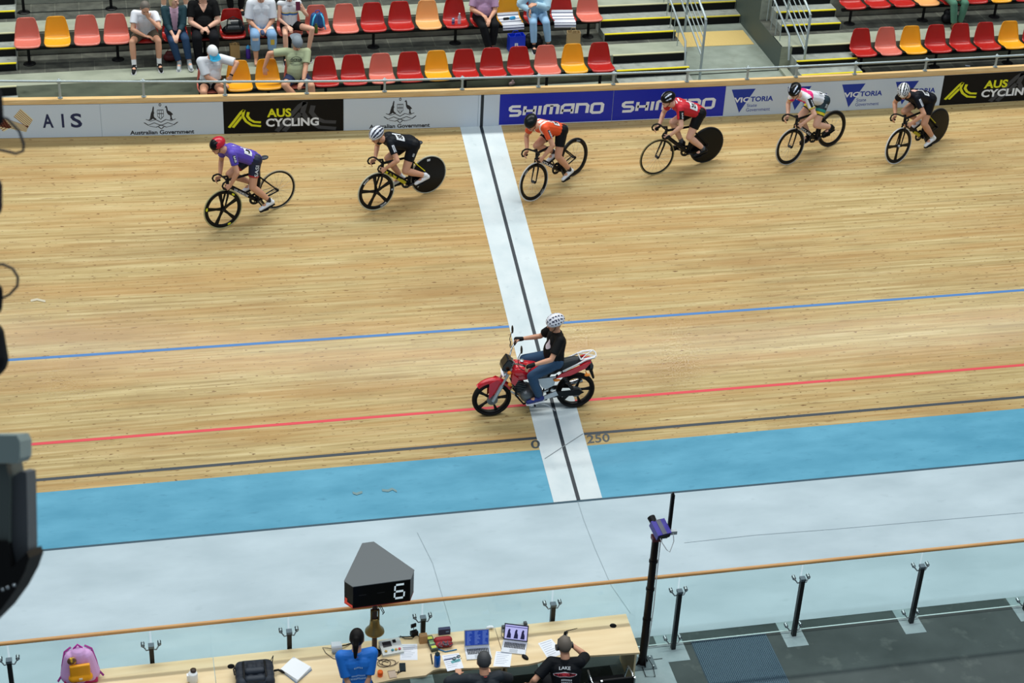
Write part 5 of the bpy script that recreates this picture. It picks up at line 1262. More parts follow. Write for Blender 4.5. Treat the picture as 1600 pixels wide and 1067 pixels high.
# 3 orange jersey, plain black helmet
M3 = bike_matrix((838, 311), (900, 272), lean=6)
bike(M3, 'black track bicycle with deep black rims just right of the finish line', fw='deep', rw='deep', crank=-105, txt=('DOLAN', '#e2e5e8'), tyre=('#cfd0cc', '#2a2b2d'), saddlec='#4d6672', fm=[(.29, a, 'ZIPP', '#aab1b6', .03, .10) for a in (60, 240)], rm=[(.29, a, 'ZIPP', '#aab1b6', .03, .10) for a in (120, 300)])
def jp3(J):
    def f(co, nm):
        out = np.zeros(len(co), int); sp_ = spine(J, co); lat = (co-np.array(J.hip)) @ np.array(J.lat)
        out = np.where((abs(lat) < .02+.05*(sp_-.5)) & (sp_ > .5) & (nm @ np.array(J.fw) < -.2), 1, out)
        out = np.where((abs(abs(lat)-.085) < .022) & (sp_ > .55), 1, out)
        return out
    return f
t, J, S, B = rider(M3, 'cyclist in orange jersey and plain black helmet right of the finish line', -105, 31, jersey=['#e8501a', '#efe3da'], hel=lambda *k: 0, helc=['#1d2426'], jp=jp3, shoec='#dfe4ea', sockc='#20242c', head=(1, .35, -0.28), skin=SKIN)
numbers(S, t, J, '38', .14, up=.40, side=.04); arm_text(S, t, J, 1, 'BLACKBURN', '#e8ecf0', .15, .026, .45, '#16202c')
# 4 red jersey number 30
M4 = bike_matrix((1022, 273), (1106, 252), lean=0)
bike(M4, 'all black track bicycle with solid black rear disc under the red jersey rider', fw='shallow', rw='disc', crank=-160, tyre=('#8c8158', '#2a2b2d'), fr='#16171b', rm=[(.10, 180, 'CORIMA', '#5c5f64', .022, .12)])
def jp4(J):
    def f(co, nm):
        out = np.zeros(len(co), int); sp_ = spine(J, co); lat = (co-np.array(J.hip)) @ np.array(J.lat)
        bk = nm @ np.array(J.fw) < -.1
        out = np.where(bk & (sp_ > .80) & (abs(((sp_-.80)*8) % 1-.5) < .16) & (abs(lat) < .07), 1, out)
        t, r = axial(J, 1, co); return np.where((t > .15) & (t < .75) & (r < .08) & (nm[:, 1] > .55), 2, out)
    return f
t, J, S, B = rider(M4, 'cyclist in red jersey wearing number 30 and black helmet', -160, 27, jersey=['#c8152a', '#eadfe2', '#18151a'], hel=marks(), helc=['#101216', '#c9d4e6'], shoec='#1d2024', sockc='#4d5560', sockh=.10, jp=jp4, head=(1, .25, 0.02), skin=SKIN_P, glove='#14161a', hipx=-.17, hipz=1.03)
numbers(S, t, J, '30', .17, up=.42, side=.07); arm_text(S, t, J, 1, 'SASI', '#dfe3e8', .12, .026, .45)
# 5 white jersey with pink band
M5 = bike_matrix((1232, 257), (1302, 226), lean=4)
bike(M5, 'black track bicycle with deep rims under the white jersey rider', fw='deep', rw='deep', crank=160, txt=('DOLAN', '#e2e5e8'), tyre=('#b5b3ac', '#3a3a3a'))
def jp5(J):
    def f(co, nm):
        out = np.zeros(len(co), int); sp_ = spine(J, co); out = np.where((sp_ > .74) & (sp_ < .92), 1, out)
        t, r = axial(J, 1, co); out = np.where((r < .08) & (t > .0) & (t < .9), 0, out); out = np.where((t > .05) & (t < .70) & (r < .08) & (nm[:, 1] > .55), 2, out)
        for s in (1, -1):
            t, r = axial(J, s, co); out = np.where((t > .58) & (r < .08), 3, out)
        return out
    return f
def sp5(J):
    def f(co, nm):
        out = np.zeros(len(co), int)
        for s in (1, -1):
            t, r = thighp(J, s, co); b = t+.25*(co[:, 1]*0)
            out = np.where((t > .36) & (t < .46) & (r < .13), 1, out); out = np.where((t > .48) & (t < .58) & (r < .13), 2, out)
        return out
    return f
t, J, S, B = rider(M5, 'cyclist in white jersey with bright pink band and black helmet', 160, 27, jersey=['#e4e6ec', '#e81c78', '#1a1b22', '#d8c23a'], shortc=['#142c38', '#1f8f86', '#e6d21c'], hel=marks(), helc=['#101216', '#c9d4e6'], shoec='#15171b', sockc='#17191d', sockh=.13, jp=jp5, sp=sp5, head=(1, .35, -0.33), skin=SKIN_P, sleeve=.66)
numbers(S, t, J, '20', .12, up=.28, side=.03); arm_text(S, t, J, 1, 'AUSTRAL', '#dfe3e8', .14, .026, .4)
leg_text(B, t, J, 1, '20', '#e8ecf0', .07, .045, .2)
# 6 last rider, navy kit, zebra helmet
M6 = bike_matrix((1403, 254), (1462, 223), lean=4)
bike(M6, 'black and yellow track bicycle with four-spoke front wheel at the tail of the line', accent='#b8ae1c', fw='mag4', rw='disc', crank=-112, tyre=('#d6d8d6', '#3a3a3a'), fork='#15161a', acc_to=.45, rm=[(.10, 150, RECT, '#9aa0a4', .03, .04)])
t, J, S, B = rider(M6, 'last cyclist in navy kit with black and white striped helmet', -112, 26, jersey=['#0b1122', '#101828'], shortc='#10131a', hel=zebra(20), helc=['#e4e7ea', '#15171b'], shoec='#e8ebef', sockc='#dfe6ee', sockh=.12, head=(1, .55, -0.53), skin=SKIN)
numbers(S, t, J, '85', .15, up=.42, side=.05); decal(S, RECT, mat('#e3b3a4', .6), t, J.hip.lerp(J.neck, .80)-J.fw*.05+J.lat*.03, -J.lat, J.up, .10, .12, 'shoulder_patch'); arm_text(S, t, J, 1, 'NSWIS', '#1a2030', .13, .026, .4, '#dfe3ea')
# ================================================================== PACE MOTORCYCLE AND ITS RIDER
xa, sa = onbank(767, 648); xb, sb = onbank(897, 635); A, B = surf(xa, sa), surf(xb, sb); d = (A-B).normalized(); u = V((0, 0, 1)); u = (u-d*d.z).normalized(); l = u.cross(d)
WBM = (A-B).length; MM = Matrix((d, l, u)).transposed().to_4x4(); MM.translation = (A+B)/2
fxm, rxm, RM = WBM/2, -WBM/2, .305
RED = mat('#c90f22', .22, coat=.6); MB_ = mat('#15161a', .4); SIL = mat('#b4b9bf', .3, .7); GR = mat('#6d7276', .4, .5); ORG = mat('#f08a1c', .3); CHR = mat('#d5dade', .12, .95)
t = thing('motorcycle', 'red and silver pace motorcycle crossing the white finish strip', 'motorcycle', loc=MM.translation, rot=MM.to_3x3())
def mwheel(cx, nm, r=RM, tw=.05, red=False):
    c = V((cx, 0, r)); ax = V((0, 1, 0)); mb = MB()
    mb.lathe([(r-.075, -.03), (r-.065, -.035), (r-.05, -.03), (r-.05, .03), (r-.065, .035), (r-.075, .03)], c, ax, 40, closed=True)
    for k in range(5):
        a = 2*PI*k/5+.6; dd = V((math.cos(a), 0, math.sin(a))); e = V((-math.sin(a), 0, math.cos(a))); M = Matrix((dd, e, dd.cross(e))).transposed().to_4x4(); M.translation = c
        mb.prism([(.03, -.022), (.14, -.014), (r-.065, -.028), (r-.065, .028), (.14, .014), (.03, .022)], (-.014, .014), M)
    w = mb.build(nm, MB_, t)
    mb = MB(); q = [(r-tw+.0+tw*.98*math.cos(2*PI*i/14)*.55+tw*.42, tw*math.sin(2*PI*i/14)) for i in range(14)]; mb.lathe(q, c, ax, 48, closed=True); mb.build('tyre', mat('#1a1b1d', .75), w)
    mb = MB(); mb.cyl(c-ax*.06, c+ax*.06, .035, n=18); mb.cyl(c-ax*.012+V((0, .05, 0)), c+ax*.012+V((0, .05, 0)), .085, n=28); mb.build('hub', GR, w)
    return w
mwheel(fxm, 'front_wheel'); mwheel(rxm, 'rear_wheel', tw=.056)
HS = V((fxm-.27, 0, .86))      # steering head top
ax_ = V((fxm, 0, RM)); fd = (HS-ax_).normalized()
for s in (1, -1):
    mb = MB(); mb.cyl(ax_+V((0, s*.085, 0)), ax_.lerp(HS, .48)+V((0, s*.085, 0)), .030, n=14); mb.cyl(ax_.lerp(HS, .45)+V((0, s*.085, 0)), HS+V((0, s*.085, 0)), .019, n=12); mb.build('fork_leg', SIL, t)
mb = MB()                          # front mudguard
n = 18; vs = []
for i in range(n+1):
    a = math.radians(150-104*i/n); r0 = RM+.035+.01*math.sin(PI*i/n); w_ = .062*(1-.35*abs(2*i/n-1)**2)
    for yy, dr in ((-w_, -.045), (-w_*.8, .0), (0, .015), (w_*.8, .0), (w_, -.045)): vs.append((fxm+(r0+dr)*math.cos(a), yy, RM+(r0+dr)*math.sin(a)))
    for yy, dr in ((w_*.9, -.050), (w_*.7, -.008), (0, .005), (-w_*.7, -.008), (-w_*.9, -.050)): vs.append((fxm+(r0+dr)*math.cos(a), yy, RM+(r0+dr)*math.sin(a)))
mb.add(vs, [(i*10+j, i*10+(j+1) % 10, (i+1)*10+(j+1) % 10, (i+1)*10+j) for i in range(n) for j in range(10)]+[tuple(range(10)), tuple(range(n*10, n*10+10))[::-1]], True)
for s in (1, -1): mb.prism([(.10, .02), (-.06, .20), (-.12, .30), (-.02, .36), (.10, .30)], (-.004, .004), Matrix.Translation((fxm-.04, s*.062, RM)) @ Matrix.Rotation(PI/2, 4, 'X'))
mb.build('front_mudguard', RED, t)
# headlight, cowl, gauges
mb = MB(); mb.lathe([(.0, -.10), (.06, -.08), (.085, -.02), (.088, .02)], HS+V((.10, 0, -.10)), (1, 0, -.15), 24); mb.build('headlight', CHR, t)
mb = MB(); mb.lathe([(.0, .045), (.05, .035), (.083, .02)], HS+V((.10, 0, -.10)), (1, 0, -.15), 24); mb.build('headlight_glass', mat('#e6ecf4', .1, emit=.6), t)
mb = MB(); mb.prism([(.02, -.06), (.15, -.02), (.14, .05), (.06, .17), (-.02, .12)], (-.095, .095), Matrix.Translation(HS+V((.0, 0, .0))) @ Matrix.Rotation(PI/2, 4, 'X')); remesh(mb, 'fly_screen', mat('#101216', .2), t, .010, 2)
mb = MB(); mb.cyl(HS+V((-.02, .05, .06)), HS+V((.03, .05, .10)), .045); mb.cyl(HS+V((-.02, -.05, .06)), HS+V((.03, -.05, .10)), .045); mb.build('gauges', CHR, t)
mb = MB(); mb.tube([HS+V((.0, -.09, .03)), HS+V((-.02, -.13, .11)), HS+V((-.08, -.25, .17)), HS+V((-.17, -.37, .18))], .012, 8); mb.tube([HS+V((.0, -.09, .03)), HS+V((.0, .09, .03))], .013, 8); mb.tube([HS+V((.0, .09, .03)), HS+V((-.02, .13, .11)), HS+V((-.08, .25, .17)), HS+V((-.17, .37, .18))], .012, 8); mb.build('handlebar', mat('#9aa0a4', .25, .8), t)
for s in (1, -1):
    mb = MB(); mb.tube([HS+V((-.12, s*.29, .175)), HS+V((-.20, s*.41, .18))], .018, 10); mb.tube([HS+V((-.05, s*.24, .16)), HS+V((-.06, s*.33, .15)), HS+V((-.10, s*.41, .16))], .006, 6); mb.build('grip', MB_, t)
    mb = MB(); mb.tube([HS+V((-.06, s*.23, .17)), HS+V((-.04, s*.27, .30)), HS+V((-.07, s*.29, .40))], .006, 6); mb.ell(HS+V((-.08, s*.29, .45)), (.014, .045, .068)); mb.build('mirror', MB_, t)
    for X_, nm in ((HS+V((.05, s*.15, -.03)), 'front_indicator'), (HS+V((.035, s*.15, -.24)), 'front_indicator')) if s == 1 else ((HS+V((.05, s*.15, -.03)), 'front_indicator'),):
        mb = MB(); mb.ell(X_, (.032, .034, .030)); mb.build(nm, ORG, t)
    mb = MB(); mb.cyl(HS+V((.05, s*.07, -.03)), HS+V((.05, s*.13, -.03)), .010); mb.build('indicator_stalk', MB_, t)
# tank
mb = MB(); T0 = HS.x-.06
for s in (1, -1): mb.cap((T0-.03, s*.075, .80), (T0-.30, s*.06, .78), .10, .075); mb.cap((T0-.0, s*.085, .72), (T0-.16, s*.08, .70), .075, .06)
mb.cap((T0-.05, 0, .84), (T0-.33, 0, .80), .09, .06); remesh(mb, 'fuel_tank', RED, t, .010, 4)
mb = MB(); mb.lathe([(.035, 0), (.035, .012), (.0, .014)], (T0-.11, 0, .925), n=18); mb.build('tank_cap', CHR, t)
for s in (1, -1): mb = MB(); mb.prism([(.04, .60), (.10, .66), (.08, .80), (-.02, .72)], (-.006, .006), Matrix.Translation((T0-.02, s*.165, 0)) @ Matrix.Rotation(PI/2, 4, 'X')); mb.build('tank_shroud', RED, t)
# seat
mb = MB(); mb.cap((T0-.36, 0, .75), (T0-.60, 0, .755), .085, .11); mb.cap((T0-.60, 0, .77), (T0-.93, 0, .83), .105, .085); mb.cap((T0-.93, 0, .83), (T0-1.0, 0, .85), .085, .06); o = remesh(mb, 'seat', mat('#202a2e', .5), t, .010, 4)
# tail, side panels, rack
for s in (1, -1):
    mb = MB(); mb.prism([(T0-.62, .63), (T0-.70, .70), (T0-1.06, .84), (T0-1.16, .86), (T0-1.08, .76), (T0-.85, .66)], (-.012, .012), Matrix.Translation((0, s*.115, 0)) @ Matrix.Rotation(PI/2, 4, 'X')); mb.build('tail_panel', RED, t)
    mb = MB(); mb.prism([(T0-.33, .66), (T0-.62, .67), (T0-.60, .52), (T0-.47, .46), (T0-.40, .52)], (-.012, .012), Matrix.Translation((0, s*.125, 0)) @ Matrix.Rotation(PI/2, 4, 'X')); mb.build('side_cover', SIL, t)
    mb = MB(); mb.tube([(T0-.72, s*.13, .75), (T0-.92, s*.13, .84), (T0-1.08, s*.12, .915), (T0-1.22, s*.10, .93)], .015, 8); mb.build('grab_rail', mat('#d7dadd', .35, .3), t)
mb = MB(); mb.cap((T0-1.06, 0, .80), (T0-1.15, 0, .84), .07, .05); remesh(mb, 'tail_cowl', RED, t, .010, 3)
mb = MB(); z = .93; a = T0-1.0
for s in (1, -1): mb.tube([(a, s*.10, z-.02), (a-.24, s*.085, z+.01)], .010, 8); mb.tube([(a, s*.10, z-.02), (a-.12, 0, z+.005), (a-.24, s*.085, z+.01)], .009, 8)
mb.tube([(a-.24, -.085, z+.01), (a-.26, 0, z+.012), (a-.24, .085, z+.01)], .011, 8); mb.tube([(a, -.10, z-.02), (a, .10, z-.02)], .009, 8); mb.build('luggage_rack', mat('#e3e5e8', .35), t)
mb = MB(); mb.cap((T0-1.17, 0, .73), (T0-1.25, 0, .50), .035, .02); mb.cbox((T0-1.16, 0, .70), (.12, .12, .05)); remesh(mb, 'rear_mudguard', MB_, t, .009, 2)
mb = MB(); mb.cbox((T0-1.19, 0, .745), (.05, .15, .05)); mb.build('tail_light', mat('#24262c', .3), t)
for s in (1, -1): mb = MB(); mb.ell((T0-1.10, s*.16, .665), (.045, .028, .022)); mb.cyl((T0-1.10, s*.06, .67), (T0-1.10, s*.15, .665), .008); mb.build('rear_indicator', ORG, t)
mb = MB(); mb.ell((T0-.63, .155, .62), (.055, .02, .022)); mb.build('side_indicator', ORG, t)
# engine, exhaust, frame
mb = MB(); mb.cap((T0-.20, -.07, .36), (T0-.20, .07, .36), .12); mb.cap((T0-.36, -.06, .34), (T0-.36, .06, .34), .10); mb.cap((T0-.12, 0, .40), (T0-.05, 0, .58), .075); mb.cyl((T0-.20, -.16, .33), (T0-.20, .16, .33), .075, n=18); remesh(mb, 'engine', GR, t, .010, 1)
for i in range(6): mb = MB(); c0 = V((T0-.12, 0, .42)).lerp(V((T0-.05, 0, .58)), i/5); mb.cbox(c0, (.19, .18, .010)); mb.build('cooling_fin', mat('#4a4e52', .4, .5), t)
mb = MB()
for s in (1, -1): mb.tube([HS+V((0, s*.02, -.02)), (T0-.01, s*.06, .60), (T0-.02, s*.10, .38), (T0-.14, s*.11, .22), (T0-.50, s*.11, .26), (T0-.56, s*.10, .50), (T0-.65, s*.10, .68)], .016, 8); mb.tube([(T0-.5, s*.09, .36), (rxm, s*.085, RM)], [.024, .018], 8)
mb.build('frame', MB_, t)
for s in (1, -1):
    mb = MB(); p0, p1 = V((T0-.74, s*.11, .66)), V((rxm+.04, s*.11, RM+.03)); mb.cyl(p0, p1, .012); k = 9
    mb.tube([p0.lerp(p1, i/60)+V((.030*math.cos(i*k*2*PI/60), .030*math.sin(i*k*2*PI/60), 0)) for i in range(6, 50)], .006, 6); mb.build('shock_absorber', mat('#2a2c30', .4, .4), t)
mb = MB(); mb.tube([(T0-.02, -.08, .45), (T0+.03, -.12, .32), (T0-.12, -.15, .20), (T0-.5, -.17, .22), (rxm-.15, -.17, .36)], [.02, .022, .024, .035, .045], 12); mb.build('exhaust', CHR, t)
mb = MB(); mb.prism([(T0-.48, .40), (rxm-.02, .40), (rxm-.10, .34), (rxm-.02, .30), (T0-.5, .30)], (-.006, .006), Matrix.Translation((0, .135, 0)) @ Matrix.Rotation(PI/2, 4, 'X')); mb.build('chain_guard', MB_, t)
mb = MB(); put2d(mb, text2d('ACE-CX4', .01), (0, 0, 1, 1), lambda q, v: V((T0-.45-.16*(q), .1325+.012, .345+.035*v))); mb.build('guard_lettering', mat('#c9cdd2', .4), t) if False else None
mb = MB(); mb.tube([(T0-.36, .13, .30), (T0-.30, .24, .27), (T0-.22, .25, .26)], .013, 8); mb.tube([(T0-.30, .13, .24), (T0-.5, .18, .20), (T0-.62, .20, .10)], .010, 8); mb.prism([(T0-.66, .36), (T0-.30, .26), (T0-.30, .31), (T0-.62, .44)], (-.01, .01), Matrix.Translation((0, .17, 0)) @ Matrix.Rotation(PI/2, 4, 'X')); mb.build('footrest_bracket', SIL, t)
mb = MB(); mb.cap((T0-.28, -.13, .27), (T0-.28, -.27, .27), .015); mb.cap((T0-.28, .13, .27), (T0-.28, .27, .27), .015); mb.build('footrest', MB_, t)
# rider
t = thing('person', 'man in black t-shirt, jeans and white helmet riding the red motorcycle', 'person', loc=MM.translation, rot=MM.to_3x3())
seatx = T0-.62
J = seat_pose((seatx, 0, .90), lean=-.03, tw=0, H=1.02, headdir=(1, .12, -.12), ankles=[(T0-.36, .20, .39), (T0-.36, -.20, .39)], wr=[tuple(HS+V((-.24, .37, .215))), tuple(HS+V((-.24, -.37, .215)))],
    poles={('k', 1): (1, .35, .35), ('k', -1): (1, -.35, .35), ('e', 1): (-.6, .35, -.6), ('e', -1): (-.6, -.35, -.6)}, torso=.47, shw=.185, ua=.31, fa=.29, headoff=(.045, 0, .15), thigh=.44, shin=.42)
J.toe = {s: J.an[s]+V((.15, s*.01, -.075)) for s in (1, -1)}
hd = {s: (V((.9, s*.25, -.15)), V((0, -s*.2, -1)), -s) for s in (1, -1)}
body(J, t, SKIN, 1.08, hd, voxel=.0075, curl=(1.0, 1.0))
S = shirt(J, t, mat('#141518', .75), .72, .016, build=1.15, name='t_shirt', low=-.05, belly=.06)
legwear(J, t, mat('#27496a', .8), 1.93, .014, build=1.08, name='jeans', waist=.05)
shoes(J, t, mat('#1f2f78', .5), mat('#e4e7ec', .6))
for s in (1, -1):
    mb = MB(); w = J.wr[s]; dd = hd[s][0].normalized(); mb.cap(w-dd*.02, w+dd*.07, .034, .040); remesh(mb, 'glove', mat('#15161a', .6), t, .008, 1)
o = J.neck.lerp(J.hip, .35)+J.fw*.10+J.lat*.06
decal(S, OVAL, mat('#d9c9cf', .6), t, o, V((0, 1, 0)).cross(V((0, 0, 1)))*-1*0+J.lat, J.up, .12, .16, 'shirt_print', off=.006)
helmet(J, t, lambda x, y, z, a: 1 if z > -.02 and ((abs(a) % 26) > 13.5 and ((x*3.2+.5*round(abs(a)/26)) % 1) < .62) else 0, [mat('#e3e5ee', .3), mat('#1d2140', .4)])
# ================================================================== SPECTATORS, OFFICIALS, BAGS
def local(key, i, dx=0): x, y, z = SEATX[(key, i)]; return sk((x+dx, y, z))
def M0(J, s, f, z=-.0): return J.hj[s]
def band(J, lo, hi, idx=1):
    def f(co, nm): s = spine(J, co); return np.where((s > lo) & (s < hi), idx, 0)
    return f
def sitter(key, i, label, skin=SKIN, top=None, topc='#dddddd', sleeve=.55, bottom=1.9, botc='#222222', shoec='#222222', solec='#d8dade', sockc=None, hairc=None, hairk='short', lean=.05, side=0., tw=0., head=(1, 0, -.3), an=None, wr=None, hands=None, H=.97, build=1.0, binf=.014, tinf=.016, belly=0., curl=(.4, .4), dx=0, pol=None, floor=None, group='spectators seated in the stand', barefoot=False, headoff=None, kn=None, toe=None, yoff=.02, paint=None):
    loc = local(key, i, dx) if floor is None else floor
    t = thing('person', label, 'person', loc, -PI/2, group)
    J = seat_pose((yoff, 0, .505), lean=lean, side=side, tw=tw, H=H, headdir=head, ankles=an or [(.43, .13, .09), (.43, -.13, .09)], wr=wr or [(.30, .10, .60), (.30, -.10, .60)], poles=pol, knees=kn, headoff=headoff)
    if toe: J.toe = {1: V(toe[0]), -1: V(toe[1])}
    body(J, t, skin, build, hands, voxel=.0078, curl=curl)
    S = shirt(J, t, [mat(c, .8) for c in (topc if isinstance(topc, list) else [topc])], sleeve, tinf, build=build, name='shirt', low=-.0, belly=belly, paint=(paint(J) if paint else None))
    L = legwear(J, t, mat(botc, .8), bottom, binf, build=build, name='shorts' if bottom < 1 else 'trousers', waist=.03)
    if sockc: socks(J, t, mat(sockc, .8), .12)
    if not barefoot: shoes(J, t, mat(shoec, .6), mat(solec, .6))
    if hairc: hair(J, t, hairc, hairk)
    return t, J, S, L
def cap_hat(J, t, c, brimc, brimdir=None, up=0.0):
    M = hmat(J); H = J.H; P = lambda x, y, z: J.head+M @ V((x*H, y*H, z*H))
    mb = MB(); mb.ell(P(-.006, 0, .030), (.112*H, .092*H, .098*H), M, 22, 12, vmin=.42); o = mb.build('cap', mat(c, .7), t)
    d = V(brimdir) if brimdir else V((1, 0, -.12)); a = math.atan2(d.y, d.x); mb = MB(); R_ = Matrix.Rotation(a, 3, 'Z')
    pts = [(.10*math.cos(q), .085*math.sin(q)) for q in [math.radians(x) for x in range(-70, 71, 14)]]+[(.19*math.cos(q*.55)-.0, .105*math.sin(q)) for q in [math.radians(x) for x in range(70, -71, -14)]]
    vs = [P(*(R_ @ V((x, y, .035-.35*max(x-.1, 0)-1.2*y*y)))) for x, y in pts]; n = len(vs); up_ = J.hu*.006
    mb.add(vs+[v+up_ for v in vs], [tuple(range(n)), tuple(range(n, 2*n))[::-1]]+[(i, (i+1) % n, n+(i+1) % n, n+i) for i in range(n)]); mb.build('brim', mat(brimc, .7), o)
    return o
# ---- upper left row
t, J, S, L = sitter('r2', 4, 'grey-haired man in white polo shirt resting his chin on one hand', topc='#e4e7ee', sleeve=.62, bottom=.72, botc='#5a5040', shoec='#1c1f24', sockc='#f0f1f2', hairc='#6e675f', lean=.42, tw=-.12, head=(1, .15, -.75), an=[(.47, .19, .09), (.50, -.24, .09)], wr=[(.36, .06, .90), (.43, -.02, .60)], hands={1: (V((.1, -.3, 1)), V((-1, 0, .2))), -1: (V((.3, .95, -.1)), V((0, 0, -1)))}, pol={('e', 1): (.6, .8, -.8), ('e', -1): (-.2, -1, .1), ('k', 1): (1, .3, .6), ('k', -1): (1, -.5, .6)}, build=1.05)
t, J, S, L = sitter('r2', 5, 'blonde woman in teal jacket, pink scarf and dark blue jeans', topc=['#123a44', '#c9a4b8'], sleeve=1.55, bottom=1.88, botc='#183a5c', shoec='#aab4b8', hairc='#cdb27e', hairk='bob', lean=.12, head=(.8, .55, -.1), an=[(.50, .20, .12), (.46, .03, .09)], wr=[(.36, .03, .56), (.36, -.04, .55)], hands={1: (V((.9, -.3, -.3)), V((0, 0, -1))), -1: (V((.9, .3, -.3)), V((0, 0, -1)))}, H=.93, build=.97,
    paint=lambda J: (lambda co, nm: np.where((abs((co-np.array(J.hip)) @ np.array(J.lat)+.0) < .075-.05*(1-spine(J, co))) & (nm[:, 0] > .1) & (spine(J, co) > .12), 1, 0)), skin=SKIN_P)
t, J, S, L = sitter('r2', 6, 'large woman in black V-neck top and black trousers with clasped hands', topc='#0e1013', sleeve=.72, bottom=1.95, botc='#14171f', shoec='#17181b', hairc='#4b3526', hairk='bob', lean=.06, head=(1, .1, -.1), wr=[(.34, .04, .66), (.35, -.04, .65)], hands={1: (V((.5, -.85, -.1)), V((-.2, 0, -1))), -1: (V((.5, .85, -.1)), V((-.2, 0, -1)))}, H=1.05, build=1.28, belly=.16, pol={('e', 1): (-.3, 1, -.4), ('e', -1): (-.3, -1, -.4)}, curl=(.9, .9), skin=SKIN_P)
o = J.neck-J.up*.06; decal(S, ([(0, 1), (.5, 0), (1, 1)], [(0, 1, 2)]), SKIN_P, t, o+J.fw*.05, J.lat, J.up, .16, .15, 'neckline', off=.003)
mb = MB(); d_ = (J.wr[1]-J.el[1]).normalized(); mb.cyl(J.wr[1]-d_*.03, J.wr[1]-d_*.005, .036, n=16); mb.build('wristwatch', black, t)
t, J, S, L = sitter('r2', 8, 'person in baggy white t-shirt and ripped pale blue jeans', topc='#d9dfe6', sleeve=.9, bottom=1.62, botc='#7fa6cc', hairc='#51402f', lean=.10, head=(1, 0, -.5), wr=[(.33, .05, .58), (.33, -.09, .59)], an=[(.43, .14, .09), (.44, -.14, .09)], hands={1: (V((.8, -.5, -.3)), V((-.2, -.4, -1))), -1: (V((.8, .5, -.3)), V((-.2, .4, -1)))}, H=1.0, build=1.12, tinf=.026, belly=.06, binf=.022, barefoot=True, curl=(.7, .7), skin=SKIN)
decal(L, RECT, mat('#cfb44a', .7), t, J.kn[1].lerp(J.an[1], .22)+V((.03, 0, 0)), (0, 1, 0), (0, 0, 1), .07, .10, 'patch', off=.006); decal(L, RECT, mat('#e8e0d6', .8), t, J.hj[1].lerp(J.kn[1], .6), (0, 1, 0), (-1, 0, .4), .13, .10, 'torn_patch', off=.006); decal(L, RECT, mat('#dcc9bb', .8), t, J.kn[-1]+V((.02, 0, -.03)), (0, 1, 0), (0, 0, 1), .11, .05, 'torn_patch', off=.006)
mb = MB(); mb.cap(V((.40, -.02, .57)), V((.44, -.01, .55)), .035); mb.build('cap_in_hand', mat('#3b4d70', .7), t)
t, J, S, L = sitter('r2', 9, 'young woman in white, yellow and blue sports top looking at her phone', topc=['#e3e7ec', '#2f6fc0', '#d8c83a'], sleeve=0, bottom=.42, botc='#16171b', shoec='#1a1b1f', hairc='#2b211c', hairk='bob', lean=.06, head=(1, .1, -.6), an=[(.36, .28, .10), (.46, -.12, .09)], kn=[(.40, .36, .58), (.42, -.12, .50)], wr=[(.20, .20, .86), (.30, -.05, .60)], hands={1: (V((.2, -.6, .8)), V((-1, 0, .2))), -1: (V((.9, .3, -.2)), V((0, 0, -1)))}, H=.95, build=.86, tinf=.007, curl=(.8, .5), skin=SKIN_P, pol={('e', 1): (.0, .6, -1)},
    paint=lambda J: (lambda co, nm: np.where((spine(J, co) > .50) & (spine(J, co) < .58), 1, np.where((spine(J, co) >= .58) & (spine(J, co) < .62), 2, 0))))
ph = thing('mobile_phone', 'dark red phone held up by the young woman in the sports top', 'phone', tuple(MW[t.name] @ V((.24, .13, .95))), -PI/2)
mb = MB(); mb.cbox((0, 0, 0), (.010, .078, .155), Matrix.Rotation(-.2, 4, 'Y')); mb.build('case', mat('#6b1f3c', .4), ph); mb = MB(); mb.cbox((-.007, 0, 0), (.002, .068, .14), Matrix.Rotation(-.2, 4, 'Y')); mb.build('screen', mat('#20222c', .2), ph)
t, J, S, L = sitter('r2', 16, 'woman in mauve top and black trousers with dark blue sneakers', topc='#b692b4', sleeve=.8, bottom=1.9, botc='#15181d', shoec='#1c2c44', hairc='#5d4030', hairk='bob', lean=.08, tw=-.15, head=(1, .2, -.2), wr=[(.38, .04, .60), (.30, -.08, .66)], an=[(.44, .10, .09), (.52, .02, .09)], hands={1: (V((.8, -.4, -.4)), V((0, 0, -1))), -1: (V((.8, .5, -.3)), V((0, 0, -1)))}, build=1.12, belly=.07)
t, J, S, L = sitter('r2', 18, 'person in pale blue hoodie and light blue jeans near the steps', topc='#aed3e6', sleeve=1.95, bottom=1.86, botc='#8fb6d6', shoec='#1a1b1e', hairc='#6b4c36', hairk='long', lean=.12, head=(1, -.1, -.3), wr=[(.28, -.10, .80), (.22, -.18, .66)], an=[(.46, .14, .09), (.50, -.14, .09)], kn=[(.44, .08, .50), (.43, -.16, .50)], hands={1: (V((.5, -.8, .1)), V((-.5, 0, -1))), -1: (V((.6, -.3, -.8)), V((0, 1, 0)))}, build=.98, tinf=.026, pol={('e', 1): (.3, .6, -1)})
# ---- lower middle row
t, J, S, L = sitter('r1', 0, 'man in white t-shirt and white cap with bright blue peak', topc='#dfe3e8', sleeve=.85, bottom=.55, botc='#12151f', shoec='#20242a', sockc='#e4e6e8', lean=.20, side=.05, tw=.25, head=(.9, .35, -.75), wr=[(.30, .34, .72), (.36, .16, .62)], an=[(.40, .16, .09), (.42, -.12, .09)], hands={1: (V((.2, -.3, -1)), V((-1, 0, 0))), -1: (V((.4, .9, -.1)), V((0, 0, -1)))}, pol={('e', 1): (.0, 1, .3), ('e', -1): (0, -1, -.3)}, build=1.14, belly=.06, tinf=.02, H=1.0)
cap_hat(J, t, '#e3e7ea', '#1fa3cf'); mb = MB(); d_ = (J.wr[1]-J.el[1]).normalized(); mb.cyl(J.wr[1]-d_*.03, J.wr[1]-d_*.005, .033, n=16); mb.build('wristwatch', black, t)
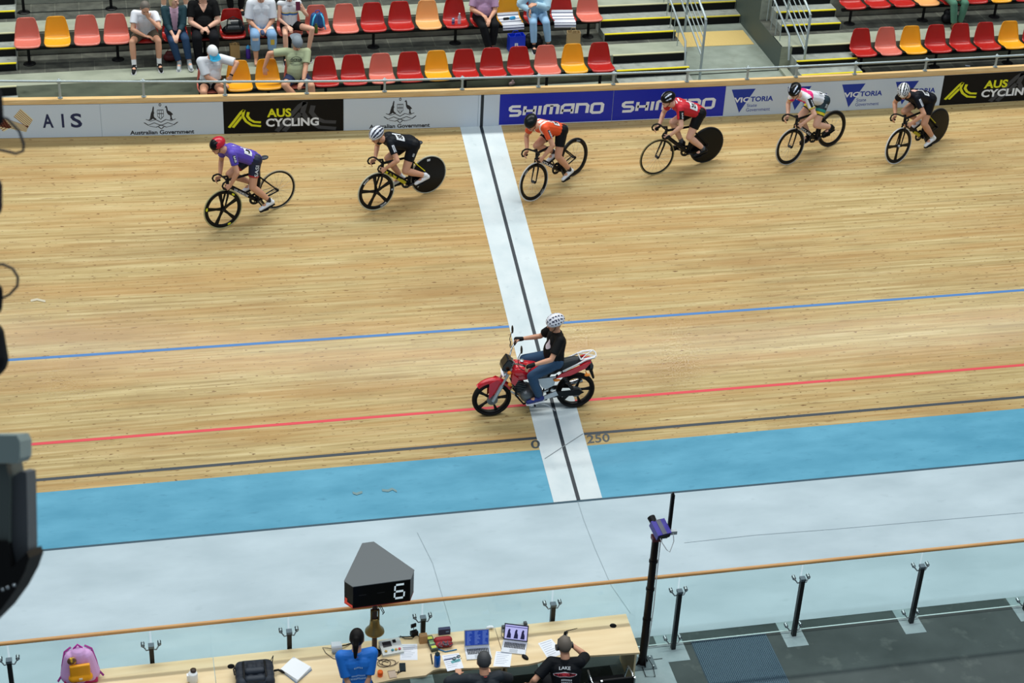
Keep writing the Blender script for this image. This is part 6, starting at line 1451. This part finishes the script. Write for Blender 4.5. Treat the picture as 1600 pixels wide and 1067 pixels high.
t, J, S, L = sitter('r1', 3, 'man in sage green t-shirt and grey cap with arm over yellow seat', topc='#a9b48f', sleeve=.72, bottom=.72, botc='#18264c', shoec='#d9dcdf', lean=-.06, tw=-.15, side=.0, head=(.95, .15, -.7), wr=[(.40, .06, .58), (-.02, -.56, .70)], an=[(.42, .22, .09), (.40, .10, .09)], kn=[(.43, .20, .52), (.40, -.26, .54)], hands={1: (V((.7, -.6, -.3)), V((0, 0, -1))), -1: (V((.3, .1, -1)), V((-1, 0, 0)))}, pol={('e', -1): (-.2, -.5, .6), ('e', 1): (-.2, 1, -.3)}, build=1.14, belly=.08, H=1.02)
cap_hat(J, t, '#7f8b94', '#6f7a84', (-1, 0, -.1)); o = J.hip.lerp(J.neck, .70)+J.fw*.1
decal(S, strokes([arc(.5, .0, .5, 40, 140, 8, 1.0), [(.0, .35), (1, .35)], [(.05, .12), (.95, .12)], [(.1, .0), (.8, 0)]], .035), mat('#2d3630', .7), t, o, J.lat, J.up, .25, .14, 'shirt_print', off=.006); decal(S, text2d('OCKER', .02), mat('#2d3630', .7), t, o+J.up*.012, J.lat, J.up, .20, .045, 'shirt_lettering', off=.007)
mb = MB(); d_ = (J.wr[1]-J.el[1]).normalized(); mb.cyl(J.wr[1]-d_*.035, J.wr[1]-d_*.008, .034, n=16); mb.build('wristwatch', black, t)
# ---- right stand and highest row: only legs in view
sitter('q2', 4, 'person in green trousers and brown shoes in the upper right row', topc='#4a5c52', sleeve=1.9, bottom=1.9, botc='#4a7a64', shoec='#6b4a30', solec='#4a3424', hairc='#4a382c', lean=.1, build=1.0, an=[(.44, .06, .09), (.50, -.08, .09)])
for px, lab, bc, sk_, fr_, sc, soc in ((272, 'bare-legged person in white socks in the highest row, cut off by the frame', '#b98f97', SKIN_P, .9, '#2a2c30', '#e9ecef'), (368, 'person in black trousers in the highest row, cut off by the frame', '#111216', SKIN, 1.95, '#101114', None)):
    p = at(px, 2, 3.30); X0 = sk((p.x, 10.42, 3.10)); SEATX[('r3', px)] = (p.x, 10.42, 3.10); seat(p.x, 10.42, 3.10, 'r', 'dark red seat under the %s' % lab.split(' in the')[0], 'seats in the highest row')
    sitter('r3', px, lab, topc='#55606a', bottom=fr_, botc=bc, shoec=sc, sockc=soc, hairc='#3c3028', skin=sk_, an=[(.40, .22, .09), (.40, -.20, .09)] if fr_ < 1 else [(.42, .09, .09), (.42, -.09, .09)])

# ---- officials at the desk (facing the track)
def official(label, x, y, hipz, **k):
    t = thing('person', label, 'person', (x, y, ZF), PI/2); return t
t = official('woman in bright blue shirt with dark ponytail standing at the desk', -3.87, -5.40, .95)
J = seat_pose((0, 0, .97), lean=.12, H=1.04, headdir=(1, -.25, -.35), ankles=[(.02, .10, .09), (.0, -.10, .09)], wr=[(-.15, .06, .92), (-.15, -.05, .93)], poles={('e', 1): (-.6, 1, .3), ('e', -1): (-.6, -1, .3), ('k', 1): (1, .1, 0), ('k', -1): (1, -.1, 0)}, thigh=.44, shin=.43)
body(J, t, SKIN, 1.06, {1: (V((-.2, -.7, -.5)), V((1, 0, 0))), -1: (V((-.2, .7, -.5)), V((1, 0, 0)))}, voxel=.0075)
S = shirt(J, t, mat('#1272d2', .6), .85, .018, build=1.12, name='shirt', low=-.04, belly=.03); legwear(J, t, mat('#1c2430', .8), 1.93, .014, build=1.05, name='trousers'); shoes(J, t, mat('#1b1c1f', .6), mat('#101114', .6)); hair(J, t, '#17110f', 'pony')
for q, (w_, h_, up_) in enumerate(((.10, .022, .72), (.16, .020, .50), (.22, .026, .42))): decal(S, text2d(('IIIIII', 'IIIIIIIIII', 'IIIIIIIIIIII')[q], .03), mat('#a9cdf0', .6), t, J.hip.lerp(J.neck, up_)-J.fw*.05-J.lat*0, -J.lat, J.up, w_, h_, 'back_lettering', off=.007)
mb = MB(); mb.tube([J.neck+J.lat*.07+J.fw*.02-J.up*.01, J.neck-J.fw*.08-J.up*.02, J.neck-J.lat*.07+J.fw*.02-J.up*.01], .008, 6); mb.build('lanyard', mat('#d64a4a', .6), t)
def seated_off(label, x, y, **k):
    visitor_chair('black chair under the %s' % k.pop('chairlab'), (x, y-.02, ZF), PI/2)
    t = thing('person', label, 'person', (x, y, ZF), PI/2)
    J = seat_pose((.0, 0, .57), lean=k['lean'], tw=k.get('tw', 0), H=1.02, headdir=k['head'], ankles=[(.40, .14, .09), (.42, -.14, .09)], wr=k['wr'], poles=k.get('pol'), headoff=k.get('ho'))
    body(J, t, SKIN, 1.08, k['hands'], voxel=.0075, curl=k.get('curl', (.6, .6)))
    S = shirt(J, t, [mat(c, .7) for c in k['top']], k['sleeve'], .016, build=1.12, name='shirt', low=-.03, belly=.04, paint=k.get('paint') and k['paint'](J)); legwear(J, t, mat('#1b1e24', .8), 1.93, .014, build=1.05, name='trousers'); shoes(J, t, mat('#1b1c1f', .6), mat('#101114', .6)); hair(J, t, k['hair'], 'short')
    return t, J, S
t, J, S = seated_off('man with short dark grey hair in dark long-sleeved shirt facing the left laptop', -2.34, -5.66, chairlab='man in the dark shirt', lean=.30, head=(1, -.1, -.55), wr=[(.44, .26, .82), (.42, -.12, .80)], pol={('e', 1): (.2, 1, -.3), ('e', -1): (.0, -1, -.4)}, hands={1: (V((1, -.2, .1)), V((0, 0, -1))), -1: (V((1, .1, 0)), V((0, 0, -1)))}, top=['#18222b'], sleeve=1.85, hair='#3f4144')
mb = MB(); mb.tube([J.neck+J.lat*.075-J.up*.0, J.neck-J.fw*.085+J.up*.01, J.neck-J.lat*.075], .007, 6); mb.build('collar_trim', mat('#b8463c', .6), t)
t, J, S = seated_off('man with headset in dark polo lettered LAKE, leaning on the desk', -1.30, -5.56, chairlab='man with the headset', lean=.36, tw=-.35, head=(1, .1, -.4), wr=[(.22, .42, .62), (.52, -.14, .98)], pol={('e', 1): (-.6, .8, -.3), ('e', -1): (.2, -1, -.6)}, hands={1: (V((.6, .6, -.2)), V((0, 0, -1))), -1: (V((.5, .5, .6)), V((0, 1, 0)))}, top=['#10161f'], sleeve=.8, hair='#6b6258', curl=(.5, 1.1))
P = lambda x, y, z: J.head+hmat(J) @ V((x, y, z)); mb = MB(); mb.tube([P(0, .088, -.01), P(0, .07, .09), P(0, 0, .128), P(0, -.07, .09), P(0, -.088, -.01)], .010, 8); mb.build('headset_band', mat('#3c4148', .4), t)
for s in (1, -1): mb = MB(); mb.cyl(P(0, s*.078, -.01), P(0, s*.108, -.01), .040, n=18); mb.build('ear_cup', mat('#22262b', .5), t)
mb = MB(); mb.tube([P(0, .10, -.02), P(.06, .10, -.05), P(.11, .05, -.06)], .004, 6); mb.build('microphone', black, t)
o = lambda up_, sd=0: J.hip.lerp(J.neck, up_)-J.fw*.05+J.lat*sd
decal(S, text2d('LAKE', .02), mat('#d8dde2', .6), t, o(.86), -J.lat, J.up, .14, .035, 'back_lettering', off=.007)
decal(S, OVAL, mat('#d9dde4', .6), t, o(.70), -J.lat, J.up, .30, .065, 'emblem', off=.006); decal(S, OVAL, mat('#c22a3a', .6), t, o(.70), -J.lat, J.up, .28, .048, 'emblem', off=.008); decal(S, text2d('BLACKBURN', .02), mat('#16181f', .6), t, o(.70), -J.lat, J.up, .24, .030, 'back_lettering', off=.010)
for q in range(5): decal(S, text2d(('IIIIIII', 'IIIIII', 'IIIII', 'IIIIII', 'IIII')[q], .04), mat('#c3c9d0', .6), t, o(.56-.075*q, -.02), -J.lat, J.up, .13, .024, 'back_lettering', off=.007)
rd = thing('walkie_talkie', 'black walkie-talkie with long aerial held by the man with headset', 'radio', tuple(MW[t.name] @ (J.wr[-1]+V((.06, .05, .07)))), .9)
mb = MB(); mb.cbox((0, 0, 0), (.055, .035, .12), Matrix.Rotation(.5, 4, 'Y')); mb.build('body', black, rd); mb = MB(); mb.cyl((.03, .0, .06), (.06, -.13, .14), .006, .004); mb.build('aerial', black, rd); mb = MB(); mb.cbox((0, -.019, .01), (.04, .004, .05), Matrix.Rotation(.5, 4, 'Y')); mb.build('faceplate', mat('#c9cfd2', .4), rd)

# ---- belongings in the stand
def lp(key, i, dx, dy, dz): x, y, z = SEATX[(key, i)]; return sk((x+dx, y+dy, z+dz))
SZ = .40
t = thing('black_bag', 'big shiny black bag with white papers sticking out on red seat', 'bag', lp('r2', 7, .01, -.02, SZ))
mb = MB(); mb.cap((-.11, 0, .09), (.11, 0, .09), .10); mb.cap((-.09, .03, .17), (.09, .03, .17), .09); remesh(mb, 'bag_body', mat('#14191b', .25), t, .010, 4)
mb = MB(); mb.tube([(-.12, -.08, .12), (-.10, -.09, .30), (.0, -.06, .34), (.10, -.06, .28), (.12, -.08, .12)], .010, 6); mb.build('handle', mat('#1f2628', .3), t)
mb = MB(); mb.box((-.14, -.05, .16), (.03, -.03, .30), Matrix.Rotation(-.35, 4, 'Y')); mb.build('papers', mat('#d9dccb', .7), t)
def bag(name, label, loc, size, c, rz=0., rough=.7, open_=True):
    t = thing(name, label, 'bag', loc, rz); w, d, h = size; mb = MB(); 
    vs = [(-w/2, -d/2, 0), (w/2, -d/2, 0), (w/2, d/2, 0), (-w/2, d/2, 0), (-w/2*1.04, -d/2, h), (w/2*.98, -d/2*.9, h*.97), (w/2, d/2, h), (-w/2, d/2*.9, h*1.02)]
    inn = [(x*.96, y*.94, z) for x, y, z in vs[4:]]+[(x*.94, y*.9, .01) for x, y, z in vs[:4]]
    mb.add(vs+inn, [(3, 2, 1, 0), (0, 1, 5, 4), (1, 2, 6, 5), (2, 3, 7, 6), (3, 0, 4, 7), (4, 5, 9, 8), (5, 6, 10, 9), (6, 7, 11, 10), (7, 4, 8, 11), (8, 9, 13, 12), (9, 10, 14, 13), (10, 11, 15, 14), (11, 8, 12, 15), (12, 13, 14, 15)]); mb.build('bag_body', mat(c, rough), t)
    mb = MB()
    for s in (-1, 1): mb.tube([(-w*.2, s*d/2*.95, h*.96), (-w*.15, s*d/2*.8, h*1.15), (w*.15, s*d/2*.8, h*1.15), (w*.2, s*d/2*.95, h*.96)], .006, 6)
    mb.build('handle', mat(c, .7), t); return t
bag('paper_bag', 'brown paper bag on the ground between the red seat and ripped jeans', at(367, 90, 2.675), (.17, .11, .26), '#a98a58', .1)
bag('paper_bag', 'brown paper bag behind the yellow seat near the steps', at(895, 75, 2.675), (.24, .13, .32), '#b39a6c', -.05)
t = bag('shopping_bag', 'bright blue plastic shopping bag with white print on the ground', at(806, 78, 2.675), (.30, .16, .30), '#1237c8', .15, .35)
mb = MB(); put2d(mb, text2d('R', .03), (-.06, .10, .03, .17), lambda u, v: V((u, -.083, v))); put2d(mb, text2d('US', .03), (-.06, .04, .05, .09), lambda u, v: V((u, -.083, v))); mb.build('print', mat('#e4e8f2', .5), t)
t = thing('backpack', 'black backpack on the ground beside the blue shopping bag', 'bag', at(832, 74, 2.675)); mb = MB(); mb.cap((-.10, 0, .10), (.10, .02, .10), .10); mb.cap((-.06, .03, .18), (.08, .03, .18), .08); remesh(mb, 'bag_body', mat('#141619', .6), t, .010, 3); mb = MB(); mb.tube([(-.05, -.06, .2), (0, -.1, .28), (.05, -.06, .2)], .010, 6); mb.build('handle', black, t)
t = thing('backpack', 'black backpack on the ground beside the green trousers', 'bag', at(1483, 36, 2.675)); mb = MB(); mb.cap((-.08, 0, .10), (.08, .02, .10), .10); mb.cap((-.05, .03, .2), (.05, .03, .2), .08); remesh(mb, 'bag_body', mat('#15171d', .6), t, .010, 3); mb = MB(); mb.tube([(-.05, -.04, .25), (0, -.06, .32), (.05, -.04, .25)], .010, 6); mb.build('handle', black, t)
t = thing('handbag', 'small dark red handbag on the ground beside the blonde woman', 'bag', at(266, 96, 2.675)); mb = MB(); mb.cap((-.05, 0, .08), (.05, 0, .08), .07); mb.cap((-.03, 0, .15), (.03, 0, .15), .05); remesh(mb, 'bag_body', mat('#5c1a1c', .6), t, .010, 3); mb = MB(); mb.tube([(-.05, 0, .18), (0, 0, .27), (.05, 0, .18)], .007, 6); mb.build('handle', mat('#5c1a1c', .6), t)
t = thing('blue_backpack', 'bright blue backpack with green bottle on the pink seat', 'backpack', lp('r2', 10, .0, -.03, SZ), .15)
mb = MB(); mb.cap((-.06, .03, .10), (-.05, .05, .24), .085, .07); mb.cap((.06, .03, .10), (.05, .05, .24), .085, .07); remesh(mb, 'bag_body', mat('#1c4d86', .6), t, .009, 3)
for s in (-1, 1): mb = MB(); mb.tube([(s*.05, -.03, .31), (s*.09-.02, -.10, .26), (s*.11-.03, -.12, .14), (s*.12, -.08, .03)], .016, 8, flat=((0, 0, 1), .5)); mb.build('strap', mat('#3fb4dc', .6), t)
mb = MB(); mb.tube([(-.04, .02, .32), (-.03, .02, .36), (.03, .02, .36), (.04, .02, .32)], .009, 6); mb.build('handle', mat('#2a3f9c', .6), t)
b2 = thing('green_bottle', 'dark green drinking bottle in front of the blue backpack', 'bottle', lp('r2', 10, -.05, -.16, SZ)); mb = MB(); mb.lathe([(0, 0), (.030, 0), (.033, .01), (.033, .13), (.02, .15)], n=18); mb.build('bottle', mat('#3f5a1c', .4), b2); mb = MB(); mb.lathe([(.021, .148), (.021, .175), (0, .177)], n=16); mb.build('cap', mat('#2c4012', .4), b2)
t = thing('steel_bottle', 'tall purple bottle with light blue lid on the ground beneath the ripped jeans', 'bottle', at(388, 91, 2.675)); mb = MB(); mb.lathe([(0, 0), (.038, 0), (.040, .01), (.040, .17), (.033, .19)], n=20); mb.build('bottle', mat('#4a2a9c', .35), t); mb = MB(); mb.lathe([(.034, .188), (.034, .225), (.012, .235), (.012, .25), (0, .25)], n=18); mb.build('lid', mat('#2c9ad8', .4), t)
t = thing('drink_can', 'small silver and blue drink can on the dark red seat', 'can', lp('r2', 15, -.06, -.06, SZ-.005)); mb = MB(); mb.lathe([(0, 0), (.024, 0), (.028, .006), (.028, .11), (.023, .12), (0, .12)], n=20); mb.build('can', mat('#9fb0d0', .3, .6), t); mb = MB(); mb.lathe([(.0285, .03), (.0285, .06)], n=20); mb.build('band', mat('#2c3f86', .4), t)
t = thing('water_bottle', 'clear plastic water bottle standing on the dark red seat', 'bottle', lp('r2', 15, .06, -.03, SZ-.005)); mb = MB(); mb.lathe([(0, 0), (.030, 0), (.032, .01), (.032, .13), (.014, .17), (.012, .185)], n=20); mb.build('bottle', mat('#c7ccda', .1, alpha=.55), t); mb = MB(); mb.lathe([(.014, .184), (.014, .20), (0, .201)], n=16); mb.build('cap', mat('#e8ebf0', .4), t)
def towel(key, i, label, rz=0.):
    t = thing('towel', label, 'towel', lp(key, i, .0, -.02, SZ+.003), rz, 'striped towels on the seats')
    n = 14; W2, D0, D1 = .20, -.24, .16; mb = MB(); pr = [(D0-.03, -.08), (D0-.02, -.03), (D0+.0, .0), (-.1, .004), (0, .002), (.10, .008), (.15, .04), (.17, .08)]
    for j in range(n):
        mb.cur = j % 2
        pass
    rows = len(pr)
    for sgn, off in ((1, 0), (-1, -.006)):
        for a in range(rows-1):
            seg = 3
            for b in range(seg):
                f0, f1 = b/seg, (b+1)/seg; y0, z0 = [pr[a][k]+(pr[a+1][k]-pr[a][k])*f0 for k in (0, 1)]; y1, z1 = [pr[a][k]+(pr[a+1][k]-pr[a][k])*f1 for k in (0, 1)]
                mb.cur = 1 if ((a*seg+b) % 4) == 1 else 0
                q = [(-W2, y0, z0+off+.012), (W2, y0, z0+off+.012), (W2, y1, z1+off+.012), (-W2, y1, z1+off+.012)]
                mb.add(q if sgn == 1 else q[::-1], [(0, 1, 2, 3)], True)
    mb.build('cloth', [mat('#dfe3ea', .9), mat('#1c2450', .9)], t); return t
towel('r2', 17, 'navy and white striped towel on the yellow seat under goggles', .06); towel('r2', 19, 'navy and white striped towel on the dark red seat near the steps', -.08)
t = thing('goggles', 'blue and black goggles lying on the striped towel on the yellow seat', 'goggles', lp('r2', 17, .0, -.02, SZ+.022)); mb = MB(); mb.cap((-.11, .0, .02), (-.03, .01, .02), .022); remesh(mb, 'frame', black, t, .007, 1); mb = MB(); mb.cap((.02, .01, .025), (.08, .02, .025), .030); remesh(mb, 'lens', mat('#2b9fd8', .2), t, .007, 1)
t = thing('litter', 'crumpled pinkish paper on the ground behind the fence cap', 'litter', at(800, 134, 2.21)+V((0, 0, .0))); mb = MB(); mb.cap((-.03, 0, .04), (.03, .01, .05), .035, .025); mb.cap((.0, .0, .04), (.01, .02, .09), .025); remesh(mb, 'crumpled_paper', mat('#9c8686', .8), t, .009, 1)
t = thing('litter', 'small white paper scrap on the pavers of the right stand', 'litter', at(1512, 103, 2.207)); mb = MB(); mb.cbox((0, 0, .004), (.09, .04, .004), Matrix.Rotation(-.3, 4, 'Z')); mb.build('paper', mat('#c9d6e6', .7), t)

# ---- rig hanging close to the camera at the left edge
cd.dof.use_dof = True; cd.dof.focus_distance = 27.0; cd.dof.aperture_fstop = 5.6
def fr(px, py, dep=5.0): return CAM+ray(px, py)*dep
K = 5.0/FPX
t = thing('broadcast_rig', 'blurred black rig with grey flap and cable loops close by at left edge', 'camera rig', fr(-14, 900))
mb = MB(); mb.cyl(fr(-30, -200), fr(-34, 1400), .022, n=12); mb.build('pole', black, t, world=True)
def lump(pts, c, nm, rough=.6, v=.006):
    mb = MB()
    for a, b, r0, r1 in pts: mb.cap(fr(*a), fr(*b), r0*K, r1*K)
    o = remesh(mb, nm, mat(c, rough), t, v, 2, T=MW[t.name].inverted()); return o
lump([((-14, 150), (-8, 185), 18, 14)], '#10121a', 'clamp'); lump([((-10, 290), (-8, 325), 14, 12)], '#2a1418', 'clamp'); lump([((-9, 455), (-8, 480), 14, 12)], '#14161c', 'clamp'); lump([((-16, 525), (-18, 560), 24, 32)], '#10131a', 'motor_head')
def loop(pts): mb = MB(); mb.tube([fr(*p) for p in pts], 2.2*K, 8); mb.build('cable', mat('#33363c', .6), t, world=True)
loop([(-14, 178), (12, 186), (30, 205), (37, 225), (36, 236), (25, 240), (5, 235), (-14, 232)]); loop([(-12, 413), (5, 413), (20, 420), (28, 433), (27, 447), (15, 460), (5, 465), (-12, 462)])
def pslab(nm, poly_, dep0, th, c, rough=.5):
    mb = MB(); n = len(poly_); A_ = [fr(x, y, dep0) for x, y in poly_]; B_ = [a+FW*th for a in A_]
    mb.add(A_+B_, [tuple(range(n)), tuple(range(n, 2*n))[::-1]]+[(i, n+i, n+(i+1) % n, (i+1) % n) for i in range(n)]); mb.build(nm, mat(c, rough), t, world=True)
pslab('pale_box', [(-30, 680), (26, 680), (31, 690), (31, 716), (26, 724), (-30, 724)], 4.9, .12, '#8fa09c')
pslab('side_flap', [(18, 900), (13, 770), (20, 744), (32, 736), (41, 738), (42, 760), (44, 870), (40, 895)], 5.0, .10, '#50555a'); pslab('housing', [(-30, 722), (10, 726), (15, 750), (14, 850), (-30, 850)], 4.97, .16, '#4d5855')
pslab('lower_housing', [(-30, 845), (10, 845), (18, 888), (42, 862), (46, 872), (38, 895), (22, 925), (0, 955), (-30, 985)], 4.95, .15, '#08090b')
mb = MB()
for x, y in ((4, 921), (12, 918), (22, 914)): mb.ell(fr(x, y, 4.94), 2.6*K)
mb.build('bolt', steel, t, world=True)
